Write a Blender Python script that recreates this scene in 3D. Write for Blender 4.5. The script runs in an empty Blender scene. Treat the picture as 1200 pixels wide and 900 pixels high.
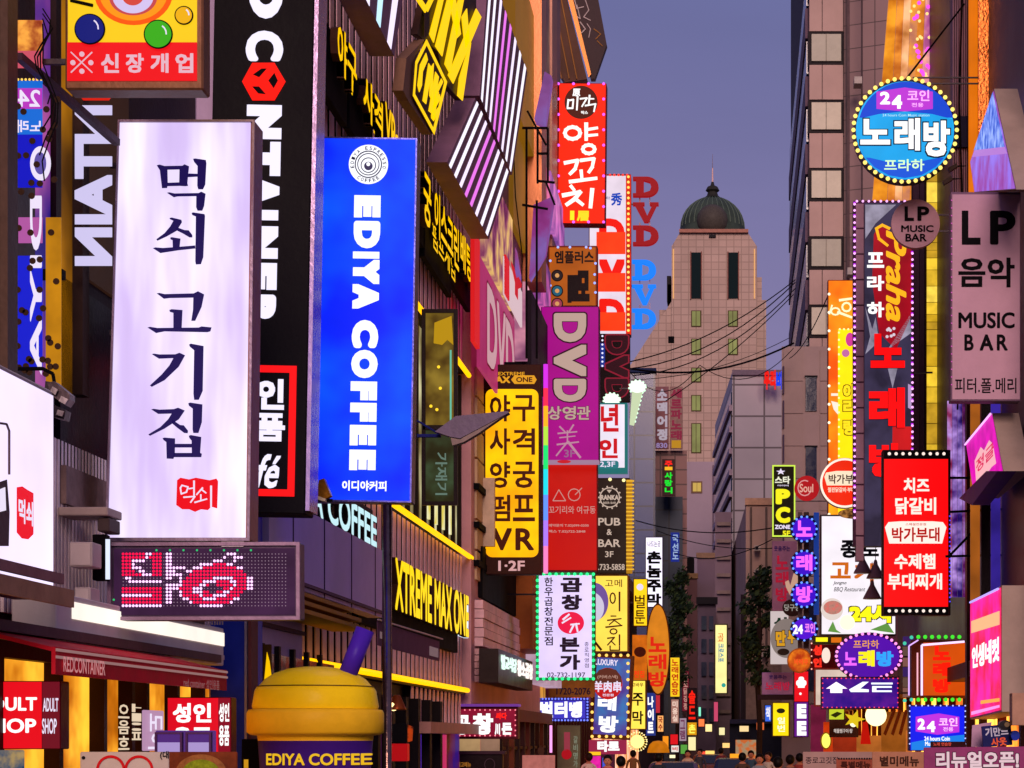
import bpy, bmesh, math, random
from mathutils import Vector, Matrix
random.seed(11)
SC = bpy.context.scene
COL = SC.collection
# ---------------------------------------------------------------- camera, sky, sun, exposure
FP = 2333.33                 # focal length in pixels of a 1200 px wide frame (70 mm)
CX, CY, CH = 860.0, 866.0, 2.2   # vanishing point of the street and camera height
XL, XR = -5.45, 4.8          # the two building lines
cam = bpy.data.cameras.new('camera'); cam.lens = 70; cam.sensor_width = 36; cam.sensor_fit = 'HORIZONTAL'
cam.shift_x = (600 - CX) / 1200; cam.shift_y = (CY - 450) / 1200
cam.clip_start = .1; cam.clip_end = 6000
co = bpy.data.objects.new('camera', cam); COL.objects.link(co)
co.location = (0, 0, CH); co.rotation_euler = (math.radians(90), 0, 0); SC.camera = co
w = bpy.data.worlds.new('World'); SC.world = w; w.use_nodes = True
nt = w.node_tree; bg = nt.nodes['Background']
sky = nt.nodes.new('ShaderNodeTexSky'); sky.sky_type = 'NISHITA'; sky.sun_disc = False
SUN_EL, SUN_AZ = math.radians(20), math.radians(186)
sky.sun_elevation = SUN_EL; sky.sun_rotation = SUN_AZ
tc = nt.nodes.new('ShaderNodeTexCoord'); sp = nt.nodes.new('ShaderNodeSeparateXYZ')
nt.links.new(tc.outputs['Generated'], sp.inputs[0])
rp = nt.nodes.new('ShaderNodeValToRGB'); nt.links.new(sp.outputs['Z'], rp.inputs[0])
rp.color_ramp.elements[0].position = 0.0; rp.color_ramp.elements[0].color = (.29, .205, .35, 1)
rp.color_ramp.elements[1].position = .36; rp.color_ramp.elements[1].color = (.15, .158, .36, 1)
sc_ = nt.nodes.new('ShaderNodeMixRGB'); sc_.blend_type = 'MULTIPLY'; sc_.inputs[0].default_value = 1
sc_.inputs[2].default_value = (.010, .010, .010, 1); nt.links.new(sky.outputs[0], sc_.inputs[1])
ad = nt.nodes.new('ShaderNodeMixRGB'); ad.blend_type = 'ADD'; ad.inputs[0].default_value = .35
cn = nt.nodes.new('ShaderNodeTexNoise'); cn.inputs['Scale'].default_value = 2.2; cn.inputs['Detail'].default_value = 5
mp = nt.nodes.new('ShaderNodeMapping'); mp.inputs['Scale'].default_value = (1, 1, 5); nt.links.new(tc.outputs['Generated'], mp.inputs[0]); nt.links.new(mp.outputs[0], cn.inputs[0])
cm = nt.nodes.new('ShaderNodeMapRange'); cm.inputs[1].default_value = .3; cm.inputs[2].default_value = .7; cm.inputs[3].default_value = .9; cm.inputs[4].default_value = 1.08; nt.links.new(cn.outputs[0], cm.inputs[0])
mu = nt.nodes.new('ShaderNodeMixRGB'); mu.blend_type = 'MULTIPLY'; mu.inputs[0].default_value = 1
nt.links.new(rp.outputs[0], mu.inputs[1]); nt.links.new(cm.outputs[0], mu.inputs[2])
nt.links.new(mu.outputs[0], ad.inputs[1]); nt.links.new(sc_.outputs[0], ad.inputs[2])
nt.links.new(ad.outputs[0], bg.inputs[0]); bg.inputs[1].default_value = 1.0
sun = bpy.data.lights.new('sun', 'SUN'); sun.energy = 3.0; sun.angle = math.radians(25); sun.color = (1, .70, .60)
so = bpy.data.objects.new('sun', sun); COL.objects.link(so); so.location = (0, -20, 60)
so.rotation_euler = (math.radians(70), 0, math.radians(6))
SC.view_settings.view_transform = 'Standard'; SC.view_settings.look = 'None'; SC.view_settings.exposure = 0; SC.view_settings.gamma = 1
SC.cycles.use_denoising = True; SC.cycles.max_bounces = 5; SC.cycles.diffuse_bounces = 3; SC.cycles.glossy_bounces = 3
SC.cycles.sample_clamp_indirect = 4; SC.cycles.caustics_reflective = False; SC.cycles.caustics_refractive = False

# ---------------------------------------------------------------- materials
def lin(h):
    h = h.lstrip('#'); r = [int(h[i:i + 2], 16) / 255 for i in (0, 2, 4)]
    return tuple(c / 12.92 if c <= .04045 else ((c + .055) / 1.055) ** 2.4 for c in r) + (1,)
_M = {}
def paint(h, rough=.55, var=.25, scale=3.0, metal=0, bump=.15, tex='Object'):
    """matt or metallic surface whose colour and gloss drift a little"""
    k = ('p', h, rough, var, scale, metal, bump)
    if k in _M: return _M[k]
    m = bpy.data.materials.new('paint_' + h[1:]); m.use_nodes = True; n = m.node_tree; b = n.nodes['Principled BSDF']
    t = n.nodes.new('ShaderNodeTexCoord'); z = n.nodes.new('ShaderNodeTexNoise'); z.inputs['Scale'].default_value = scale; z.inputs['Detail'].default_value = 7; z.inputs['Roughness'].default_value = .65
    n.links.new(t.outputs['Object'], z.inputs[0])
    r = n.nodes.new('ShaderNodeMapRange'); r.inputs[1].default_value = .3; r.inputs[2].default_value = .7; r.inputs[3].default_value = 1 - var; r.inputs[4].default_value = 1 + var * .6
    n.links.new(z.outputs[0], r.inputs[0])
    x = n.nodes.new('ShaderNodeMixRGB'); x.blend_type = 'MULTIPLY'; x.inputs[0].default_value = 1; x.inputs[1].default_value = lin(h); n.links.new(r.outputs[0], x.inputs[2])
    n.links.new(x.outputs[0], b.inputs['Base Color'])
    q = n.nodes.new('ShaderNodeMapRange'); q.inputs[3].default_value = max(.04, rough - .12); q.inputs[4].default_value = min(1, rough + .15); n.links.new(z.outputs[0], q.inputs[0]); n.links.new(q.outputs[0], b.inputs['Roughness'])
    b.inputs['Metallic'].default_value = metal; b.inputs['Specular IOR Level'].default_value = .2 if metal else .07
    if bump:
        z2 = n.nodes.new('ShaderNodeTexNoise'); z2.inputs['Scale'].default_value = 18; z2.inputs['Detail'].default_value = 4; n.links.new(t.outputs['Object'], z2.inputs[0])
        u = n.nodes.new('ShaderNodeBump'); u.inputs['Strength'].default_value = bump; u.inputs['Distance'].default_value = .02; n.links.new(z2.outputs[0], u.inputs['Height']); n.links.new(u.outputs[0], b.inputs['Normal'])
    _M[k] = m; return m
def lit(h, s=1.0, var=0.0, scale=1.2, sample=False, stretch=(1, 1, 1), h2=None):
    """translucent acrylic or lamp that gives off light"""
    k = ('l', h, s, var, scale, sample, stretch, h2)
    if k in _M: return _M[k]
    m = bpy.data.materials.new('lit_' + h[1:]); m.use_nodes = True; n = m.node_tree; b = n.nodes['Principled BSDF']
    c = lin(h); b.inputs['Base Color'].default_value = tuple(v * .06 for v in c[:3]) + (1,); b.inputs['Roughness'].default_value = .45; b.inputs['Specular IOR Level'].default_value = .06
    b.inputs['Emission Color'].default_value = c; b.inputs['Emission Strength'].default_value = s
    if var or h2:
        t = n.nodes.new('ShaderNodeTexCoord'); g = n.nodes.new('ShaderNodeMapping'); g.inputs['Scale'].default_value = stretch
        z = n.nodes.new('ShaderNodeTexNoise'); z.inputs['Scale'].default_value = scale; z.inputs['Detail'].default_value = 3
        n.links.new(t.outputs['Object'], g.inputs[0]); n.links.new(g.outputs[0], z.inputs[0])
        r = n.nodes.new('ShaderNodeMapRange'); r.inputs[1].default_value = .3; r.inputs[2].default_value = .7; r.inputs[3].default_value = s * (1 - var); r.inputs[4].default_value = s * (1 + var)
        n.links.new(z.outputs[0], r.inputs[0]); n.links.new(r.outputs[0], b.inputs['Emission Strength'])
        if h2:
            r2 = n.nodes.new('ShaderNodeValToRGB'); r2.color_ramp.elements[0].position = .38; r2.color_ramp.elements[1].position = .62
            r2.color_ramp.elements[0].color = c; r2.color_ramp.elements[1].color = lin(h2); n.links.new(z.outputs[0], r2.inputs[0]); n.links.new(r2.outputs[0], b.inputs['Emission Color'])
    if not sample: m.cycles.emission_sampling = 'NONE'
    _M[k] = m; return m
def glow(h, s=1.0, var=0.0, **kw): return lit(h, s * 1.15, var, sample=True, **kw)
def glass(h, rough=.08, alpha=1):
    k = ('g', h, rough, alpha)
    if k in _M: return _M[k]
    m = bpy.data.materials.new('glass_' + h[1:]); m.use_nodes = True; n = m.node_tree; b = n.nodes['Principled BSDF']
    b.inputs['Base Color'].default_value = lin(h); b.inputs['Roughness'].default_value = rough; b.inputs['Specular IOR Level'].default_value = .6; b.inputs['Alpha'].default_value = alpha
    t = n.nodes.new('ShaderNodeTexCoord'); z = n.nodes.new('ShaderNodeTexNoise'); z.inputs['Scale'].default_value = 1.3; n.links.new(t.outputs['Object'], z.inputs[0])
    u = n.nodes.new('ShaderNodeBump'); u.inputs['Strength'].default_value = .12; u.inputs['Distance'].default_value = .05; n.links.new(z.outputs[0], u.inputs['Height']); n.links.new(u.outputs[0], b.inputs['Normal'])
    _M[k] = m; return m

# ---------------------------------------------------------------- mesh builder
class MB:
    def __init__(s): s.v = []; s.f = []
    def add(s, vs, fs):
        n = len(s.v); s.v += [tuple(v) for v in vs]; s.f += [tuple(i + n for i in f) for f in fs]; return s
    def box(s, x0, x1, y0, y1, z0, z1):
        if x0 > x1: x0, x1 = x1, x0
        if y0 > y1: y0, y1 = y1, y0
        if z0 > z1: z0, z1 = z1, z0
        return s.add([(x0, y0, z0), (x1, y0, z0), (x1, y1, z0), (x0, y1, z0), (x0, y0, z1), (x1, y0, z1), (x1, y1, z1), (x0, y1, z1)],
                     [(0, 3, 2, 1), (4, 5, 6, 7), (0, 1, 5, 4), (1, 2, 6, 5), (2, 3, 7, 6), (3, 0, 4, 7)])
    def prism(s, pts, y0, y1):           # pts (x, z), front at y0 (the smaller y)
        a = sum(pts[i][0] * pts[(i + 1) % len(pts)][1] - pts[(i + 1) % len(pts)][0] * pts[i][1] for i in range(len(pts)))
        if a < 0: pts = pts[::-1]
        n = len(pts)
        return s.add([(p[0], y0, p[1]) for p in pts] + [(p[0], y1, p[1]) for p in pts],
                     [tuple(range(n)), tuple(range(2 * n - 1, n - 1, -1))] + [(i, i + n, (i + 1) % n + n, (i + 1) % n) for i in range(n)])
    def slab(s, pts, z0, z1):            # pts (x, y) footprint
        a = sum(pts[i][0] * pts[(i + 1) % len(pts)][1] - pts[(i + 1) % len(pts)][0] * pts[i][1] for i in range(len(pts)))
        if a < 0: pts = pts[::-1]
        n = len(pts)
        return s.add([(p[0], p[1], z0) for p in pts] + [(p[0], p[1], z1) for p in pts],
                     [tuple(range(n - 1, -1, -1)), tuple(range(n, 2 * n))] + [(i, (i + 1) % n, (i + 1) % n + n, i + n) for i in range(n)])
    def tube(s, a, b, r, n=6, r2=None):
        a = Vector(a); b = Vector(b); d = b - a
        if d.length < 1e-6: return s
        d.normalize(); u = d.orthogonal().normalized(); v = d.cross(u); r2 = r if r2 is None else r2
        vs = [a + (u * math.cos(2 * math.pi * i / n) + v * math.sin(2 * math.pi * i / n)) * r for i in range(n)]
        vs += [b + (u * math.cos(2 * math.pi * i / n) + v * math.sin(2 * math.pi * i / n)) * r2 for i in range(n)]
        return s.add(vs, [(i, (i + 1) % n, (i + 1) % n + n, i + n) for i in range(n)] + [tuple(range(n - 1, -1, -1)), tuple(range(n, 2 * n))])
    def path(s, pts, r, n=6):
        for a, b in zip(pts, pts[1:]): s.tube(a, b, r, n)
        return s
    def ball(s, c, r, n=8, m=5, sz=1):
        vs = []; fs = []
        for j in range(m + 1):
            t = math.pi * j / m
            for i in range(n):
                p = 2 * math.pi * i / n; vs.append((c[0] + r * math.sin(t) * math.cos(p), c[1] + r * math.sin(t) * math.sin(p), c[2] + r * sz * math.cos(t)))
        for j in range(m):
            for i in range(n): fs.append((j * n + i, (j + 1) * n + i, (j + 1) * n + (i + 1) % n, j * n + (i + 1) % n))
        return s.add(vs, fs)
    def lathe(s, prof, n=24, c=(0, 0)):
        vs = [(c[0] + r * math.cos(2 * math.pi * i / n), c[1] + r * math.sin(2 * math.pi * i / n), z) for r, z in prof for i in range(n)]
        fs = [(j * n + i, j * n + (i + 1) % n, (j + 1) * n + (i + 1) % n, (j + 1) * n + i) for j in range(len(prof) - 1) for i in range(n)]
        return s.add(vs, fs + [tuple(range((len(prof) - 1) * n, len(prof) * n))])
    def bulb(s, c, r):
        return s.ball(c, r * .95, 6, 4)
    def build(s, name, mat, parent=None, kind=None, bevel=0, smooth=False, label=None):
        me = bpy.data.meshes.new(name); me.from_pydata(s.v, [], s.f); me.materials.append(mat)
        if bevel:
            bm = bmesh.new(); bm.from_mesh(me); bmesh.ops.bevel(bm, geom=list(bm.edges), offset=bevel, segments=1, affect='EDGES'); bm.to_mesh(me); bm.free()
        if smooth:
            me.shade_smooth()
        o = bpy.data.objects.new(name, me); COL.objects.link(o)
        if parent: o.parent = parent
        if kind: o['kind'] = kind
        if label: o['label'] = label
        return o
def tag(o, label=None, cat=None, group=None, kind=None):
    if label: o['label'] = label
    if cat: o['category'] = cat
    if group: o['group'] = group
    if kind: o['kind'] = kind
    return o
def empty(name, loc=(0, 0, 0), rz=0, **kw):
    o = bpy.data.objects.new(name, None); COL.objects.link(o); o.location = loc; o.rotation_euler = (0, 0, rz); o.empty_display_size = .2
    return tag(o, **kw)
def copytree(o, parent=None):
    c = o.copy(); COL.objects.link(c); c.parent = parent
    for ch in list(o.children): copytree(ch, c)
    return c
def W(px, py, Y): return Vector(((px - CX) / FP * Y, Y, CH + (CY - py) / FP * Y))

# ---------------------------------------------------------------- lettering
_T = {}; _C = {}
def glyphs(body, bold, ext):
    bold = round(bold * .62, 4)
    k = (body, bold, ext)
    if k in _T: return _T[k]
    if 'o' not in _C: _C['c'] = bpy.data.curves.new('glyph_source', 'FONT'); _C['o'] = bpy.data.objects.new('glyph_source', _C['c'])
    c = _C['c']; o = _C['o']; c.body = body; c.resolution_u = 4 if body.isascii() else 2; c.offset = bold if bold <= .014 else 0; c.extrude = .05 if ext else 0
    me = o.to_mesh()
    v = [tuple(p.co) for p in me.vertices]; f = [tuple(p.vertices) for p in me.polygons]; o.to_mesh_clear()
    if bold > .014:
        r = bold; V = []; Fc = []; rnd = any(ch in 'CODRSGJUPB023689&é' for ch in body) and body.isascii()
        for q, (dx, dy) in enumerate([(math.cos(a * math.pi / 7), math.sin(a * math.pi / 7)) for a in (range(14) if bold < .05 else [z_ / 2 for z_ in range(28)])] if rnd else [((q_ % 6) / 3 - 1, -1) if q_ < 6 else (1, (q_ % 6) / 3 - 1) if q_ < 12 else (1 - (q_ % 6) / 3, 1) if q_ < 18 else (-1, 1 - (q_ % 6) / 3) for q_ in range(24)] if bold > .045 and body.isascii() else ((1, 1), (1, -1), (-1, 1), (-1, -1), (1, 0), (-1, 0), (0, 1), (0, -1))):
            n = len(V)
            V += [(x + r * dx, y + r * dy, z + q * .0006) for x, y, z in v]; Fc += [tuple(i + n for i in g) for g in f]
        v, f = V, Fc
    _T[k] = (v, f); return _T[k]

# ---------------------------------------------------------------- sign: an Empty with its parts, placed square to the street (Y) or flat along a wall (X)
class Sign:
    def __init__(s, name, label, cat, box, Y=None, X=None, group=None, roll=0, yaw=0):
        s.Y, s.X, s.roll, s.D = Y, X, roll, None; x0, y0, x1, y1 = box; s.b = box
        if X is None:
            s.o = W((x0 + x1) / 2, y1, Y); rz = yaw; s.k = Y / FP
        else:
            Ya = FP * X / (x0 - CX); s.o = Vector((X, Ya, CH + (CY - y1) / FP * Ya)); rz = math.pi / 2 if X < 0 else -math.pi / 2; s.k = Ya / FP
        s.root = empty(name, s.o, rz, label=label, cat=cat, group=group)
        s.root.rotation_euler = (0, roll, rz) if X is None else (0, 0, rz)
    def l(s, px, py):
        if s.X is None:
            a, b = (px - (s.b[0] + s.b[2]) / 2) * s.k, (s.b[3] - py) * s.k; r = s.roll
            return (a * math.cos(r) - b * math.sin(r), a * math.sin(r) + b * math.cos(r)) if r else (a, b)
        Yp = FP * s.X / (px - CX); return ((Yp - s.o.y) * (1 if s.X < 0 else -1), CH + (CY - py) / FP * Yp - s.o.z)
    def R(s, x0, y0, x1, y1):
        a = s.l(x0, y1); b = s.l(x0, y0); c = s.l(x1, y1); return a[0], c[0], a[1], b[1]
    def box(s, x0, y0, x1, y1, mat, f=0, d=.2, name='body', bevel=.008, **kw):   # front face at y = f, depth d
        if name in ('body', 'casing') and s.D is None: s.D = f + d
        a, b, c, e = s.R(x0, y0, x1, y1); return MB().box(a, b, f, f + d, c, e).build(name, mat, s.root, bevel=bevel, **kw)
    def face(s, x0, y0, x1, y1, mat, lay=1, d=.004, name='face', **kw):
        a, b, c, e = s.R(x0, y0, x1, y1)
        if s.D and s.X is None and mat.cycles.emission_sampling != 'NONE':     # projecting light boxes are lit on both sides
            MB().box(a, b, s.D + .002, s.D + .008, c, e).build('back_face', mat, s.root)
        return MB().box(a, b, -.005 * lay - d, -.005 * (lay - 1) - .001, c, e).build(name, mat, s.root, **kw)
    def poly(s, pts, mat, lay=1, d=.004, name='panel', **kw):
        return MB().prism([s.l(*p) for p in pts], -.005 * lay - d, -.005 * (lay - 1) - .001).build(name, mat, s.root, **kw)
    def polys(s, lst, mat, lay=1, d=.004, name='emblem', **kw):
        if name in ('lens', 'streak_print', 'food_print'): return [s.poly(pts, mat, lay, d, name, **kw) for pts in lst]
        m = MB()
        for pts in lst: m.prism([s.l(*p) for p in pts], -.005 * lay - d, -.005 * (lay - 1) - .001)
        return m.build(name, mat, s.root, **kw)
    def disc(s, cx, cy, r, mat, ry=None, lay=1, d=.004, name='disc', n=36, **kw):
        ry = ry or r
        return s.poly([(cx + r * math.cos(2 * math.pi * i / n), cy + ry * math.sin(2 * math.pi * i / n)) for i in range(n)], mat, lay, d, name, **kw)
    def discbody(s, cx, cy, r, mat, ry=None, d=.2, name='body', n=40, f=0):
        ry = ry or r
        return MB().prism([s.l(cx + r * math.cos(2 * math.pi * i / n), cy + ry * math.sin(2 * math.pi * i / n)) for i in range(n)], f, f + d).build(name, mat, s.root)
    def ring(s, cx, cy, r, wd, mat, ry=None, lay=1, name='ring', n=40, **kw):
        ry = ry or r; m = MB(); P = []
        for i in range(n):
            a = 2 * math.pi * i / n; P.append((s.l(cx + r * math.cos(a), cy + ry * math.sin(a)), s.l(cx + (r - wd) * math.cos(a), cy + (ry - wd) * math.sin(a))))
        y = -.005 * lay - .004; vs = []; fs = []
        for (a, b) in P: vs += [(a[0], y, a[1]), (b[0], y, b[1]), (a[0], y + .006, a[1]), (b[0], y + .006, b[1])]
        for i in range(n):
            j = (i + 1) % n; fs += [(4 * i, 4 * j, 4 * j + 1, 4 * i + 1), (4 * i, 4 * i + 2, 4 * j + 2, 4 * j), (4 * i + 1, 4 * j + 1, 4 * j + 3, 4 * i + 3)]
        return m.add(vs, fs).build(name, mat, s.root, **kw)
    def frame(s, x0, y0, x1, y1, wd, mat, f=-.02, d=.05, name='frame', **kw):
        a, b, c, e = s.R(x0, y0, x1, y1); t = wd * s.k; m = MB()
        m.box(a, b, f, f + d, e - t, e).box(a, b, f, f + d, c, c + t).box(a, a + t, f, f + d, c + t, e - t).box(b - t, b, f, f + d, c + t, e - t)
        return m.build(name, mat, s.root, **kw)
    def tx(s, body, x0, y0, x1, y1, mat, bold=.03, lay=2, rot=0, d=.004, mir=False, name='lettering', ext=False, shear=0, out=None, ow=.03, **kw):
        if out: s.tx(body, x0, y0, x1, y1, out, bold + ow, lay, rot, d, mir, 'lettering_outline', ext, shear, grow=ow); lay += 1
        g = kw.pop('grow', 0)
        if ext and mat.name.startswith('lit'):
            s.tx(body, x0, y0, x1, y1, BROWN, bold + .012, lay, rot, d, mir, 'letter_return', True, shear); s.tx(body, x0, y0, x1, y1, mat, bold, lay + d / .005 + .6, rot, .003, mir, name, False, shear); return
        v, f = glyphs(body, bold, ext)
        if not v: return None
        xs = [p[0] + shear * p[1] for p in v]; ys = [p[1] for p in v]; X0, X1, Y0, Y1 = min(xs) + g, max(xs) - g, min(ys) + g, max(ys) - g
        a, b, c, e = s.R(x0, y0, x1, y1); vs = []
        Z = [p[2] for p in v]; zm, zM = min(Z), max(Z); base = -.005 * lay - d
        for (px, (_, py, pz)) in zip(xs, v):
            u = (px - X0) / (X1 - X0 or 1); t = (py - Y0) / (Y1 - Y0 or 1)
            if mir and rot: t = 1 - t
            elif mir: u = 1 - u
            y = base + (zM - pz) / ((zM - zm) or 1) * (d - .001 if (ext or zM > zm) else 0)
            if rot == 90: vs.append((a + t * (b - a), y, e - u * (e - c)))
            elif rot == -90: vs.append((b - t * (b - a), y, c + u * (e - c)))
            elif rot == 180: vs.append((b - u * (b - a), y, e - t * (e - c)))
            else: vs.append((a + u * (b - a), y, c + t * (e - c)))
        return MB().add(vs, f).build(name, mat, s.root, **kw)
    def col(s, chars, x0, y0, x1, y1, mat, gap=.12, **kw):
        h = (y1 - y0) / len(chars)
        for i, ch in enumerate(chars):
            if ch != ' ': s.tx(ch, x0, y0 + h * i + h * gap / 2, x1, y0 + h * (i + 1) - h * gap / 2, mat, **kw)
    def stroke(s, pts, wd, mat, lay=2, name='stroke', r=None, **kw):       # neon tube or brush line through pixel points
        y = -.005 * lay - .004 - wd * s.k / 2; P = [s.l(*p) for p in pts]
        return MB().path([(p[0], y, p[1]) for p in P], wd * s.k / 2, 6).build(name, mat, s.root, **kw)
    def brush(s, lst, mat, lay=2, name='lettering', **kw):   # lst of (points, width px): flat brush strokes, wide then thin
        m = MB(); k = 0
        for pts, wd in lst:
            P = [Vector(s.l(*p)) for p in pts]; h = wd * s.k / 2
            for i, (a, b) in enumerate(zip(P, P[1:])):
                t = (b - a).normalized() * h; q = Vector((-t.y, t.x)); y = -.005 * lay - .003 - k * .0002; k += 1
                m.prism([tuple(a - q - t * .6), tuple(b - q * .85 + t * .5), tuple(b + q * .85 + t * .5), tuple(a + q - t * .6)], y, y + .004)
        return m.build(name, mat, s.root, **kw)
    def bulbs(s, pts, r, mat, lay=2, name='bulbs'):
        m = MB()
        for p in pts:
            q = s.l(*p); m.bulb((q[0], -.005 * lay - r * s.k * .6, q[1]), r * s.k)
        return m.build(name, mat, s.root, kind='stuff')
    def rim(s, x0, y0, x1, y1, nx, ny, r, mats, lay=2, top=True, bottom=True, left=True, right=True):
        P = []
        if top: P += [(x0 + (x1 - x0) * i / nx, y0) for i in range(nx + 1)]
        if right: P += [(x1, y0 + (y1 - y0) * i / ny) for i in range(1, ny)]
        if bottom: P += [(x1 - (x1 - x0) * i / nx, y1) for i in range(nx + 1)]
        if left: P += [(x0, y1 - (y1 - y0) * i / ny) for i in range(1, ny)]
        if not isinstance(mats, (list, tuple)): mats = [mats]
        for j, mt in enumerate(mats): s.bulbs(P[j::len(mats)], r, mt, lay)
    def arms(s, side, zs=(.15, .85), mat=None, wall=None):
        """steel brackets that carry a projecting sign from the wall"""
        x0, y0, x1, y1 = s.b; a, b, c, e = s.R(x0, y0, x1, y1); wall = wall if wall is not None else (XL if side < 0 else XR)
        tgt = wall - s.o.x; src = a if side < 0 else b
        if abs(tgt - src) < .05: return
        for z in zs:
            zz = c + (e - c) * z; MB().box(src, tgt, .08, .12, zz - .02, zz + .02).build('bracket', STEEL, s.root)
STEEL = paint('#3a3238', .45, .2, 4, .6)
DARK = paint('#17131a', .5, .2); BLACK = paint('#0a080c', .8, .1)
ALU = paint('#9a8f98', .35, .15, 4, .7); CREAM = paint('#a89488', .6, .2)
WOOD = paint('#5a3420', .6, .3); BROWN = paint('#3a2018', .5, .25)
WHT = lit('#ffffff', 1.15); WHT2 = lit('#f2e6ff', .95)
# ================================================================ setting: ground, street
pave = bpy.data.materials.new('street_asphalt'); pave.use_nodes = True
def brick_mat(m, c1, c2, mortar, scale, bw=.5, rh=.25, rough=.7, bump=.3, coord='Object', rot=None):
    n = m.node_tree; b = n.nodes['Principled BSDF']; t = n.nodes.new('ShaderNodeTexCoord'); g = n.nodes.new('ShaderNodeMapping')
    if rot: g.inputs['Rotation'].default_value = rot
    k = n.nodes.new('ShaderNodeTexBrick'); k.inputs['Color1'].default_value = lin(c1); k.inputs['Color2'].default_value = lin(c2); k.inputs['Mortar'].default_value = lin(mortar)
    k.inputs['Scale'].default_value = scale; k.inputs['Brick Width'].default_value = bw; k.inputs['Row Height'].default_value = rh; k.inputs['Mortar Size'].default_value = .015; k.offset = 0
    n.links.new(t.outputs[coord], g.inputs[0]); n.links.new(g.outputs[0], k.inputs[0]); n.links.new(k.outputs[0], b.inputs['Base Color']); b.inputs['Roughness'].default_value = rough
    return m
nn = pave.node_tree; bb = nn.nodes['Principled BSDF']; bb.inputs['Base Color'].default_value = (.05, .05, .055, 1); bb.inputs['Roughness'].default_value = .45
MB().box(-1500, 1500, -60, 3500, -.3, 0).build('ground', paint('#3c3a3e', .6, .2, .6), kind='structure')
MB().box(-3.4, 3.2, -20, 420, .004, .008).build('road', paint('#39383c', .4, .3, 1.2), kind='structure')
MB().box(-5.5, -3.4, -20, 420, .0, .13).build('pavement', paint('#6b5f5c', .6, .3, 2), kind='structure')
MB().box(3.2, 6, -20, 420, .0, .13).build('pavement', paint('#6b5f5c', .6, .3, 2), kind='structure')

def tower_tiles(h1, h2, mo, scale, bw, rh, name):
    """cladding too far off to pick its tiles apart: joint grid in the material"""
    m = bpy.data.materials.new(name); m.use_nodes = True; n = m.node_tree; b = n.nodes['Principled BSDF']
    g = n.nodes.new('ShaderNodeNewGeometry'); s = n.nodes.new('ShaderNodeSeparateXYZ'); n.links.new(g.outputs['Position'], s.inputs[0])
    s2 = n.nodes.new('ShaderNodeSeparateXYZ'); n.links.new(g.outputs['Normal'], s2.inputs[0])
    a = n.nodes.new('ShaderNodeMath'); a.operation = 'ABSOLUTE'; n.links.new(s2.outputs[0], a.inputs[0])
    gt = n.nodes.new('ShaderNodeMath'); gt.operation = 'GREATER_THAN'; gt.inputs[1].default_value = .7; n.links.new(a.outputs[0], gt.inputs[0])
    mx = n.nodes.new('ShaderNodeMix'); mx.data_type = 'FLOAT'; n.links.new(gt.outputs[0], mx.inputs[0]); n.links.new(s.outputs[0], mx.inputs[2]); n.links.new(s.outputs[1], mx.inputs[3])
    c = n.nodes.new('ShaderNodeCombineXYZ'); n.links.new(mx.outputs[0], c.inputs[0]); n.links.new(s.outputs[2], c.inputs[1])
    k = n.nodes.new('ShaderNodeTexBrick'); k.offset = 0; k.inputs['Color1'].default_value = lin(h1); k.inputs['Color2'].default_value = lin(h2); k.inputs['Mortar'].default_value = lin(mo)
    k.inputs['Scale'].default_value = 1; k.inputs['Brick Width'].default_value = bw; k.inputs['Row Height'].default_value = rh; k.inputs['Mortar Size'].default_value = scale; k.inputs['Mortar Smooth'].default_value = .3
    n.links.new(c.outputs[0], k.inputs[0])
    z = n.nodes.new('ShaderNodeTexNoise'); z.inputs['Scale'].default_value = .15; z.inputs['Detail'].default_value = 6; n.links.new(g.outputs['Position'], z.inputs[0])
    r = n.nodes.new('ShaderNodeMapRange'); r.inputs[3].default_value = .65; r.inputs[4].default_value = 1.3; n.links.new(z.outputs[0], r.inputs[0])
    x = n.nodes.new('ShaderNodeMixRGB'); x.blend_type = 'MULTIPLY'; x.inputs[0].default_value = 1; n.links.new(k.outputs[0], x.inputs[1]); n.links.new(r.outputs[0], x.inputs[2]); n.links.new(x.outputs[0], b.inputs['Base Color']); b.inputs['Roughness'].default_value = .55
    return m

def block(name, label, foot, ytop, Yref, mat, cat='building', z0=0, group=None):
    """building of a given footprint [(px, Y) ...] up to the height of picture row ytop at distance Yref"""
    pts = [((px - CX) / FP * Y, Y) for px, Y in foot]; z1 = CH + (CY - ytop) / FP * Yref
    cx = sum(p[0] for p in pts) / len(pts); cy = sum(p[1] for p in pts) / len(pts)
    r = empty(name, (cx, cy, z0), label=label, cat=cat, group=group)
    MB().slab([(p[0] - cx, p[1] - cy) for p in pts], 0, z1 - z0).build('wall', mat, r)
    return r
def on(r, m_, name, mat, **kw):       # part given in world coordinates
    c = r.location; m_.v = [(v[0] - c.x, v[1] - c.y, v[2] - c.z) for v in m_.v]; return m_.build(name, mat, r, **kw)
def fr(px0, py0, px1, py1, Y, d0=-.1, d1=.05):    # box seen square-on
    a = W(px0, py1, Y); b = W(px1, py0, Y); return MB().box(a.x, b.x, Y + d0, Y + d1, a.z, b.z)

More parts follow.
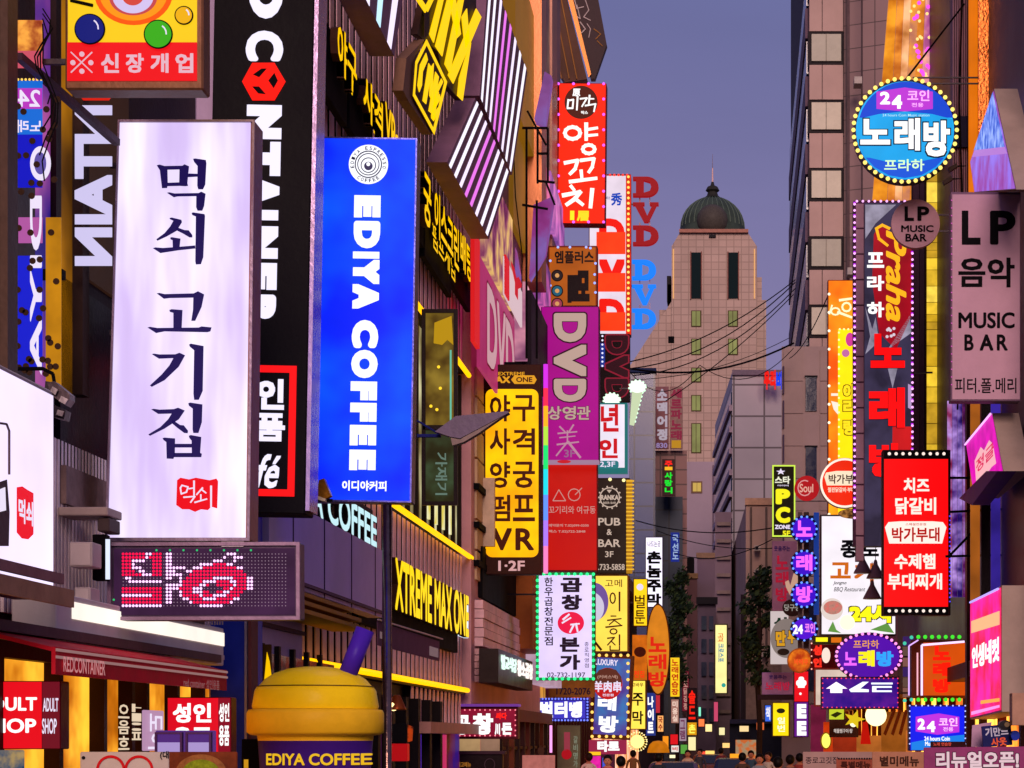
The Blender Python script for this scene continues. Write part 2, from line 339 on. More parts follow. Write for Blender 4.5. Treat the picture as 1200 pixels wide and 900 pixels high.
# ---------------------------------------------------------------- domed tower at the end of the street
Y = 330; TM = tower_tiles('#9c8076', '#90746a', '#7a6056', .09, 1.25, 1.25, 'tower_tiles')
dt = block('domed_tower', 'tall pink stone tower with a dark green dome and spire', [(787, Y), (887, Y), (887, 355), (787, 355)], 288, Y, TM)
on(dt, fr(886, 350, 898, 866, Y, 1, 24), 'side_block', TM); on(dt, fr(886, 320, 893, 866, Y, 3, 20), 'side_block', TM)
a = W(0, 0, Y); P = lambda px, py: (W(px, py, Y).x, W(px, py, Y).z)
on(dt, MB().prism([P(787, 352), P(738, 428), P(738, 866), P(787, 866)], Y + .6, Y + 22), 'sloping_wing', TM)
on(dt, fr(771, 354, 789, 866, Y, 6, 24), 'side_block', TM)
on(dt, MB().prism([P(787, 288.2), P(796, 273), P(877, 273), P(887, 288.2)], Y + .3, Y + 24), 'chamfered_top', TM)
on(dt, fr(796, 269, 877, 273, Y, -.4, 24), 'cornice', paint('#9a6a5c', .6))
on(dt, fr(831, 275, 839, 278, Y, -.1, .4), 'vent', DARK)
DN = paint('#5c4a40', .5, .4, .3)
c = W(835, 268, Y + 11); R0 = 37.5 / FP * (Y + 11)
dm = MB(); N = 32; rings = []
for j in range(9):
    t = math.pi / 2 * j / 8; rings.append((R0 * math.cos(t) * (1 if j else 1.0) + .02, R0 * .96 * math.sin(t)))
dm.lathe([(R0 * 1.0, -2)] + rings, N); dome = on(dt, MB().add([(v[0] + c.x, v[1] + c.y, v[2] + c.z) for v in dm.v], dm.f), 'dome', paint('#38443e', .5, .5, .25), smooth=True)
for i in range(N):
    a1 = 2 * math.pi * i / N; m = MB().path([(c.x + R0 * 1.005 * math.cos(t) * math.cos(a1), c.y + R0 * 1.005 * math.cos(t) * math.sin(a1), c.z + R0 * .965 * math.sin(t)) for t in [math.pi / 2 * q / 8 for q in range(8)]], .09, 4)
    m.v = [(v[0] - dt.location.x, v[1] - dt.location.y, v[2] - dt.location.z) for v in m.v]; m.build('rib', paint('#4c5c52', .5, .3), dome)
on(dt, MB().ball((c.x, c.y - R0 * .8, c.z + .2), R0 * .5, 14, 8), 'dormer', paint('#44403c', .5), smooth=True)
q = MB().lathe([(1.5, 0), (1.0, .4), (.8, 1.0), (1.2, 1.3), (.9, 1.9), (.35, 2.2), (.2, 2.8)], 12); tz = c.z + R0 * .95
on(dt, MB().add([(v[0] + c.x, v[1] + c.y, v[2] + tz) for v in q.v], q.f), 'lantern_cap', paint('#2a2a28', .5))
on(dt, MB().tube((c.x, c.y, tz + 2.4), (c.x, c.y, tz + 5.2), .18, 6, .1), 'spire', paint('#d8b0a8', .4, metal=.3))
on(dt, MB().tube((c.x, c.y, tz + 5.2), (c.x, c.y, tz + 7.6), .07, 5, .03), 'spire', paint('#8a7a88', .4, metal=.3))
for px in (810, 853.5):
    f_ = on(dt, fr(px, 296, px + 11.5, 350, Y, -.12, .3), 'window', paint('#0a1c20', .7))
    on(dt, fr(px - 1, 295, px, 351, Y, -.3, .3), 'window_frame', paint('#7a4a42', .6)); on(dt, fr(px + 11.5, 295, px + 12.5, 351, Y, -.3, .3), 'window_frame', paint('#7a4a42', .6))
rows = [(365, 382), (398, 415), (432, 447), (464, 481), (497, 530)]
for px in (811, 854):
    for r0, r1 in rows[:2] if px > 840 else rows:
        f_ = on(dt, fr(px - 1, r0 - 1, px + 11, r1 + 1, Y, -.15, .3), 'window_frame', paint('#4a3c28', .6))
        g_ = on(dt, fr(px, r0, px + 9.5, r1, Y, -.22, -.16), 'pane', lit('#8f9056', .75, .25, .3)); g_.parent = f_
        b_ = on(dt, fr(px + 4.4, r0, px + 5.1, r1, Y, -.3, -.225), 'glazing_bar', paint('#4a3c28', .6)); b_.parent = f_
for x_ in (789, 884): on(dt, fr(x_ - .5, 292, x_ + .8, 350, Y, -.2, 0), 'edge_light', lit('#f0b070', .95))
for x_ in range(3): on(dt, fr(781 + x_, 320 + 10 * x_, 786, 350, Y, 2, 6), 'antenna_panel', DARK)

# ---------------------------------------------------------------- buildings down the street, back to front
GR = tower_tiles('#b4a8ac', '#aca0a4', '#5c5054', .1, 2.9, 3.0, 'grey_panels')
gb = block('office_building', 'grey panelled office block with striped glass side and red and blue roof sign', [(858, 190), (918, 190), (918, 225), (838, 222)], 436, 190, GR)
on(gb, MB().slab([((858 - CX) / FP * 189.7, 189.7), ((920 - CX) / FP * 189.7, 189.7), ((920 - CX) / FP * 191, 191), ((858 - CX) / FP * 191, 191)], 2.2 + (CY - 440) / FP * 190, 2.2 + (CY - 434) / FP * 190), 'parapet', paint('#7a6a76'))
# striped side: glass bands between pale floor edges
A = ((858 - CX) / FP * 190, 190); B = ((838 - CX) / FP * 222, 222)
for i in range(17):
    zt = CH + (CY - 440) / FP * 190 - 1.6 - i * 2.05
    if zt < 4: break
    off = .12
    on(gb, MB().slab([(A[0] - off, A[1]), (B[0] - off, B[1]), (B[0], B[1] + .1), (A[0], A[1] + .1)], zt - 1.15, zt), 'window_band', glass('#1c3450', .1) if i % 4 != 1 else glass('#4a4434', .15))
    on(gb, MB().slab([(A[0] - .3, A[1]), (B[0] - .3, B[1]), (B[0], B[1] + .1), (A[0], A[1] + .1)], zt - 1.75, zt - 1.2), 'floor_edge', paint('#b09aa6', .6))
block('office_block', 'mauve plain fronted block with one small lit window', [(800, 250), (843, 250), (843, 275), (800, 275)], 541, 250, paint('#948490', .7, .12, .2))
ob = [o for o in COL.objects if o.get('label', '').startswith('mauve plain')][0]
for k in range(2): on(ob, fr(812 + k * 5, 566, 816.5 + k * 5, 576, 250, -.2, .1), 'window', lit('#d8b45a', .8))
on(ob, fr(810, 564, 823, 578, 250, -.1, .1), 'window_frame', paint('#6a5040'))
o2 = block('annex_building', 'low mauve annex with tan parapet below the plain block', [(817, 215), (843, 215), (843, 235), (817, 235)], 650, 215, paint('#947c8c', .7, .15, .2))
on(o2, fr(816, 648, 844, 654, 215, -.3, .5), 'parapet', paint('#b08c70'))
o2 = block('annex_building', 'small reddish annex with tan ledge beside the dark tree', [(800, 205), (817, 205), (817, 230), (800, 230)], 672, 205, paint('#8c666c', .7, .15, .2))
on(o2, fr(799, 672, 818, 678, 205, -.3, .5), 'ledge', paint('#b8906a')); on(o2, fr(802, 652, 813, 672, 205, 1, 3), 'stair_head', DARK)
# brown concrete block right of the street
cb = block('concrete_building', 'brown concrete building with tan parapet right of the street end', [(874, 128), (932, 128), (932, 165), (857, 162)], 592, 128, paint('#b09082', .75, .18, .25))
on(cb, MB().slab([((873 - CX) / FP * 127.8, 127.8), ((932 - CX) / FP * 127.8, 127.8), ((932 - CX) / FP * 129, 129), ((873 - CX) / FP * 129, 129)], CH + (CY - 592) / FP * 128, CH + (CY - 584) / FP * 128), 'parapet', paint('#bf9478'))
on(cb, fr(868, 697, 874, 866, 127.5, -.3, .2), 'drain_panel', paint('#2c2026')); on(cb, fr(874, 780, 926, 846, 127.5, -.3, .3), 'fascia', paint('#8a7064'))
for i in range(5): on(cb, fr(876 + i * 10, 700 + 0 * i, 884 + i * 10, 722, 127.5, .35, .55), 'blank_panel', paint('#7f665c'))
sh = block('shopfront', 'dark navy shopfront with a small lit poster at the street corner', [(855, 118), (932, 118), (932, 126), (855, 126)], 846, 118, paint('#171a2e', .4, .2))
on(sh, fr(862, 867, 886, 890, 117.8, -.1, .1), 'poster', lit('#c9b08a', .7, .3, 4, h2='#d86a30'))
on(sh, fr(855, 843, 932, 848, 117.5, -.2, .6), 'canopy_edge', paint('#2a2a44'))
# striped tan building between tree and grey block
sb = block('narrow_building', 'narrow dark building with a pale lit sign down the street', [(838, 150), (857, 150), (857, 188), (838, 186)], 600, 150, paint('#8a7480', .7, .2, .3))
for i in range(12): on(sb, fr(840, 612 + i * 20, 856, 616 + i * 20, 149.8, -.15, .1), 'ledge', paint('#8f7a74'))
db = block('dark_building', 'dark grey slim building under the annexes', [(818, 140), (839, 140), (839, 160), (818, 160)], 706, 140, paint('#605060', .6, .3, .4))
on(db, fr(816, 700, 841, 708, 139.8, -.3, .3), 'roof_ledge', DARK)
for i in range(5):
    on(db, fr(822, 722 + i * 27, 828, 738 + i * 27, 139.8, -.1, .1), 'window', glass('#20283a')); on(db, fr(831, 722 + i * 27, 836, 738 + i * 27, 139.8, -.1, .1), 'window', glass('#20283a'))
for k, (px, py) in enumerate(((884, 640), (884, 668), (912, 640), (905, 740), (893, 764))):
    on(cb, fr(px, py, px + 7, py + 6, 127.4, -.5, .3), 'air_conditioner', paint('#b8aaa0', .5, .2)); on(cb, fr(px + 1.2, py + 1, px + 4.6, py + 5, 127.4, -.54, -.5), 'fan_grille', DARK)
for px in (880, 898, 922): on(cb, MB().tube(W(px, 594, 127.6), W(px, 860, 127.6), .07, 5), 'drain_pipe', paint('#6a5850', .5))
on(ob, fr(801, 560, 804, 574, 250, -.6, .2), 'vent', DARK); on(ob, MB().tube(W(836, 545, 249.8), W(836, 700, 249.8), .12, 5), 'drain_pipe', paint('#6a5868', .5))
# blue glass building and its dark lower wing
BG = tower_tiles('#1b2f63', '#223a74', '#101c3a', .08, 1.6, 1.9, 'blue_glass'); BG.node_tree.nodes['Principled BSDF'].inputs['Roughness'].default_value = .2
bl = block('glass_building', 'dark blue glass building behind the microphone sign', [(737, 160), (768, 160), (768, 185), (737, 185)], 434, 160, BG)
on(bl, fr(736, 432, 769, 437, 160, -.3, 1), 'parapet', paint('#16244a'))
b2 = block('glass_building', 'low dark teal glass building behind the leafy tree', [(768, 172), (800, 172), (800, 200), (768, 200)], 582, 172, tower_tiles('#16243c', '#1c3048', '#0c1626', .08, 1.4, 2.2, 'teal_glass'))
b3 = block('brick_building', 'pink tiled low building carrying the tall vertical banners', [(768, 176), (805, 176), (805, 205), (768, 205)], 528, 176, tower_tiles('#9a6a66', '#8f625e', '#5c3c3c', .08, 1.3, 1.3, 'pink_tiles'), z0=8)

# ---------------------------------------------------------------- right hand tower
Y = 110; xa = W(948, 0, Y).x
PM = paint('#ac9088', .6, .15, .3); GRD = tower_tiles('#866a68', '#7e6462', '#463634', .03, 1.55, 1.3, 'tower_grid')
rt = empty('office_tower', (xa, Y, 0), label='tall mauve tower with stacked pale windows on the right', cat='building')
on(rt, MB().slab([(xa, Y + .4), (W(1130, 0, Y).x, Y + .4), (W(1130, 0, Y).x, Y + 35), (xa, Y + 35)], 0, 58), 'wall', paint('#3a2c38', .6))
on(rt, MB().slab([(W(989, 0, Y).x, Y + .05), (W(1130, 0, Y).x, Y - 2.5), (W(1130, 0, Y).x, Y + 2), (W(989, 0, Y).x, Y + 2)], 0, 58), 'grid_wall', GRD)
pm = {}
for i in range(-1, 11):                   # floors; picture pitch of 80 px
    yt = 42 + 80 * i - 4
    if yt > 560: break
    f_ = on(rt, fr(947, yt, 989, yt + 38, Y, -.05, .5), 'window_frame', paint('#1c141a', .5))
    g_ = on(rt, fr(951, yt + 3, 985.5, yt + 34.5, Y, -.16, -.06), 'blind', paint('#c4bca8', .5, .1) if i % 3 else paint('#aca898', .5, .1)); g_.parent = f_; b_ = on(rt, fr(967.6, yt + 3, 968.6, yt + 34.5, Y, -.19, -.165), 'glazing_bar', paint('#8a8478', .5)); b_.parent = f_
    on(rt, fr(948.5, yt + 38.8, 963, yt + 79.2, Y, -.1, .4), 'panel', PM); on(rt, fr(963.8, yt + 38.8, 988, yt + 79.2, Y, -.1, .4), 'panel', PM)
SW = paint('#3a3a5c', .5)
for i in range(-1, 16):                   # street side: window strip and spandrel each floor
    z1 = CH + (CY - (42 + 80 * i)) / FP * Y; hz = 80 / FP * Y
    if z1 < 6: break
    for k in range(8):
        y0 = Y + .6 + k * 4.2
        on(rt, MB().box(xa - .12, xa + .1, y0, y0 + 3.9, z1 - hz * .5, z1 - .1), 'side_window', glass('#2a2f52', .15))
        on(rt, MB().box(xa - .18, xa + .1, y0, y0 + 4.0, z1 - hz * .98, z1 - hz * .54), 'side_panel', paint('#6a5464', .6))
for i, (px, py) in enumerate(((1000, 96), (1004, 262), (992, 318), (1006, 402))):
    on(rt, fr(px, py, px + 9, py + 8, Y - 1.4, -.9, 0), 'air_conditioner', paint('#a49a94', .5, .2))
on(rt, MB().tube(W(994, -60, Y - .9), W(994, 560, Y - .9), .08, 6), 'drain_pipe', paint('#5a484a', .5)); on(rt, MB().tube(W(1010, -60, Y - 1.3), W(1010, 560, Y - 1.3), .05, 6), 'drain_pipe', paint('#4a3c40', .5))
# its lower front annex
an = block('annex_tower', 'dull mauve lower annex with narrow blue windows in front of the tower', [(916, 104), (972, 104), (972, 108), (927, 108)], 406, 104, paint('#a28a84', .65, .15, .3))
for i in range(9):
    y0 = 442 + i * 82
    if y0 > 830: break
    on(an, fr(944, y0, 957, y0 + 40, 104, -.08, .1), 'window', glass('#16203e', .1))
    on(an, fr(943, y0 - 1.5, 958, y0, 104, -.15, .1), 'lintel', DARK); on(an, fr(918, y0 - 20, 941, y0 - 18.5, 104, -.05, .1), 'joint_strip', paint('#4a3640'))
for i in range(12):
    for a_, b_ in ((918, 941), (961, 971)): on(an, fr(a_, 410 + i * 38, b_, 410 + i * 38 + 36.5, 104, -.06, .1), 'panel', paint('#a08880', .6, .15, .3))
for i in range(7): on(an, fr(917, 430 + i * 40, 919, 462 + i * 40, 104, -.2, .1), 'shutter_edge', paint('#4c3c50'))

# ================================================================ left building line
def facade(name, label, Y0, Y1, X, z1, mat, depth=7, z0=0):
    s = -1 if X < 0 else 1
    r = empty(name, (X, Y0, z0), label=label, cat='building')
    on(r, MB().box(X, X + s * depth, Y0 + .01, Y1 - .01, z0, z1), 'wall', mat); return r
def wallbox(r, X, Y0, Y1, z0, z1, name, mat, t=.08, **kw):        # slab standing proud of the wall plane
    s = 1 if X < 0 else -1
    return on(r, MB().box(X + s * .002, X + s * t, Y0, Y1, z0, z1), name, mat, **kw)
def xY(px, X): return FP * X / (px - CX)
def zz(py, px, X): return CH + (CY - py) / FP * xY(px, X)
# ---------------------------------------------------------------- A: nearest left building
XW = XL
fa = facade('restaurant_building', 'dark fronted building with mirrored windows at the left edge', 11, 21.45, XW - .35, 22, paint('#2a2026', .5, .3, 1))
X = XW - .35
# mirrored bay: posts, dotted film glass, and reflections painted as glowing panels
def vert(px, y0, y1, wpx, name='post', mat=None, X=X, t=.12):
    Ya = xY(px, X); Yb = xY(px + wpx, X); return wallbox(fa, X, Ya, Yb, zz(y1, px, X), zz(y0, px, X), name, mat or paint('#3a2824', .5, .3), t)
vert(-6, -60, 470, 24, t=.16); vert(52, -60, 462, 6, 'mullion', paint('#2a1c1c'), t=.1)
vert(78, -60, 462, 8, 'mullion', paint('#3a2a26'), t=.14)
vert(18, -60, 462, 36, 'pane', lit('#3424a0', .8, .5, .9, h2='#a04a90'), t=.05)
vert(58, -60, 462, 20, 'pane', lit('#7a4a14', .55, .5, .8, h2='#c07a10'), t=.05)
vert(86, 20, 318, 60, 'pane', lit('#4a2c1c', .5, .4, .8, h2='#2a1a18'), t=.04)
vert(64, 322, 545, 80, 'panel', paint('#15121e', .35, .3, 2), t=.05)
MB_ = MB()
s = Sign('painted_reflection', 'painted reflections of karaoke and coffee signs in the left window', 'painted reflection', (20, 20, 52, 460), Y=15.6)
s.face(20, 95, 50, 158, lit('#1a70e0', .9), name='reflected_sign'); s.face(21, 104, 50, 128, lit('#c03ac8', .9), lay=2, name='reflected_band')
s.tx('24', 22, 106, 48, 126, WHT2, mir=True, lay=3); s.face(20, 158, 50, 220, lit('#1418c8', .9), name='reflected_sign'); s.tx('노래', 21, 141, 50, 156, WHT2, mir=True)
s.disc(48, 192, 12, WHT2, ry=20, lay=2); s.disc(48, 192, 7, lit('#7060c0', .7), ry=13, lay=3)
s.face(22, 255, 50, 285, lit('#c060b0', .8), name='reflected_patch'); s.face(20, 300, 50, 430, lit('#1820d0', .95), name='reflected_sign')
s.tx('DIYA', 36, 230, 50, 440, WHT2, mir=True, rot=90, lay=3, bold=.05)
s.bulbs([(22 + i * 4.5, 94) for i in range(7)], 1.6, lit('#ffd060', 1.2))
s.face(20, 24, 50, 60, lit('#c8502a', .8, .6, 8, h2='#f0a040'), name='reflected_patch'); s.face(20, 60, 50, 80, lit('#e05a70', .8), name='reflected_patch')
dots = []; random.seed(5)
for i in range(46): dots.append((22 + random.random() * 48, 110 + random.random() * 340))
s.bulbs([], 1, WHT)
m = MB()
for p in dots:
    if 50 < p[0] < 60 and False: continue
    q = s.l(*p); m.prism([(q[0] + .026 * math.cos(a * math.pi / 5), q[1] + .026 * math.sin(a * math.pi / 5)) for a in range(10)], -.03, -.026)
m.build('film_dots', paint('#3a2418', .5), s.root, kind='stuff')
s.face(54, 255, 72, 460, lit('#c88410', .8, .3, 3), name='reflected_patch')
s = Sign('painted_reflection', 'painted reflection of white container lettering in the window', 'painted reflection', (87, 100, 134, 316), Y=17.0)  # glowing reversed letters stand in for a reflection in the glass
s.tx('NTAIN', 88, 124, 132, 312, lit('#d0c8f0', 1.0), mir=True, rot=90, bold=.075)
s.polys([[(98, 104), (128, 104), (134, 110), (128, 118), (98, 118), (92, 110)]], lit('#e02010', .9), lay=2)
# diagonal steel brace and bars
m = MB(); a = W(22, 66, 15.2); b = W(137, 167, 17.0); m.tube(a, b, .04, 4)
tag(m.build('steel_brace', paint('#4a3040', .5, .3, 6, .4)), 'slanting steel brace crossing the mirrored window', 'brace')
m = MB(); a = W(-20, 320, 14.8); b = W(138, 320, 17); m.box(a.x, b.x, 15.6, 15.68, W(0, 326, 15.6).z, W(0, 315, 15.6).z)
tag(m.build('steel_bar', BLACK), 'flat black steel bar under the mirrored window', 'bar')
# frame and thick post at far left
m = MB().box(W(0, 0, 14.2).x, W(9, 0, 14.2).x, 14.2, 14.4, 3.5, 9); tag(m.build('steel_post', paint('#4a342c', .5, .3, 5, .3)), 'rusty brown steel post at the far left edge', 'post')
m = MB(); random.seed(3)
for k in range(4):
    P_ = [W(50, 10 + k * 6, 14.9)]
    for j in range(1, 9): P_.append(W(50 + 3 * k + 10 * math.sin(j * 1.1 + k), 10 + k * 6 + j * (14 + 3 * k), 14.9))
    m.path(P_, .006, 4)
tag(m.build('loose_cable', BLACK), 'tangle of thin black cables hanging down the mirrored window', 'cable')
# corrugated wall and units
CRG = paint('#dccacc', .5, .2, 2, 0)
Ya, Yb = xY(48, X), 21.4
z0_, z1_ = 3.35, 4.55
wallbox(fa, X, Ya - 3, Yb, 3.2, 4.75, 'backing_sheet', CRG, .03)
n = 0; yy = Ya - 1
while yy < Yb: wallbox(fa, X, yy, yy + .045, 3.2, 4.75, 'rib', CRG, .055); yy += .09
vert(64, 545, 590, 80, 'lintel', paint('#7a6460', .6, .4, 5), t=.1)
for px0, y0, px1, y1, n_, lb in ((81, 635, 108, 664, 'junction_box', 'white metal junction box on the corrugated wall'), (87, 688, 106, 722, 'junction_box', 'cream box at the end of the white fluorescent sign')):
    s = Sign(n_, lb, 'box', (px0, y0, px1, y1), Y=16.6); s.box(px0, y0, px1, y1, paint('#b8a8a4', .5, .1), 0, .25, 'casing'); s.face(px0 + 2, y0 + 2, px1 - 2, y1 - 2, paint('#c8b8b4', .5, .1), name='lid')
s = Sign('junction_box', 'cream air vent box behind the white flat signs', 'box', (68, 585, 126, 624), Y=16.9)
s.box(68, 594, 126, 604, paint('#a08e88', .6, .2), 0, .4, 'casing'); s.box(112, 606, 126, 622, paint('#4a3c3c', .6), 0.05, .3, 'grille')
s = Sign('floodlight_bracket', 'black and white metal bracket box left of the LED panel', 'bracket', (108, 626, 129, 680), Y=17)
s.box(108, 626, 124, 680, BLACK, 0, .12, 'plate'); s.face(124, 632, 129, 679, lit('#dfe8ff', 1.1), name='edge_light')
# fluorescent sign strip
s = Sign('fluorescent_sign', 'long white fluorescent sign strip under the LED panel', 'sign', (66, 694, 262, 752), X=X + .5)
s.box(66, 694, 262, 752, paint('#c8c0bc', .5, .1), 0, .35, 'casing')
s.face(84, 705, 262, 725, glow('#fff0e4', 1.0, .1), name='tube'); s.face(66, 736, 262, 743, paint('#b8b0b4', .5), name='lower_trim')
s.face(180, 700, 238, 719, paint('#2a2430', .5), lay=2, name='panel'); [s.face(238 + 3 * k_, 701, 239 + 3 * k_, 732, paint('#9a8a88', .5), lay=2, name='rib') for k_ in range(8)]
# restaurant light box at far left, flat to the wall
s = Sign('lightbox_sign', 'white lightbox with brown letters and red stamp at the left edge', 'sign', (-60, 395, 62, 680), X=X + .75)
s.box(-60, 395, 62, 678, paint('#8a7a84', .4, .1), 0, .3, 'casing', .02)
s.face(-58, 404, 61, 672, glow('#ecdcff', 1.05, .12, scale=.8), name='face')
s.stroke([(-10, 495), (4, 497), (7, 505), (7, 556)], 3, paint('#5a4650', .5), lay=2, name='letter_stroke')
s.poly([(-6, 566), (6, 562), (9, 600), (8, 640), (-6, 640)], paint('#5a4650', .5), lay=2, name='letter_panel'); s.poly([(-4, 574), (3, 571), (4, 598), (-4, 600)], WHT2, lay=3, name='letter_gap')
s.poly([(18, 571), (24, 570), (30, 574), (37, 578), (37, 626), (31, 632), (24, 631), (18, 624)], lit('#f01428', .95), lay=2, name='stamp')
s.tx('먹쇠', 19, 583, 36, 612, WHT2, lay=3, bold=.05)
# awnings
def awning(name, label, x0, y0, x1, y1, X, out, mat, drop, trim=None, z_up=.25, stripes=False):
    Y0 = xY(x0, X); Y1 = xY(x1, X); s_ = 1 if X < 0 else -1
    zt = CH + (CY - y0) / FP * Y0; zb = CH + (CY - y1) / FP * Y0
    r = empty(name, (X, Y0, zb), label=label, cat='awning')
    xo = X
    m = MB().add([(xo - s_ * out, Y0, zt + z_up), (xo - s_ * out, Y1, zt + z_up), (xo, Y1, zt), (xo, Y0, zt), (xo - s_ * out, Y0, zt + z_up - .03), (xo - s_ * out, Y1, zt + z_up - .03), (xo, Y1, zt - .03), (xo, Y0, zt - .03)],
                 [(0, 1, 2, 3), (7, 6, 5, 4), (0, 3, 7, 4), (1, 5, 6, 2), (3, 2, 6, 7), (0, 4, 5, 1)])
    on(r, m, 'canopy', mat); on(r, MB().box(xo + s_ * .001, xo + s_ * .03, Y0, Y1, zb, zt), 'valance', mat)
    if trim:
        for k, tz in enumerate((.0, .05)): on(r, MB().box(xo + s_ * .031, xo + s_ * .04, Y0, Y1, zt - tz - .03, zt - tz - .01), 'piping', trim)
    return r
REDC = paint('#c81c30', .6, .2, 3)
awning('awning', 'dark red cafe awning with white piping and pale lettering', 60, 758, 262, 790, X + 1.0, 1.0, REDC, 0, lit('#e0a8a8', .35))
s = Sign('awning_lettering', 'pale red container wording on the dark red awning', 'lettering', (72, 765, 262, 795), X=X + 1.035)
s.tx('REDCONTAINER', 73, 769, 122, 787, lit('#d88c90', .75), lay=1, bold=.02); s.tx('red container 성인용품', 214, 793, 256, 805, lit('#b07078', .5), lay=1, bold=.01)
for (y0, y1, c_, x_) in ((681, 693, '#8a6068', 70), (700, 722, '#a07860', 82)):
    awning('tin_awning', 'old brown tin canopy edge, %s of the two at left' % ('upper' if y0 < 690 else 'lower'), -60, y0 - 40, x_, y1 - 38, X + 1.1, 1.0, paint(c_, .5, .4, 3, .3), 0)
m = MB().box(X + .02, X + .55, 14, 20.4, 2.98, 3.06); tag(m.build('roof_beam', paint('#5a4448', .6, .3)), 'dark beam below the awnings on the left', 'beam')
# shop windows
sf = empty('food_shop', (X, 13, 0), label='warm orange lit shop front below the red awning', cat='shop front')
on(sf, MB().box(X + .1, X + .16, 13, 21.4, 1.2, 2.9), 'interior_glow', glow('#e07a10', .95, .5, scale=1.5, h2='#f8b030'))
for px in (0, 70, 122, 155, 172, 208, 238): 
    Ya = xY(px, X + .3); on(sf, MB().box(X + .17, X + .3, Ya, Ya + .09, 1.2, 2.9), 'mullion', paint('#2c1412', .5, .2))
on(sf, MB().box(X + .17, X + .28, 13, 21.4, 2.82, 2.95), 'door_head', paint('#3a1a16'))
s = Sign('window_sticker', 'white stacked sticker lettering on the orange shop window', 'sticker', (128, 822, 172, 880), X=X + .32); s.col('으음흐', 137, 824, 150, 880, lit('#f0d8b8', .9)); s.col('ㅏㅣ:ㅍ', 153, 824, 164, 868, lit('#f0d8b8', .9))
s = Sign('poster', 'pink lit poster standing in the shop window', 'poster', (170, 832, 192, 880), X=X + .45); s.box(170, 832, 192, 880, lit('#c89ac0', .8), 0, .03); s.tx('도어', 172, 836, 190, 878, WHT2, rot=90)
# adult shop sign
s = Sign('shop_sign', 'red lit box sign with bold white english wording at lower left', 'sign', (-30, 798, 71, 878), Y=15.0)
s.box(-30, 798, 71, 878, paint('#5a0c14', .4), 0, .2); s.face(-30, 799, 49, 877, glow('#e00c1c', .95, .1)); s.face(50, 799, 70, 877, lit('#7a1426', .8), name='side_panel')
s.tx('ADULT', -24, 817, 44, 833, WHT, bold=.05); s.tx('SHOP', -22, 842, 43, 859, WHT, bold=.05); s.tx('ADULT', 51, 818, 69, 834, WHT2, bold=.03); s.tx('SHOP', 50, 842, 67, 860, WHT2, bold=.03)
s = Sign('shop_sign', 'red lit box sign with bold white hangul beside the blue pillar', 'sign', (196, 817, 271, 884), Y=18.4)
s.box(196, 817, 271, 884, paint('#5a0c14', .4), 0, .2); s.face(197, 818, 256, 884, glow('#d80c20', .95, .1)); s.face(256, 818, 270, 884, lit('#8c0c24', .9), name='side_panel')
s.tx('성인', 203, 824, 248, 847, WHT, bold=.06); s.tx('용품', 203, 852, 248, 884, WHT, bold=.06); s.tx('성인', 257, 824, 269, 846, WHT, bold=.05); s.tx('용품', 257, 850, 269, 874, WHT, bold=.05)
for (x0, x1) in ((182, 214), (218, 248)):
    s = Sign('counter_sign', 'small violet lit counter display, %s one' % ('left' if x0 < 200 else 'right'), 'display', (x0, 856, x1, 884), Y=16.2); s.box(x0, 856, x1, 884, lit('#6a3aa0', .5), 0, .15); s.face(x0 + 3, 870, x1 - 3, 882, lit('#b8a0e0', .8)); s.frame(x0, 858, x1, 884, 2.5, paint('#4a2a5a'))
s = Sign('paper_banner', 'white hanging paper banner with red ring drawings at lower left', 'banner', (94, 880, 198, 930), Y=14.6)
s.box(94, 881, 198, 930, paint('#b8aca4', .7, .15), 0, .01); s.ring(130, 902, 17, 3, paint('#c0141c')); s.ring(163, 902, 17, 3, paint('#c0141c')); s.tx('(대', 188, 880, 198, 890, DARK); s.disc(98, 888, 2, DARK)
s = Sign('food_poster', 'orange food poster with a bowl photograph below the red sign', 'poster', (196, 880, 278, 930), Y=16.0)
s.box(196, 881, 278, 930, paint('#6a3018', .6, .5, 8), 0, .02); s.disc(236, 906, 30, paint('#8c5a30', .6, .4, 20), ry=22); s.disc(236, 906, 22, paint('#7a8a18', .6, .5, 25), ry=16, lay=2)
s = Sign('side_poster', 'blue and green patterned poster under the red english sign', 'poster', (-20, 880, 28, 930), Y=14.9); s.box(-20, 879, 28, 930, lit('#3a6a9a', .5, .4, 9, h2='#c8a870'), 0, .02)
# blue pillar
pl = empty('blue_pillar', (XL, 21.5, 0), label='dark blue painted pillar between the two left shops', cat='pillar')
on(pl, MB().box(XL - .2, XL + .17, 21.5, 22.3, 0, 5.6), 'shaft', paint('#2436a8', .4, .2)); on(pl, MB().box(XL + .175, XL + .2, 21.46, 21.5, 0, 5.6), 'edge_strip', ALU)
on(pl, MB().box(XL + .205, XL + .24, 21.5, 21.8, 0, 5.6), 'conduit', paint('#6a3a3a'))

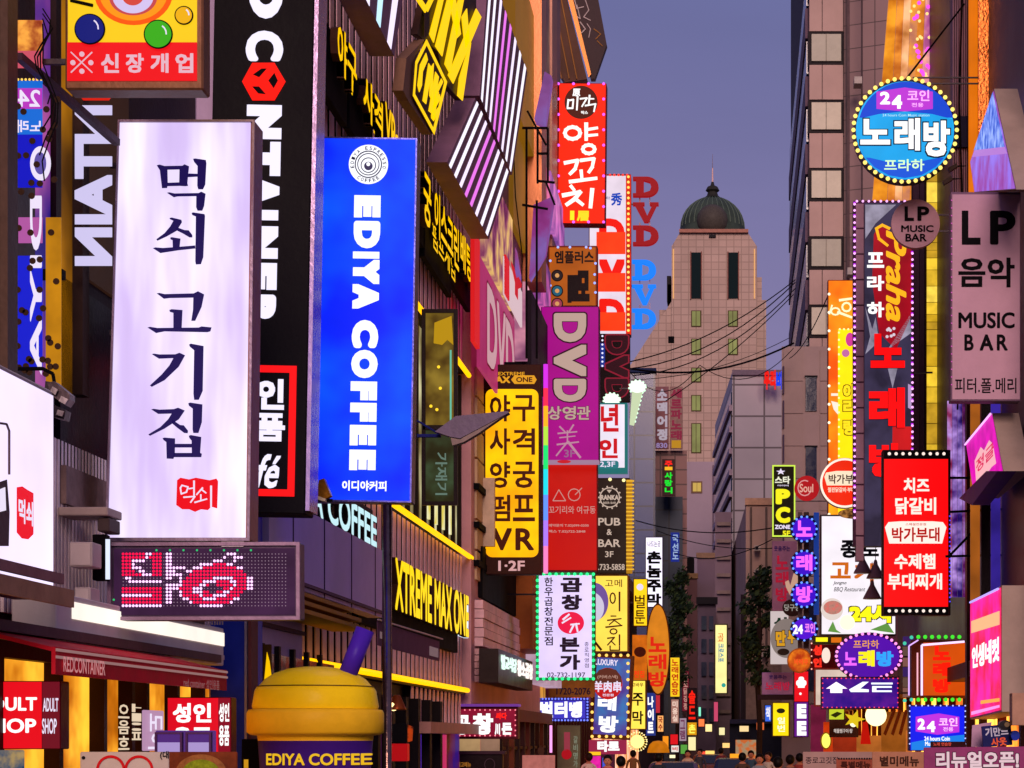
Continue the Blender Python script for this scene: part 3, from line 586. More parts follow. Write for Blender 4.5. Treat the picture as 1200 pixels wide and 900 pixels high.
# ---------------------------------------------------------------- B: coffee shop + slatted arcade building
fb = facade('coffee_shop_building', 'pale mauve panelled building front behind the blue coffee sign', 21.5, 25.15, XL, 24, paint('#b8a0c4', .55, .15, .8))
on(fb, MB().box(XL + .01, XL + .22, 22.4, 29.6, 4.0, 5.0), 'mauve_panel', paint('#cdb4da', .5, .15, .8))
for k in range(4): on(fb, MB().box(XL + .221, XL + .23, 23.6 + k * 1.8, 23.63 + k * 1.8, 4.0, 5.0), 'panel_joint', paint('#4a3448'))
on(fb, MB().box(XL + .23, XL + .27, 22.4, 29.6, 4.05, 4.09), 'panel_trim', paint('#5a3c58'))
for k, z_ in enumerate((3.5, 3.9, 5.3)): wallbox(fb, XL, 22.4, 25.1, z_, z_ + .05, 'joint_rail', paint('#4a3448'), .05)
for py in (704, 716, 728):
    Ya = 22.5; wallbox(fb, XL, Ya, 27, zz(py, 350, XL) - .02, zz(py, 350, XL) + .03, 'rail', paint('#a8701c', .5, .2), .3 + .1 * (py - 704) / 12)
wallbox(fb, XL, 22.4, 27, 2.1, 3.2, 'upper_glazing', glass('#241a22'), .03)
for k in range(5): wallbox(fb, XL, 22.8 + k * .8, 22.9 + k * .8, 2.1, 3.3, 'mullion', paint('#1c1418'), .06)
s = Sign('wall_lettering', 'white lit coffee lettering on dark band behind the blue sign', 'lettering', (334, 585, 436, 640), X=XL + .14)
s.box(334, 530, 440, 602, paint('#15182c', .5), .04, .08, 'backing'); s.tx('EDIYA COFFEE', 312, 530, 436, 577, lit('#bfe8f0', 1.1), bold=.04, d=.06, ext=True, lay=1)
fs = facade('arcade_building', 'dark arcade building clad in thin vertical metal slats', 25.2, 41.2, XL - .3, 30, paint('#141016', .5, .2))
X = XL - .3
SL = paint('#e4b8c8', .45, .2, 1.5, 0)
slme = {}
def slats(Ya, Yb, z0, z1, pitch=.22, wd=.075):
    k = (round(z0, 2), round(z1, 2)); y = Ya        # dark box rail with a pale face strip
    while y < Yb:
        if k not in slme:
            o = on(fs, MB().box(X + .002, X + .13, y, y + wd, z0, z1).box(X + .131, X + .145, y + .005, y + wd - .005, z0, z1), 'slat', paint('#1a1014', .6)); o.data.materials.append(SL)
            for p_ in list(o.data.polygons)[6:]: p_.material_index = 1
            slme[k] = (o, y)
        else:
            c = slme[k][0].copy(); COL.objects.link(c); c.parent = fs; c.location = (0, y - slme[k][1], 0)
        y += pitch
ztop = 22
slats(25.25, 41.0, 3.28, 5.95, .47, .29)
slats(25.3, 41.0, 9.9, ztop, .47, .28)
slats(34.6, 40.9, 2.5, 3.15, .5, .27)
on(fs, MB().box(X + .02, X + .5, 34.5, 41, 2.3, 2.5), 'lower_ledge', paint('#a87a70', .5))
wallbox(fs, X, 25.2, 41.2, 3.12, 3.26, 'trim', paint('#2a1c20'), .2)
wallbox(fs, X, 25.2, 41.2, 9.75, 9.9, 'trim', paint('#2a1c20'), .2)
YN = glow('#ffb400', 1.5)
for z_, Y0, Y1 in ((3.2, 25.3, 41.0), (5.98, 25.3, 41.6), (9.72, 25.3, 41.2)):
    t_ = on(fs, MB().tube((X + .27, Y0, z_), (X + .27, Y1, z_), .05, 8), 'neon_tube', YN); 
# glazed band between
wallbox(fs, X, 33.6, 41.1, 6.1, 9.7, 'glazing', lit('#7a6018', .7, .5, .8, h2='#d8d0a0'), .04)
for k in range(9): wallbox(fs, X, 33.6 + k * .93, 33.72 + k * .93, 6.1, 9.7, 'mullion', paint('#1c1410'), .12)
for k in range(4): wallbox(fs, X, 36.6 + k * .93 * 1.0 + .18, 37.2 + k * .93, 6.3, 9.5, 'lit_blind', lit('#f4f8dc', 1.1, .2, 1.2, h2='#c8b840'), .08)
# casement window standing open
s = Sign('casement_window', 'tall brown framed window standing open from the slatted front', 'window', (494, 362, 536, 592), Y=34.6)
s.frame(494, 362, 536, 592, 4.5, paint('#1c1014', .4), f=0, d=.08); s.box(498, 366, 532, 498, lit('#6a4a10', .5, .5, 1.6, h2='#a88a30'), .03, .02, 'pane', 0); s.box(498, 504, 532, 588, lit('#3c3818', .5, .4, 1.6, h2='#486040'), .03, .02, 'pane', 0)
s.box(495, 498, 535, 504, paint('#1c1014', .4), .0, .07, 'rail'); s.poly([(509, 378), (529, 370), (531, 404), (524, 398), (518, 404), (508, 402)], lit('#c89a10', .8), lay=-3, name='hanging_shirt')
s.face(527, 410, 529, 500, lit('#70d0b0', .8), lay=-3, name='glass_edge'); s.tx('가재기', 510, 530, 524, 580, lit('#80a090', .5), rot=90, lay=-3)
s.bulbs([(505, 476), (512, 480), (516, 455), (514, 430)], 2, lit('#ffd030', 1.3), lay=-3)
# lower entrance under the slats
en = empty('entrance', (X, 30, 0), label='dark glass arcade entrance with coloured light inside', cat='entrance')
on(en, MB().box(X + .05, X + .1, 31, 41, .1, 2.3), 'interior', glow('#7a1c10', .7, .8, scale=.9, h2='#2a1068'))
for k, cc in enumerate(('#f0c0a0', '#3c18a0', '#e87820', '#6a2ad0', '#ffd070', '#3018c0', '#c03060')):
    on(en, MB().box(X + .12, X + .2, 34.6 + k * .62, 34.75 + k * .62, .1, 2.28), 'light_column', lit(cc, 1.0))
for k in range(6): on(en, MB().box(X + .12, X + .3, 30.5 + k * 1.3, 30.75 + k * 1.3, .1, 2.9), 'jamb', paint('#120c10'))
# texts on slats
s = Sign('channel_letters', 'yellow lit english arcade name in channel letters on black band', 'lettering', (432, 640, 544, 745), X=X + .34)
s.box(425, 632, 540, 729, BLACK, .06, .1, 'backing')
s.tx('XTREME MAX ONE', 455, 652, 543, 715, lit('#ffd400', 1.15), bold=.05, ext=True, d=.1, lay=1)
s.box(541.5, 700, 549, 745, lit('#dff0ff', 1.1, .3, 9), .0, .1, 'end_panel')
s = Sign('channel_letters', 'yellow lit hangul letters on black backing above the blue sign', 'lettering', (384, 20, 478, 90), X=X + .42)
LY = lit('#ffc400', 1.1)
s.tx('야구', 386, 22, 409, 78, LY, bold=.03, ext=True, d=.1, lay=1); s.box(383, 18, 411, 104, BLACK, .05, .1, 'backing')
s.tx('사격', 417, 82, 440, 131, LY, bold=.03, ext=True, d=.1, lay=1); s.box(414, 72, 441, 150, BLACK, .05, .1, 'backing')
s.tx('/', 411, 66, 415, 110, LY, bold=.02, lay=1); s.tx('/', 437, 112, 441, 155, LY, bold=.02, lay=1)
s.tx('VR', 443, 118, 456, 165, LY, bold=.03, ext=True, d=.1, lay=1); s.tx('/양궁', 458, 143, 482, 185, LY, bold=.02, lay=1)
s = Sign('channel_letters', 'lower yellow hangul letters running beside the blue sign edge', 'lettering', (488, 195, 556, 280), X=X + .42)
s.tx('궁', 489, 198, 498, 258, LY, bold=.03, ext=True, d=.1, lay=1); s.box(487, 192, 500, 270, BLACK, .05, .1, 'backing')
s.tx('이스크린', 502, 218, 531, 272, LY, bold=.03, ext=True, d=.1, lay=1); s.tx('펌프게임', 503, 258, 530, 288, LY, bold=.02, d=.05, lay=1); s.box(501, 208, 532, 300, BLACK, .05, .1, 'backing')
s.tx('배팅장', 533, 268, 553, 312, LY, bold=.03, ext=True, d=.1, lay=1); s.box(532, 256, 554, 330, BLACK, .05, .1, 'backing')
# white / pink striped light panels
def stripes(name, label, quad, n, X, cols, back, border=None, d=.35):
    s = Sign(name, label, 'light panel', (min(q[0] for q in quad), min(q[1] for q in quad), max(q[0] for q in quad), max(q[1] for q in quad)), X=X)
    a, b, c, e = quad          # left-top, left-bottom, right-bottom, right-top (stripes run top to bottom)
    m = MB().prism([s.l(*q) for q in quad], .0, d); m.build('casing', back, s.root)
    for i in range(n):
        t = (i + .5) / n; t0 = t - .17 / n; t1 = t + .17 / n
        L = lambda p, q, u: (p[0] + (q[0] - p[0]) * u, p[1] + (q[1] - p[1]) * u)
        s.poly([L(a, e, t0), L(b, c, t0), L(b, c, t1), L(a, e, t1)], glow(cols[i % len(cols)], 1.05), name='light_stripe')
    return s
BK = paint('#84607a', .5, .2, 3)
stripes('striped_panel', 'upper dark panel with slanting white and pink light stripes', [(573, -40), (562, 112), (600, 205), (618, 85)], 8, X + .95, ['#f4ecff', '#f4ecff', '#f0e0ff', '#e070e0', '#e070e0', '#f0e0ff', '#f4ecff', '#f4ecff'], BK)
stripes('striped_panel', 'lower diamond panel with slanting white and pink light stripes', [(557, 115), (524, 190), (573, 280), (597, 205)], 8, X + 1.0, ['#f4ecff', '#f4ecff', '#f0e0ff', '#e070e0', '#e070e0', '#f0e0ff', '#f4ecff', '#f4ecff'], BK)
stripes('striped_panel', 'pale blue and white light stripes at the top beside the channel letters', [(422, -70), (424, -10), (462, 66), (478, -40)], 3, X + .95, ['#f0e6ff', '#c0e8ff', '#f0e0ff'], BK)
# yellow ANY / ONE logo
s = Sign('logo_sign', 'big yellow lit zone logo with slanted english letters over the arcade', 'sign', (486, -60, 560, 120), X=X + 1.0)
s.polys([[(497, -60), (502, -60), (503, 40), (497, 45)]], BROWN, name='bracket')
YF = lit('#ffcc00', 1.15); YB = paint('#6a4426', .5, .2)
K = [([(503, 38), (519, -20), (523, -20), (508, 48)], YF), ([(508, 50), (533, -20), (540, -20), (514, 58)], YF), ([(524, -20), (531, -20), (533, 32), (529, 60)], YF), ([(519, 82), (530, 20), (536, -20), (541, -20), (524, 92)], YF)]
s.polys([[(492, 40), (506, -25), (560, -25), (561, 20), (543, 118), (522, 95), (516, 60)]], paint('#3a2620', .5), lay=-28, d=.1, name='backing')
s.polys([[(502, 40), (518, -20), (523, -20), (507, 50)], [(509, 54), (528, -20), (534, -20), (517, 66)], [(523, -10), (530, -20), (539, 40), (534, 45)], [(520, 75), (540, -20), (546, -20), (526, 86)], [(540, 20), (546, 10), (549, 48), (544, 58)], [(524, 88), (557, 10), (563, 20), (530, 98)], [(537, 92), (546, 62), (551, 50), (541, 118), (535, 112)]], YF, lay=2, d=.012, name='logo_letters')
s.polys([[(480, -20), (500, 10), (497, 15), (480, -10)], [(498, 6), (512, -20), (516, -20), (500, 14)]], YF, lay=2, d=.012, name='logo_letters')
s = Sign('logo_sign', 'yellow diamond logo sign with english letters in the middle of the slats', 'sign', (474, 45, 524, 160), X=X + 1.05)
s.polys([[(499, 48), (484, 75), (482, 112), (508, 158), (523, 98)]], BROWN, lay=1, d=.004, name='face'); s.polys([[(499, 46), (478, 68), (474, 106), (480, 118), (507, 158), (509, 156), (484, 112), (486, 76)]], paint('#7a5a48', .5), lay=-34, d=.15, name='casing')
def outl(s, P_, wd, mat, lay=2, name='outline'):
    c_ = (sum(p[0] for p in P_) / len(P_), sum(p[1] for p in P_) / len(P_)); Q = [(p[0] + (c_[0] - p[0]) * wd, p[1] + (c_[1] - p[1]) * wd) for p in P_]
    return s.polys([[P_[i], P_[(i + 1) % len(P_)], Q[(i + 1) % len(P_)], Q[i]] for i in range(len(P_))], mat, lay, .006, name)
outl(s, [(499, 46), (486, 72), (483, 112), (508, 158), (523, 96)], .13, YF)
s.polys([[(491, 76), (498, 62), (500, 70), (494, 84), (493, 100), (490, 108), (488, 100)], [(494, 118), (501, 74), (505, 80), (498, 122)], [(503, 80), (507, 74), (505, 118), (502, 112)], [(501, 130), (509, 84), (513, 90), (506, 134)], [(510, 104), (516, 92), (518, 96), (512, 108)], [(507, 122), (514, 110), (515, 116), (508, 128)], [(504, 138), (512, 126), (513, 130), (507, 142)], [(507, 142), (513, 108), (509, 106), (504, 136)]], YF, lay=3, d=.006, name='logo_letters')

# steel column with reflections in front of slats
s = Sign('steel_column', 'polished steel column in front of the slatted arcade', 'column', (446, 585, 461, 900), Y=24.0)
a_, b_, c_, e_ = s.R(446, 585, 461, 900); MB().lathe([(.058, 0 - s.o.z), (.058, e_)], 16).build('shaft', paint('#8a6a60', .12, .4, 3, .95), s.root, smooth=True)
s = Sign('cloth_banner', 'faded mauve cloth banner on a horizontal pole by the arcade', 'banner', (443, 725, 516, 768), X=XL + .9)
s.box(443, 728, 515, 756, paint('#6a4456', .8, .2, 4), .0, .015, 'cloth', 0); s.stroke([(441, 726), (517, 749)], 2.2, paint('#c8a8a8', .4), lay=1, name='pole'); s.face(445, 740, 453, 748, lit('#a08088', .4), name='print'); s.face(503, 757, 513, 768, lit('#a08088', .4), name='print')
# lantern spot lamps below
s = Sign('spot_lamp', 'copper spot lamp glowing under the arcade ledge', 'lamp', (452, 812, 478, 832), Y=26.5)
MB().lathe([(.03, .2), (.05, .19), (.12, .03), (.13, 0)], 14, s.l(465, 0)[:1] + (0,)).build('shade', paint('#8a3c14', .35, .2, 4, .6), s.root, smooth=True)
q = s.l(462, 828); MB().ball((q[0], -.05, q[1]), .06, 10, 6).build('bulb', glow('#ffd890', 2.2), s.root)
s = Sign('menu_box', 'black and red lit menu box by the arcade entrance', 'box', (453, 848, 482, 892), Y=26)
s.box(453, 848, 476, 871, BLACK, 0, .2); s.box(453, 871.5, 477, 892, lit('#b80c14', .8), 0, .2, 'red_panel'); s.poly([(477.5, 849), (484, 852), (483, 868), (477.5, 870)], lit('#d84810', .9, .5, 12, h2='#301008'), lay=-2, name='side_panel')
# giant takeaway cup
cup = empty('giant_cup', (0, 0, 0), label='giant yellow and purple takeaway coffee cup with domed lid', cat='advertising cup'); cup.location = (W(370, 0, 20.6).x, 20.6, .0)
u = 20.6 / FP; YL = paint('#ffd818', .28, .12, 1.5); PU = paint('#3a1878', .5, .15, 1.5)
zc = lambda py: CH + (CY - py) * u
q_ = u
MB().lathe([(50 * q_, 0), (66 * q_, zc(868))], 48).build('cup_body', PU, cup, smooth=True)
MB().lathe([(66 * q_, zc(868)), (67 * q_, zc(862)), (75 * q_, zc(861)), (79 * q_, zc(858)), (79 * q_, zc(836)), (77 * q_, zc(832)), (70 * q_, zc(831))], 48).build('lid_rim', paint('#f0bc24', .4, .12), cup, smooth=True)
MB().lathe([(72 * q_, zc(831)), (73 * q_, zc(828)), (70 * q_, zc(810)), (67 * q_, zc(805)), (65 * q_, zc(804)), (58 * q_, zc(796)), (47 * q_, zc(789)), (32 * q_, zc(784)), (15 * q_, zc(781.5)), (0.01, zc(781))], 48).build('lid_dome', YL, cup, smooth=True)
MB().lathe([(66 * q_, zc(806)), (68 * q_, zc(805)), (66 * q_, zc(804))], 48).build('lid_seam', paint('#6a5008', .5), cup)
MB().tube((36 * q_, -.1, zc(800)), (59 * q_, -.05, zc(738)), 11 * q_, 16).build('straw', paint('#40209c', .35, .1), cup, smooth=True)
s = Sign('cup_lettering', 'yellow english coffee lettering across the giant purple cup', 'lettering', (306, 878, 435, 900), Y=20.0)
tx_ = s.tx('EDIYA COFFEE', 307, 883, 424, 897, lit('#f0bc20', .95), bold=.045, lay=0)
for vtx in tx_.data.vertices:      # wrap the lettering round the cup
    xx = vtx.co.x + s.o.x - cup.location.x; vtx.co.y += .6 - math.sqrt(max(.0, (66.5 * q_) ** 2 - xx ** 2)) - .003
s.root['category'] = 'lettering'
# items on brown bars beside cup
s = Sign('wall_lamp', 'small warm up-light glowing behind the giant cup', 'lamp', (291, 845, 315, 858), Y=22.9); s.box(293, 848, 315, 858, paint('#8a4a10', .4), 0, .15, 'housing'); s.face(294, 846, 310, 853, glow('#ffb030', 1.8), name='diffuser')
s = Sign('window_display', 'yellow drinks poster in the window beside the blue pillar', 'poster', (291, 755, 322, 806), Y=22.8); s.box(291, 755, 318, 806, paint('#4a3010', .5), .0, .03); s.poly([(294, 806), (297, 762), (303, 762), (304, 806)], lit('#a8a020', .8), name='bottle_print'); s.poly([(309, 806), (313, 764), (316, 775), (318, 790), (322, 806)], lit('#ffc400', 1.0), name='drink_print'); s.disc(298, 773, 5, WHT2, lay=2)
s = Sign('black_box', 'black electrical cabinet beside the giant cup', 'cabinet', (282, 864, 308, 930), Y=21.3); s.box(283, 866, 306, 930, BLACK, 0, .3); s.face(286, 890, 291, 900, lit('#e0a020', .8), name='handle')

# ---------------------------------------------------------------- projecting signs, near to far
# 1 yellow / red food sign top left
s = Sign('projecting_sign', 'yellow and red lightbox with coloured balls at top left corner', 'sign', (77, -70, 236, 102), Y=15.6)
s.box(76, -70, 238, 105, paint('#7a5038', .45, .3, 5, .3), 0, .22, 'casing', .015); s.face(80, -68, 231, 50, glow('#f0c41c', .95, .08)); s.face(79, 50, 231, 95, glow('#e8141c', .95, .08), name='red_band')
s.disc(157, -8, 46, lit('#ff5a10', .95), ry=38, lay=2); s.disc(157, -8, 40, lit('#ff9a18', .95), ry=33, lay=3); s.disc(157, -2, 28, lit('#c84a50', .95), ry=21, lay=4); s.disc(157, -3, 24, lit('#d8c8f4', .95), ry=20, lay=5); s.disc(157, -4, 13, lit('#d84a40', .95), ry=12, lay=6)
for cx_, cy_, r_, c1 in ((107, 36, 18, '#141c78'), (187, 42, 17, '#3cb01c'), (217, 20, 11, '#f4b414')):
    s.disc(cx_, cy_, r_, BLACK, lay=7); s.disc(cx_, cy_, r_ - 1.5, lit(c1, .95), lay=8); s.stroke([(cx_ + r_ * .6 * math.cos(t), cy_ + r_ * .6 * math.sin(t)) for t in (-1, -.7, -.3, .1)], 1.8, WHT2, lay=9, name='highlight_print')
s.stroke([(84, 2), (110, 8)], 4, BLACK, lay=2)
PK = lit('#e8b8c8', .95)
s.stroke([(84, 62), (109, 86)], 1.6, PK, lay=2); s.stroke([(109, 62), (84, 86)], 1.6, PK, lay=2)
for p in ((96.5, 64), (96.5, 84), (86, 74), (107, 74)): s.disc(p[0], p[1], 3, PK, lay=2)
for ch, x_ in zip('신장개업', (119, 148, 177, 206)): s.tx(ch, x_, 63, x_ + 21, 86, PK, bold=.05)
s.arms(-1, (.2,))
# 2 white sign with five characters
DK = lit('#2c1c6c', .55)
s = Sign('projecting_sign', 'tall white lightbox with five dark violet characters and red stamp', 'sign', (125, 141, 294, 634), Y=17.5)
MB().prism([s.l(139, 141), s.l(299, 141), s.l(293, 634), s.l(124, 634)], 0, .3).build('casing', paint('#7c4a4a', .35, .25, 5, .35), s.root, bevel=.012); s.poly([(141, 144), (294, 144), (288, 630), (127, 630)], glow('#dcc4fa', .95, .14, scale=1.1, stretch=(2.2, 1, .35), h2='#f6ecff'), d=.006, name='face'); MB().prism([s.l(143, 150), s.l(292, 150), s.l(286, 626), s.l(129, 626)], .303, .31).build('back_face', glow('#e8d8ff', 1.0), s.root)
s.polys([[(139, 141), (299, 141), (299, 143.5), (139, 143.5)], [(124, 630.5), (293, 630.5), (293, 634), (124, 634)], [(139, 143.5), (141, 143.5), (126.5, 630.5), (124, 630.5)], [(296, 143.5), (299, 143.5), (293, 630.5), (290, 630.5)]], paint('#8c7a90', .3, .1, 4, .5), d=.02, name='frame')
O = lambda L_, ox, oy, k=6.0, dx=0: [[(ox + x / k + dx * ((oy + y / k) - 386), oy + y / k) for x, y in P_] for P_ in L_]
g1 = [[(145, 145), (165, 140), (200, 150), (325, 148), (340, 138), (372, 152), (360, 270), (365, 290), (345, 292), (305, 290), (220, 292), (217, 305), (182, 306), (167, 180)]]
g1h = [[(222, 178), (305, 176), (303, 265), (224, 268)]]
g2 = [[(400, 100), (415, 97), (490, 108), (494, 130), (486, 280), (470, 314), (437, 314), (430, 290), (432, 150), (408, 122)],
      [(355, 205), (375, 203), (432, 205), (432, 225), (378, 228), (357, 228)],
      [(216, 338), (235, 335), (270, 343), (440, 340), (458, 330), (488, 345), (478, 430), (465, 464), (432, 464), (422, 440), (423, 362), (290, 364), (265, 370)],
      [(390, 480), (400, 476), (480, 488), (484, 500), (472, 790), (455, 840), (420, 842), (416, 820), (420, 505), (395, 495)],
      [(234, 516), (250, 512), (318, 528), (322, 545), (285, 605), (215, 645), (150, 675), (142, 665), (200, 622), (240, 575), (262, 535), (240, 525)],
      [(285, 580), (340, 600), (370, 602), (395, 635), (395, 652), (375, 652), (330, 625), (280, 600)],
      [(240, 654), (250, 650), (312, 660), (305, 722), (258, 725), (256, 672), (242, 665)],
      [(118, 728), (135, 722), (190, 726), (300, 718), (415, 708), (416, 730), (300, 742), (170, 762), (160, 755)]]
# note: traced stroke outlines of the sign's own lettering
lean = -0.0
s.polys(O(g1, 160, 170), DK, lay=2, name='lettering'); s.polys(O(g1h, 160, 170), lit('#f0e2ff', 1.0), lay=3, name='letter_gap'); s.polys(O(g2, 160, 170), DK, lay=2, name='lettering')
g3 = [[(144, 145), (165, 142), (200, 150), (405, 145), (435, 130), (478, 152), (460, 240), (415, 338), (388, 338), (400, 260), (402, 175), (235, 178), (195, 183)],
      [(233, 262), (250, 256), (326, 262), (320, 390), (262, 390), (262, 282), (238, 275)],
      [(80, 385), (98, 380), (150, 388), (440, 385), (460, 377), (530, 384), (522, 412), (500, 418), (200, 412), (140, 424)],
      [(372, 505), (385, 498), (474, 515), (468, 830), (440, 893), (408, 893), (403, 850), (408, 545), (378, 520)],
      [(110, 572), (125, 568), (165, 574), (275, 573), (305, 562), (344, 580), (300, 660), (200, 755), (110, 802), (97, 792), (180, 715), (235, 650), (262, 600), (160, 604)]]
s.polys(O(g3, 160, 320), DK, lay=2, name='lettering')
g4 = [[(366, 78), (380, 72), (466, 85), (462, 210), (438, 286), (402, 286), (397, 260), (398, 115), (372, 95)],
      [(106, 120), (125, 116), (165, 122), (265, 118), (295, 108), (342, 128), (300, 190), (200, 255), (97, 306), (86, 296), (170, 245), (225, 190), (250, 150), (155, 152)],
      [(258, 195), (310, 230), (335, 232), (365, 270), (362, 288), (338, 286), (290, 250), (245, 212)],
      [(186, 322), (200, 318), (274, 324), (272, 440), (262, 468), (215, 466), (212, 350), (192, 335)],
      [(370, 306), (384, 300), (458, 314), (450, 425), (462, 432), (458, 456), (392, 456), (390, 340), (375, 322)],
      [(270, 362), (392, 362), (392, 388), (270, 388)], [(262, 426), (395, 426), (395, 456), (262, 456)]]
s.polys(O(g4, 160, 460), DK, lay=2, name='lettering')
s.poly([(208, 563), (212, 560), (222, 562), (230, 560), (246, 563), (254, 561), (256, 564), (255, 596), (248, 594), (244, 598), (236, 597), (229, 600), (222, 597), (214, 597), (207, 592)], lit('#f00a1c', .95), lay=2, name='stamp')
s.brush([([(212, 572), (213, 579), (219, 577), (221, 571), (214, 569), (212, 572)], 1.8), ([(228, 564), (228, 582)], 2), ([(222, 573), (228, 572)], 1.6), ([(216, 583), (229, 582), (224, 589)], 1.8), ([(238, 572), (231, 580)], 1.8), ([(237, 574), (242, 578)], 1.8), ([(229, 589), (243, 585)], 1.8), ([(236, 580), (236, 586)], 1.6), ([(248, 570), (248, 595)], 2.2)], WHT2, lay=3, name='stamp_lettering')
s.box(240, 632.5, 262, 637, ALU, .1, .1, 'mount'); s.arms(-1, (.12, .5, .9))
# 3 LED matrix
s = Sign('led_display', 'wide LED dot matrix showing a red pig face', 'LED display', (127, 636, 353, 727), Y=17.2, roll=math.radians(-.15))
s.box(127, 636, 352, 727, paint('#4a3850', .4, .2, 4, .3), .0, .18, 'casing', .012); s.frame(127, 636, 352, 727, 4, paint('#8a7088', .35, .2, 4, .3), f=-.03, d=.035); s.face(134, 643, 346, 721, lit('#4c2850', .55, .3, 3), name='board')
grid = {}
def plot(P_, c_, th=0):
    P_ = [((x - 125) / 19.8, (y - 122) / 20.2) for x, y in P_]
    for a_, b_ in zip(P_, P_[1:]) if len(P_) > 1 else [(P_[0], P_[0])]:
        n_ = int(max(abs(a_[0] - b_[0]), abs(a_[1] - b_[1])) * 2) + 1
        for i in range(n_ + 1): grid[(round(a_[0] + (b_[0] - a_[0]) * i / n_), round(a_[1] + (b_[1] - a_[1]) * i / n_))] = c_
def fill(x0, y0, x1, y1, c_):
    for i in range(round((x0 - 125) / 19.8), round((x1 - 125) / 19.8) + 1):
        for j in range(round((y0 - 122) / 20.2), round((y1 - 122) / 20.2) + 1): grid[(i, j)] = c_
fill(125, 122, 350, 245, 'r'); fill(200, 185, 275, 225, None); fill(240, 165, 275, 185, None); fill(125, 320, 350, 420, 'r')
for i in range(49):
    for j in range(17):
        x, y = 125 + i * 19.8, 122 + j * 20.2
        if ((x - 655) / 195) ** 2 + ((y - 305 + (x - 655) * .12) / 122) ** 2 < 1: grid[(i, j)] = 'r'
        if ((x - 650) / 60) ** 2 + ((y - 325) / 22) ** 2 < 1: grid[(i, j)] = None
plot([(280, 125), (255, 145), (240, 165), (180, 165), (175, 185), (195, 205), (220, 205), (235, 225), (255, 245), (275, 245)], 'w')
plot([(135, 265), (155, 265)], 'w'); plot([(170, 285), (350, 285)], 'w'); plot([(125, 363), (275, 363)], 'w'); plot([(125, 425), (350, 425)], 'w')
for x_ in (375, 395): plot([(x_, 122), (x_, 265)], 'w'); plot([(x_, 305), (x_, 405)], 'w')
for L_ in ([(412, 225), (435, 205), (475, 205)], [(430, 245), (460, 245), (470, 270), (465, 295)], [(430, 305), (445, 305)], [(430, 325), (445, 325)], [(500, 225), (515, 225)], [(550, 210), (575, 205)], [(590, 188), (635, 188)], [(650, 170), (690, 168)], [(710, 150)], [(730, 130), (775, 130)], [(770, 150), (775, 172)], [(790, 150), (820, 150)], [(730, 188), (765, 188)], [(790, 208), (815, 210)], [(850, 270), (850, 330)], [(870, 270), (870, 330)], [(465, 345), (470, 365), (485, 385), (510, 387), (525, 405)], [(580, 428), (700, 428)], [(760, 408), (775, 388), (805, 388)], [(665, 268), (750, 268), (770, 290), (770, 310), (755, 330), (735, 348), (700, 365), (665, 368), (645, 385), (605, 388), (585, 368), (590, 310), (605, 290), (650, 288)], [(550, 325), (570, 325), (570, 345), (550, 345)]): plot(L_, 'w')
gp = {'w': [], 'r': [], 'o': []}
for i in range(49):
    for j in range(16): gp[grid.get((i, j)) or 'o'].append((145 + i * 3.96, 649.4 + j * 4.04))
s.bulbs(gp['w'], 1.75, lit('#ffc8ff', 1.6), lay=2, name='white_diodes'); s.bulbs(gp['r'], 1.75, lit('#ff1048', 1.3), lay=2, name='red_diodes'); s.bulbs(gp['o'], .75, lit('#a888a0', .7), lay=2, name='dark_diodes')
s.face(144, 648, 304, 712, lit('#4a1040', .35), name='diode_haze_backing') if False else None
s.bulbs([(184 + 15.8 * i, 645) for i in range(8)] + [(134, 703)], 1.4, lit('#30c070', 1.1), lay=2, name='status_lights')
s.face(260, 635, 286, 641, ALU, lay=3, name='clamp'); s.tx('02-0000-7777', 293, 636, 332, 641, lit('#8a7a88', .5), bold=.02, lay=8) if False else None
# 4 floodlights near left
s = Sign('floodlight', 'twin black floodlight on a bent arm over the white lightbox', 'floodlight', (44, 445, 90, 496), Y=15.2)
s.polys([[(56, 448), (62, 449), (64, 478), (57, 484), (54, 470)]], STEEL, lay=1, d=.05, name='bracket')
s.polys([[(62, 452), (70, 450), (88, 465), (88, 471), (83, 478), (66, 466)]], paint('#5a4c54', .3, .2, 4, .6), lay=1, d=.12, name='head'); s.polys([[(43, 466), (62, 474), (84, 484), (82, 495), (70, 492), (50, 476)]], paint('#2c2530', .3, .2, 4, .5), lay=3, d=.12, name='head')
s.polys([[(70, 457), (76, 461), (73, 467), (67, 463)], [(80, 468), (88, 472), (84, 478), (77, 474)], [(76, 484), (83, 486), (81, 492), (74, 490)]], ALU, lay=30, d=.01, name='lens')
MB().path([s.l(-60, 433)[:1] + (0,) + s.l(-60, 433)[1:], s.l(50, 432)[:1] + (0,) + s.l(50, 432)[1:], s.l(62, 438)[:1] + (0,) + s.l(62, 438)[1:], s.l(64, 450)[:1] + (0,) + s.l(64, 450)[1:]], .015, 6).build('arm', BLACK, s.root)
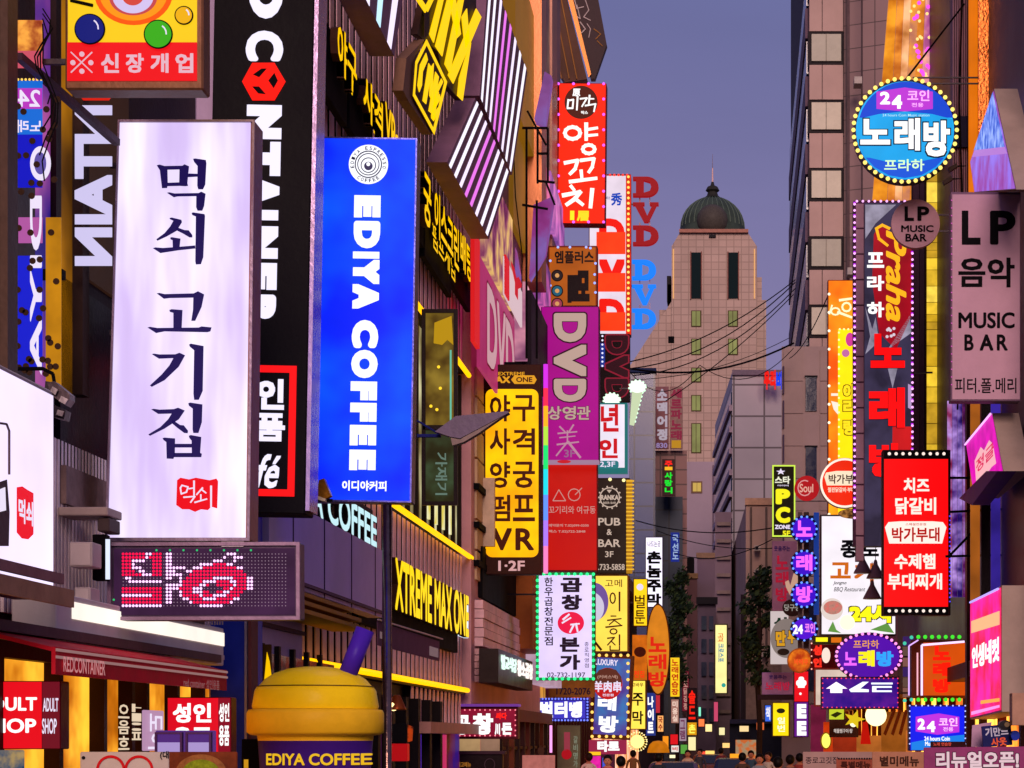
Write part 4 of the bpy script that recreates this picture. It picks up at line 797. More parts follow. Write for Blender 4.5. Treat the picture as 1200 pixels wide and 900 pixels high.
# 5 black tall sign CONTAINER
s = Sign('projecting_sign', 'very tall black sign with white rotated lettering and red cube', 'sign', (240, -120, 357, 600), Y=20.2, roll=math.radians(1.05))
s.box(240, -120, 357, 600, paint('#0e0a10', .55, .2), 0, .42, 'casing', .01); s.box(357.3, -118, 362, 598, paint('#a890b8', .25, .15, 2, .7), .02, .4, 'metal_edge', 0)
LW = lit('#ece6ff', 1.15)
s.tx('RED', 291, -120, 332, 22, LW, rot=90, bold=.09)
s.tx('C', 288, 36, 332, 72, LW, rot=90, bold=.09)
s.polys([[(296, 74), (322, 74), (335, 96), (322, 118), (296, 118), (284, 96)]], lit('#ff1408', 1.1), lay=2, name='cube_logo'); s.polys([[(297, 88), (307, 81), (313, 81), (304, 91)], [(296, 102), (304, 102), (312, 111), (303, 110)], [(315, 95), (322, 86), (326, 95), (321, 104)]], BLACK, lay=3, name='cube_gap')
for (ch, y0, y1) in (('N', 123, 163), ('T', 166, 206), ('A', 207, 240), ('I', 246, 258), ('N', 265, 303), ('E', 308, 340), ('R', 345, 380)): s.tx(ch, 289 - (y0 - 123) * .02, y0, 330 - (y0 - 123) * .03, y1, LW, rot=90, bold=.14)
s.frame(240, 427, 345, 580, 8, lit('#ff1418', 1.1), f=-.012, d=.012, name='red_border')
s.tx('성인', 268, 444, 332, 492, LW, bold=.07) if False else (s.tx('인', 301, 444, 333, 480, LW, bold=.07), s.tx('품', 298, 484, 334, 517, LW, bold=.07), s.tx('fé', 299, 532, 329, 572, LW, bold=.03, shear=.35))
s.arms(-1, (.1, .35, .6, .9), wall=XL)
# 6 blue coffee sign
s = Sign('projecting_sign', 'bright blue coffee lightbox with rotated white lettering and round badge', 'sign', (361, 160, 483, 587), Y=22.4, roll=math.radians(.95))
s.box(361, 160, 482, 587, paint('#1c1c4c', .3, .1, 3, .5), 0, .26, 'casing', .01); s.face(364, 162, 480, 585, glow('#0a22f0', 1.15, .2, scale=.7, h2='#0a4cff'))
s.frame(361, 160, 482, 587, 1.8, paint('#5a5ab0', .25, .1, 3, .6), f=-.01, d=.02)
W1 = lit('#f6f8ff', 1.2)
s.disc(432, 193, 23, W1, lay=2); s.ring(432, 193, 16, 1.2, paint('#282c58'), lay=3); s.ring(432, 193, 13, 1.0, paint('#282c58'), lay=3); s.ring(432, 194, 9, 1.0, paint('#282c58'), lay=3); s.disc(432, 195, 5, paint('#4a4c78'), lay=3); s.disc(432, 193, 2.2, W1, lay=4)
def arc(s, txt, cx, cy, r, a0, a1, h, mat, lay=3, wd=4, flip=False, bold=.03):
    for i, ch in enumerate(txt):
        if ch == ' ': continue
        a = math.radians(a0 + (a1 - a0) * i / (len(txt) - 1)); o = s.tx(ch, cx - wd / 2, cy - h / 2, cx + wd / 2, cy + h / 2, mat, bold=bold, lay=lay)
        c0 = Vector((s.l(cx, cy)[0], 0, s.l(cx, cy)[1])); ang = (a if not flip else a - math.pi)
        M_ = Matrix.Translation(c0 + Vector((r * s.k * math.sin(a), 0, r * s.k * math.cos(a)))) @ Matrix.Rotation(ang, 4, 'Y') @ Matrix.Translation(-c0); o.data.transform(M_)
arc(s, 'EDIYA ESPRESSO', 432, 193, 19, -100, 100, 4.2, paint('#282c58'), wd=3); arc(s, 'COFFEE', 432, 193, 19, 215, 145, 4.2, paint('#282c58'), wd=3, flip=True)
for (ch, y0, y1) in (('E', 229, 255), ('D', 259, 291), ('I', 295, 303), ('Y', 304, 333), ('A', 333, 362), ('C', 375, 408), ('O', 410, 443), ('F', 447, 469), ('F', 472, 494), ('E', 498, 522), ('E', 527, 551)):
    s.tx(ch, 415 - (y0 - 229) * .019, y0, 446 - (y0 - 229) * .019, y1, W1, rot=90, bold=.14)
s.tx('이디야커피', 401, 563, 453, 575, W1, bold=.05)
s.arms(-1, (.1, .5, .9))
s = Sign('floodlight', 'small brass floodlight at the foot of the blue coffee sign', 'floodlight', (371, 562, 392, 590), Y=21.9)
s.polys([[(376, 564), (382, 562), (390, 582), (384, 586), (373, 582)]], paint('#a06a20', .3, .2, 4, .7), d=.1, name='head'); s.polys([[(358, 585), (390, 585), (390, 588), (358, 588)]], BLACK, d=.03, name='arm'); s.polys([[(373, 582), (384, 586), (383, 589), (372, 586)]], paint('#e0d0b0', .4), d=.11, name='lens')
s = Sign('floodlight', 'twin wedge floodlight on a blue arm right of the coffee sign', 'floodlight', (489, 482, 598, 524), Y=22.3)
s.polys([[(512, 508), (536, 490), (597, 484), (598, 486), (541, 516), (530, 514)]], paint('#564860', .45, .35, 5, .15), d=.14, name='head'); s.polys([[(530, 515), (541, 517), (560, 505), (592, 489), (562, 510), (545, 520), (532, 524)]], paint('#6c5a58', .45, .35, 5, .15), lay=2, d=.12, name='lens')
MB().path([s.l(488, 510)[:1] + (.05,) + s.l(488, 510)[1:], s.l(516, 510)[:1] + (.05,) + s.l(516, 510)[1:]], .02, 6).build('arm', paint('#1c2060', .4), s.root); MB().path([s.l(488, 492)[:1] + (.05,) + s.l(488, 492)[1:], s.l(514, 508)[:1] + (.05,) + s.l(514, 508)[1:]], .012, 6).build('stay', paint('#1c2060', .4), s.root)
# ================================================================ middle of the left side
fe = facade('shop_building', 'pink and cream shop building behind the yellow arcade sign', 41.3, 56, XL, 22, paint('#c08c94', .6, .3, .5))
X = XL
def wb(r, X, p0, p1, y0, y1, name, mat, t=.08, **kw):   # by picture position: p0..p1 columns, rows measured at p0
    return wallbox(r, X, xY(p0, X), xY(p1, X), zz(y1, p0, X), zz(y0, p0, X), name, mat, t, **kw)
CR = paint('#b89c7c', .6, .15, 1)
for k in range(7): wb(fe, X, 556 + 0, 592, 430 + k * 36, 463 + k * 36, 'cream_panel', CR, .05 + .01 * (k % 2))
for k in range(3): wb(fe, X, 555, 572, 566 + k * 45, 573 + k * 45, 'cable_clip', BLACK, .12)
for k in range(5):
    wb(fe, X, 556, 600, 703 + k * 11, 713 + k * 11, 'plank', paint('#d8b0b8', .6, .35, 1.5), .18 + .02 * (k % 2)); wb(fe, X, 556, 594, 760 + k * 8, 767 + k * 8, 'plank', paint('#c89ca0', .6, .4, 1.5), .25 + .02 * (k % 2))
wb(fe, X, 600, 616, 650, 760, 'orange_pier', paint('#9c5424', .5, .2, 2), .5); wb(fe, X, 616, 640, 690, 800, 'lit_panel', lit('#d8b0c8', .6, .2, 2), .45)
wb(fe, X, 563, 606, 560, 640, 'vent_box', paint('#c0a890', .6), .3); wb(fe, X, 560, 625, 640, 700, 'painted_recess', BLACK, .1)  # the black slab stands proud; its colour gives a recess's shade
# upper decorated front
wb(fe, X, 562, 596, 180, 300, 'lit_glass', lit('#c04a90', .6, .7, 1.4, h2='#f0c070'), .1)
wb(fe, X, 596, 618, 100, 260, 'gold_panel', lit('#8a5c10', .7, .2, .6), .12); wb(fe, X, 589, 612, -60, 120, 'gold_panel', lit('#8c5c10', .75, .15, .5), .3)
wb(fe, X, 612, 618, -60, 330, 'copper_pier', paint('#c07850', .35, .2, 1, .5), .5)
gmat = lit('#5c3850', .45, .6, .7, h2='#806050')
for k in range(5): wb(fe, X, 619 + k * 6.5, 625 + k * 6.5, -60, 260 + k * 10, 'cladding_panel', [paint('#a87868', .4, .4, .6, .3), paint('#80606c', .4, .4, .6, .3), gmat][k % 3], .15 + .06 * (k % 2))
for k, (p0, p1, y0, y1, c1, c2) in enumerate(((622, 632, 180, 240, '#c03050', '#e06aa0'), (633, 650, 200, 260, '#9a5ac0', '#d070c0'), (602, 618, 330, 420, '#b86a9a', '#f0a0b0'), (620, 640, 290, 350, '#8c50a8', '#d860b0'))):
    wb(fe, X, p0, p1, y0, y1, 'lit_glass', lit(c1, .7, .6, 1.1, h2=c2), .3)
wb(fe, X, 604, 632, 340, 430, 'painted_dark_recess', paint('#1c1420'), .4)  # raised dark panel painted as a shaded hollow
s = Sign('wall_banner', 'pink wall banner with pale english film letters behind the yellow sign', 'banner', (562, 300, 604, 425), X=X + .35)
s.box(562, 298, 603, 430, lit('#b8306c', .75, .2, .5), 0, .06); s.box(556, 270, 562.5, 400, lit('#e01c20', .9), 0, .08, 'red_band')
s.tx('DVD', 570, 330, 602, 425, lit('#d0a0a8', .9), bold=.05, out=paint('#c8306c'), ow=.02)
s = Sign('wall_banner', 'white wall board with red letter above the pink banner', 'banner', (590, 300, 612, 340), X=X + .5)
s.box(592, 300, 612, 345, lit('#e8c8d0', .85), 0, .05); s.box(592, 298, 596, 345, lit('#e01c28', .9), -.02, .05, 'red_band'); s.tx('Y', 598, 305, 611, 335, lit('#d01020', .9), bold=.08)
# slanting purple and orange fins
for (q, c_, lb) in (([(640, 90), (648, 95), (640, 150), (628, 145)], '#a05ab0', 'upper'), ([(627, 245), (650, 235), (640, 300), (622, 330)], '#a83c9a', 'middle'), ([(560, 225), (600, 262), (612, 330), (590, 320)], '#c03c80', 'lower')):
    s = Sign('decorative_fin', '%s glowing purple slanted fin on the pink building' % lb, 'fin', (q[0][0], q[0][1], q[2][0], q[2][1]), Y=50)
    s.polys([q], lit(c_, .75, .4, 1.2, h2='#7c5aa8'), lay=-20, d=.5, name='fin_panel')
# scaffold frame
sc2 = empty('scaffold', W(635, 430, 48), label='black steel scaffold frame beside the red skewer sign', cat='frame')
for a_, b_ in (((617, 150), (617, 420)), ((629, 235), (629, 420)), ((612, 150), (642, 150)), ((612, 240), (642, 245)), ((630, 150), (630, 215)), ((642, 150), (642, 212)), ((630, 180), (642, 180)), ((630, 212), (650, 214)), ((618, 130), (640, 170)), ((640, 214), (650, 240))):
    on(sc2, MB().tube(W(a_[0], a_[1], 48), W(b_[0], b_[1], 48), .035, 4), 'bar', BLACK)
m = MB().path([W(600, 130, 47), W(604, 230, 47), W(612, 300, 47), W(611, 380, 47)], .018, 4); tag(m.build('cable', BLACK), 'black cable hanging beside the pink banner', 'cable')
# tall roof board against the sky
s = Sign('roof_board', 'dark billboard with gold edge hanging against the sky at the top', 'billboard', (655, -60, 711, 92), Y=64)
s.polys([[(650, -60), (690, -60), (711, 52), (697, 92), (692, 92), (652, -60)]], paint('#3c2c30', .45, .3, .5), lay=-62, d=.3, name='board')
s.polys([[(650, -60), (657, -60), (693, 88), (690, 92)]], paint('#c07a3c', .4, .2, 1, .4), lay=1, d=.1, name='gold_edge')
s.polys([[(618, -60), (650, -60), (688, 92), (662, 96), (640, 60), (622, 40)]], paint('#5a3c30', .5, .4, .4), lay=-130, d=.6, name='soffit')
for k in range(3): s.stroke([(628 + k * 9, -60), (658 + k * 9, 92)], 1.6, paint('#a8743c', .4, .2, 2, .3), lay=-8, name='soffit_trim')
s.brush([([(668, -20), (676, 10), (684, 8)], 1.3), ([(676, 6), (680, 22), (674, 18)], 1.2), ([(686, 0), (690, 12), (684, 20), (692, 24)], 1.2), ([(680, 26), (686, 34), (680, 40)], 1.3), ([(688, 28), (692, 34), (690, 44)], 1.1)], paint('#b0a0a0', .4), lay=2); s.brush([([(696, 34), (704, 40), (698, 46)], 1.2), ([(700, 48), (706, 54)], 1.1)], paint('#8a5a20', .4), lay=2)
fe2 = facade('shop_building', 'narrow dim building behind the stacked red signs', 56.1, 78, XL - .3, 19, paint('#8c6470', .6, .3, .5))
fe3 = facade('shop_building', 'brown building with slanting roof behind the round pub sign', 78.1, 118, XL - .3, 9.5, paint('#6a4436', .6, .3, .5))
on(fe3, MB().slab([(XL + .3, 84), (XL - 3, 84), (XL - 3, 116), (XL + .3, 116)], 9.6, 10.2), 'cornice', paint('#8a6444')); 
fe4 = facade('shop_building', 'low dim building beyond the pub sign on the left side', 118.1, 230, XL - .6, 7.5, paint('#846874', .6, .3, .5))
on(fe, MB().box(XL + .1, XL + .14, 42, 56, .2, 2.6), 'added_shop_glow', glow('#d8786c', 1.0, .5, scale=.7, h2='#ffc060')); on(fe2, MB().box(XL - .28, XL - .2, 56.5, 78, .2, 2.9), 'added_shop_glow', glow('#e8803c', 1.3, .6, scale=.9, h2='#c04060')); on(fe3, MB().box(XL - .28, XL - .2, 78.5, 118, .2, 2.9), 'added_shop_glow', glow('#e8902c', 1.1, .5, scale=.7, h2='#ffb8a0'))  # glowing sheets added as extra light along the left shop fronts
for k in range(12): on(fe, MB().box(XL + .15, XL + .28, 42 + k * 1.2, 42.18 + k * 1.2, .2, 2.65), 'jamb', paint(['#2a1418', '#4a2420', '#1c1018'][k % 3]))
on(fe, MB().box(XL + .1, XL + .35, 42, 56, 2.62, 2.9), 'fascia', paint('#6a3838')); on(fe, MB().box(XL + .15, XL + .24, 42, 56, 1.95, 2.02), 'transom', paint('#3a1c1c'))
for k in range(18): on(fe2, MB().box(XL - .3, XL - .1, 57 + k * 1.2, 57.2 + k * 1.2, .2, 3), 'jamb', paint('#2a1418'))
for k in range(26):
    on(fe2 if k < 10 else fe3, MB().box(XL - .26, XL + (-.2 if k % 2 else -.1), 57 + k * 2.2 + (2 if k > 9 else 0), 58.6 + k * 2.2 + (2 if k > 9 else 0), 3.4 + (k % 3) * .3, 5.6), 'window', lit(['#e8a040', '#7a2c6a', '#c85028', '#403060'][k % 4], .7, .5, 1.2))

# ---------------------------------------------------------------- projecting signs
# arcade vertical sign
s = Sign('projecting_sign', 'brown sign with yellow rounded panel and stacked hangul beside neon tube', 'sign', (567, 427, 634, 673), Y=43)
s.box(567, 427, 634, 673, paint('#32140c', .5, .15), 0, .35, 'casing', .012)
def rr(x0, y0, x1, y1, r, n=5):
    P_ = []
    for (cx_, cy_, a0) in ((x1 - r, y0 + r, -90), (x1 - r, y1 - r, 0), (x0 + r, y1 - r, 90), (x0 + r, y0 + r, 180)):
        for i in range(n + 1): t = math.radians(a0 + 90 * i / n); P_.append((cx_ + r * math.cos(t), cy_ + r * math.sin(t)))
    return P_
s.poly(rr(569, 456, 631, 653, 8), glow('#ffa800', 1.0, .15, scale=.9, h2='#ffc400'), name='face')
BD = paint('#4a1c08', .5)
for r_, (a_, b_) in enumerate((('야', '구'), ('사', '격'), ('양', '궁'), ('펌', '프'))):
    y0 = (463, 502, 541, 580)[r_]; s.tx(a_, 574, y0, 598, y0 + 31, BD, bold=.035); s.tx(b_, 601, y0, 627, y0 + 31, BD, bold=.035)
s.tx('V', 576, 619, 600, 645, BD, bold=.05); s.tx('R', 604, 619, 626, 645, BD, bold=.05)
PKL = lit('#e0a8a8', .9); s.tx('1·2F', 584, 657, 615, 669, PKL, bold=.04); OY = lit('#e8a020', .95)
s.tx('EXTREME', 584, 436, 615, 440, OY, bold=.03); s.tx('MAX', 572, 441, 598, 449, OY, bold=.06); s.poly([(599, 445), (603, 440), (626, 440), (629, 445), (626, 450), (603, 450)], OY, lay=2); s.tx('ONE', 605, 442, 624, 448, BD, bold=.05, lay=3)
s.arms(-1, (.1, .9)); s.box(590, 423, 610, 427, BLACK, .1, .1, 'mount')
for (y0, y1, c_) in ((430, 455, '#c030e0'), (455, 475, '#ff2030'), (475, 500, '#ff9020'), (500, 520, '#d0e020'), (520, 550, '#20e060'), (550, 580, '#20d0e0'), (580, 605, '#5080ff'), (605, 640, '#b070ff'), (640, 672, '#e070d0')):
    pass
s2 = Sign('neon_tube', 'vertical rainbow neon tube right of the yellow arcade sign', 'neon tube', (636, 427, 643, 673), Y=43)
for (y0, y1, c_) in ((427, 455, '#d030e0'), (455, 476, '#ff3050'), (476, 500, '#ffb020'), (500, 522, '#b0e040'), (522, 550, '#20e070'), (550, 580, '#20d8e8'), (580, 610, '#6090ff'), (610, 640, '#a878ff'), (640, 672, '#f080c0')):
    MB().tube((0, 0, s2.l(0, y1)[1]), (0, 0, s2.l(0, y0)[1]), .05, 8).build('tube_segment', lit(c_, 1.15), s2.root)
# magenta DVD
s = Sign('projecting_sign', 'magenta sign with large rotated grey film letters', 'sign', (634, 359, 702, 541), Y=54)
s.box(634, 359, 702, 541, paint('#6c1060', .5), 0, .5, 'casing'); s.face(635, 360, 701, 540, glow('#a80886', .85, .12, scale=.5))
GL = lit('#c8a89c', .85); OB = paint('#3a0830', .5)
for ch, y0, y1 in (('D', 367, 401), ('V', 404, 441), ('D', 444, 471)): s.tx(ch, 649, y0, 687, y1, GL, rot=90, bold=.09, out=OB, ow=.035)
for ch, x_ in zip('상영관', (643, 660, 677)): s.tx(ch, x_ - 1, 476, x_ + 15, 492, GL, bold=.04, out=OB, ow=.03)
s.brush([([(656, 500), (662, 506)], 2), ([(672, 498), (667, 506)], 2), ([(654, 508), (676, 506)], 1.8), ([(656, 513), (674, 511)], 1.5), ([(665, 505), (665, 520)], 1.8), ([(653, 521), (678, 518)], 2), ([(665, 518), (652, 534)], 2), ([(666, 518), (680, 536)], 3)], lit('#c890a8', .85)); s.tx('3F', 661, 527, 674, 536, lit('#b070a0', .7), bold=.03); s.arms(-1, (.3, .8))
# orange sign above
s = Sign('projecting_sign', 'orange brown sign with blue bulbs and black hangul above the magenta sign', 'sign', (642, 288, 700, 358), Y=56)
s.box(642, 288, 700, 358, paint('#7a2c08', .5), 0, .4, 'casing'); s.face(644, 290, 698, 358, glow('#b85a14', .75, .2)); K_ = paint('#180c10', .5)
s.tx('엠플러스', 650, 294, 696, 309, K_, bold=.05); s.tx('멀', 665, 317, 691, 355, K_, rot=90, bold=.1)
for cy_, c_ in ((323, '#2a1c20'), (341, '#206078'), (356, '#a03c50')): s.disc(653, cy_, 7, K_, lay=2); s.disc(653, cy_, 5.6, lit(c_, .9), lay=3); s.disc(653, cy_, 2.5, lit('#e0a060', .9), lay=4)
s.bulbs([(654, 290), (668, 290), (687, 290), (692, 291), (645, 306), (645, 335), (698, 309), (697, 322), (697, 332), (698, 343)], 1.6, lit('#90a8ff', 1.6), lay=3); s.arms(-1, (.5,))
# red lamb skewer sign
s = Sign('projecting_sign', 'red lit skewer restaurant sign with white brush lettering against the sky', 'sign', (653, 97, 709, 262), Y=60, roll=math.radians(.6))
s.box(653, 97, 709, 262, paint('#801008', .5), 0, .5, 'casing'); s.face(654, 98, 708, 261, glow('#ff2408', 1.05, .08, scale=.8))
s.disc(681, 120, 19.5, lit('#5c2014', .7), lay=2)
s.brush([([(666, 117), (665, 127), (671, 127), (672, 117), (666, 118)], 2.2), ([(677, 113), (676, 129)], 2.2), ([(680, 116), (688, 115), (682, 125)], 2), ([(691, 112), (690, 122)], 2.2), ([(691, 116), (696, 116)], 1.8), ([(686, 124), (698, 122), (696, 131)], 2)], WHT, lay=3); s.tx('原', 671, 104, 680, 113, WHT, bold=.05, lay=3); s.tx('박스', 681, 130, 689, 134, WHT, bold=.05, lay=3)
WB = lit('#fff8ec', 1.3)
ri = lambda cx_, cy_, rx, ry, a0=0: [(cx_ + rx * math.cos(a0 + 2 * math.pi * i / 12), cy_ + ry * math.sin(a0 + 2 * math.pi * i / 12)) for i in range(13)]
s.brush([(ri(671, 156, 9, 7), 4.6), ([(687, 145), (687, 164)], 4.6), ([(688, 152), (700, 150)], 3.6), ([(689, 159), (700, 158)], 3.4), (ri(690, 175, 7, 5), 4.4)], WB, lay=2)
s.brush([([(662, 191), (677, 188), (674, 198), (668, 204)], 4.4), ([(681, 188), (696, 186), (694, 196), (690, 202)], 4.2), ([(681, 200), (682, 210)], 4), ([(668, 213), (699, 209)], 4.4)], WB, lay=2)
s.brush([([(669, 218), (673, 223)], 4), ([(660, 229), (680, 225), (674, 233), (664, 240)], 5), ([(673, 232), (683, 240)], 4.4), ([(694, 222), (692, 243)], 5)], WB, lay=2)
s.tx('1', 668, 247, 673, 258, lit('#ffe020', 1.2), bold=.1); s.tx('層', 676, 247, 690, 259, lit('#ffd020', 1.2), bold=.06)
s.rim(654.5, 98.5, 707.5, 260.5, 3, 9, 1.8, lit('#e060ff', 1.4)); s.arms(-1, (.1, .55)); s.arms(-1, (.9,))
# white / red tall sign behind
s = Sign('projecting_sign', 'tall white sign with big red letters and orange bulb edge', 'sign', (703, 204, 738, 392), Y=72)
s.box(690, 204, 739, 392, paint('#6a2018', .5), 0, .6, 'casing'); s.face(691, 206, 736, 392, glow('#e8d8e8', .9, .1)); RD = lit('#f01408', 1.05)
s.tx('秀', 716, 226, 729, 241, lit('#1848c0', .9), bold=.05); s.tx('서비스', 708, 230, 715, 234, lit('#304a9a', .8), lay=2)
for k, (y0, ch) in enumerate(((256, 'D'), (304, 'V'), (350, 'D'))):
    s.tx(ch, 702, y0, 732, y0 + 34, RD, bold=.1, lay=2); s.face(699, y0 + 16, 733, y0 + 38 + (4 if k == 0 else 0), glow('#ff3a10', 1.0, .2), lay=4, name='red_block')
s.box(733.5, 205, 739.5, 392, lit('#d82808', .9, .4, 3), -.05, .1, 'side_band'); s.bulbs([(736.5, 208 + k * 6.2) for k in range(30)], 1.7, lit('#ffd060', 1.5), lay=12); s.bulbs([(705 + k * 5, 205.5) for k in range(7)], 1.6, lit('#ff4030', 1.4), lay=3); s.arms(-1, (.4,))
# freestanding DVD letters
def serifs(s, ch, x0, y0, x1, y1, mat, lay=1, d=.12):
    w_ = x1 - x0; h_ = y1 - y0; P_ = []
    if ch == 'D':
        n = 14; o = [(x0, y0), (x0 + w_ * .55, y0)] + [(x0 + w_ * .52 + w_ * .48 * math.sin(t), y0 + h_ / 2 - h_ / 2 * math.cos(t)) for t in [math.pi * i / n for i in range(1, n)]] + [(x0 + w_ * .55, y1), (x0, y1), (x0, y1 - h_ * .16), (x0 + w_ * .12, y1 - h_ * .16), (x0 + w_ * .12, y0 + h_ * .16), (x0, y0 + h_ * .16)]
        i_ = [(x0 + w_ * .42, y0 + h_ * .18), (x0 + w_ * .55, y0 + h_ * .2)] + [(x0 + w_ * .5 + w_ * .22 * math.sin(t), y0 + h_ / 2 - h_ * .3 * math.cos(t)) for t in (.8, 1.57, 2.3)] + [(x0 + w_ * .55, y1 - h_ * .2), (x0 + w_ * .42, y1 - h_ * .18)]
        # split round the hole
        top = [(x0, y0), (x0 + w_ * .55, y0)] + [(x0 + w_ * .52 + w_ * .48 * math.sin(t), y0 + h_ / 2 - h_ / 2 * math.cos(t)) for t in [math.pi * i / n for i in range(1, 8)]] + [(x0 + w_ * .72, y0 + h_ / 2), (x0 + w_ * .66, y0 + h_ * .28), (x0 + w_ * .42, y0 + h_ * .18), (x0 + w_ * .42, y0 + h_ / 2), (x0 + w_ * .12, y0 + h_ / 2), (x0 + w_ * .12, y0 + h_ * .16), (x0, y0 + h_ * .16)]
        bot = [(p[0], y0 + y1 - p[1]) for p in top]; P_ = [top, bot[::-1]]
    else:
        P_ = [[(x0, y0), (x0 + w_ * .45, y0), (x0 + w_ * .45, y0 + h_ * .14), (x0 + w_ * .38, y0 + h_ * .14), (x0 + w_ * .56, y0 + h_ * .68), (x0 + w_ * .76, y0 + h_ * .14), (x0 + w_ * .66, y0 + h_ * .14), (x0 + w_ * .66, y0), (x1, y0), (x1, y0 + h_ * .14), (x0 + w_ * .92, y0 + h_ * .14), (x0 + w_ * .6, y1), (x0 + w_ * .44, y1), (x0 + w_ * .08, y0 + h_ * .14), (x0, y0 + h_ * .14)]]
    for q in P_: s.polys([q], mat, lay, d, 'letter')
for (lb, c_, ys, sl) in (('three dark red slab letters stacked in the air against the sky', '#9c1018', (209, 239, 266), 0), ('three sky blue slab letters stacked below the dark red ones', '#1080ff', (306, 335, 363), 1)):
    s = Sign('hanging_letters', lb, 'letters', (741, ys[0], 772, ys[2] + 24), Y=78)
    for ch, y0 in zip('DVD', ys): serifs(s, ch, 742 - sl, y0, 772 - sl * 3, y0 + 23, lit(c_, .95 if sl == 0 else 1.05), 1, .25)
    for y0 in ys[:2]: s.polys([[(749, y0 + 22), (750.5, y0 + 22), (750.5, y0 + 32), (749, y0 + 32)], [(761, y0 + 20), (762, y0 + 20), (762, y0 + 31), (761, y0 + 31)]], paint('#c09a90', .4), name='rod')
    a_ = s.l(742, ys[1]); MB().tube((a_[0], .1, a_[1]), (s.l(728, 0)[0], .1, a_[1] + .1), .04, 4).build('arm', STEEL, s.root)
# neon outlined DVD
s = Sign('projecting_sign', 'black sign with dark red neon outlined rotated film letters', 'sign', (703, 391, 738, 470), Y=70)
s.box(703, 391, 738, 470, paint('#1c0c14', .5), 0, .4, 'casing'); NR = lit('#8c1830', .95)
for ch, y0, y1 in (('D', 393, 415), ('V', 417, 442), ('D', 444, 466)): s.tx(ch, 710, y0, 736, y1, lit('#3c0c1c', .6), rot=90, bold=.1, out=NR, ow=.05, lay=2)
s.bulbs([(706, 394 + 5 * k) for k in range(8)], 1.3, lit('#e0e0ff', 1.3), lay=2); s.face(703, 402, 709, 430, lit('#1c3490', .9), lay=1, name='blue_strip'); s.arms(-1, (.5,))
# microphones
for (x0, y0, x1, y1, lb) in ((746, 455, 740, 499, 'glowing white microphone shape standing out against the blue building'), (716, 470, 701, 532, 'glowing white microphone shape behind the rainbow tube signs')):
    s = Sign('microphone_sign', lb, 'sign', (min(x0, x1) - 6, y0 - 10, max(x0, x1) + 12, y1), Y=68)
    s.polys([[(x0 - 5, y0 + 3), (x0 + 7, y0 + 5), (x1 + 3, y1), (x1 - 2, y1 - 1)]], lit('#c8d8b0', 1.0), d=.12, name='handle'); s.disc(x0 + 1, y0 - 1, 9, lit('#f0fff0', 1.3), ry=7, lay=2, d=.15, name='head'); s.bulbs([(x0 + 1 + 9.5 * math.cos(t * .5), y0 - 1 + 8 * math.sin(t * .5)) for t in range(13)] + [(x0 + 7 - (x0 - x1 + 4) * t / 8, y0 + 5 + (y1 - y0 - 5) * t / 8) for t in range(8)], 1.5, lit('#d0ffd8', 1.4), lay=2); MB().tube((s.l(x0, y0)[0], .05, s.l(x0, y0)[1]), (s.l(x0 - 20, y0)[0], .05, s.l(x0, y0)[1]), .03, 4).build('arm', STEEL, s.root)
# white teal edged sign
s = Sign('projecting_sign', 'white sign with red hangul and teal bottom edge', 'sign', (690, 470, 735, 553), Y=66)
s.box(690, 472, 735, 554, lit('#207878', .8), 0, .4, 'casing'); s.face(691, 474, 732, 548, glow('#e8e0f0', .95, .08)); s.tx('년', 704, 474, 725, 506, lit('#d0101c', .95), bold=.05); s.tx('인', 702, 514, 724, 537, lit('#d0101c', .95), bold=.06); s.poly(rr(700, 540, 725, 549, 3), lit('#2a7c84', .9), lay=2); s.tx('2,3F', 703, 541, 721, 548, WHT2, lay=3, bold=.03); s.arms(-1, (.5,))
# plain red sign
s = Sign('projecting_sign', 'plain red sign with thin grey triangle emblem and small lettering', 'sign', (641, 543, 700, 669), Y=50)
s.box(641, 543, 700, 669, paint('#7a0c08', .5), 0, .35, 'casing'); s.face(642, 544, 699, 668, glow('#d0160c', .85, .2, scale=.6, h2='#b00c10')); T1 = lit('#d8a098', .8)
s.stroke([(648, 587), (655, 574), (663, 587), (648, 587)], 1.1, T1, name='emblem_line'); s.stroke(ri(673, 580, 7, 7), 1.1, T1, name='emblem_line'); s.stroke([(674, 580), (682, 572)], 1.1, T1, name='emblem_line')
s.tx('꼬기리와 여규동', 643, 593, 698, 602, T1, bold=.01); s.tx('예약문의 T.02)099-0200', 643, 614, 690, 618, T1); s.tx('팩스 T.02)722-2848', 643, 621, 686, 625, T1); s.arms(-1, (.5,))
s = Sign('small_sign', 'narrow white strip sign with a red stamp between magenta and red signs', 'sign', (634, 541, 702, 545), Y=49.5); s.box(634, 539, 702, 543.5, lit('#b890b0', .7), 0, .2); s.disc(661, 541, 8, lit('#d01c28', .9), ry=2)
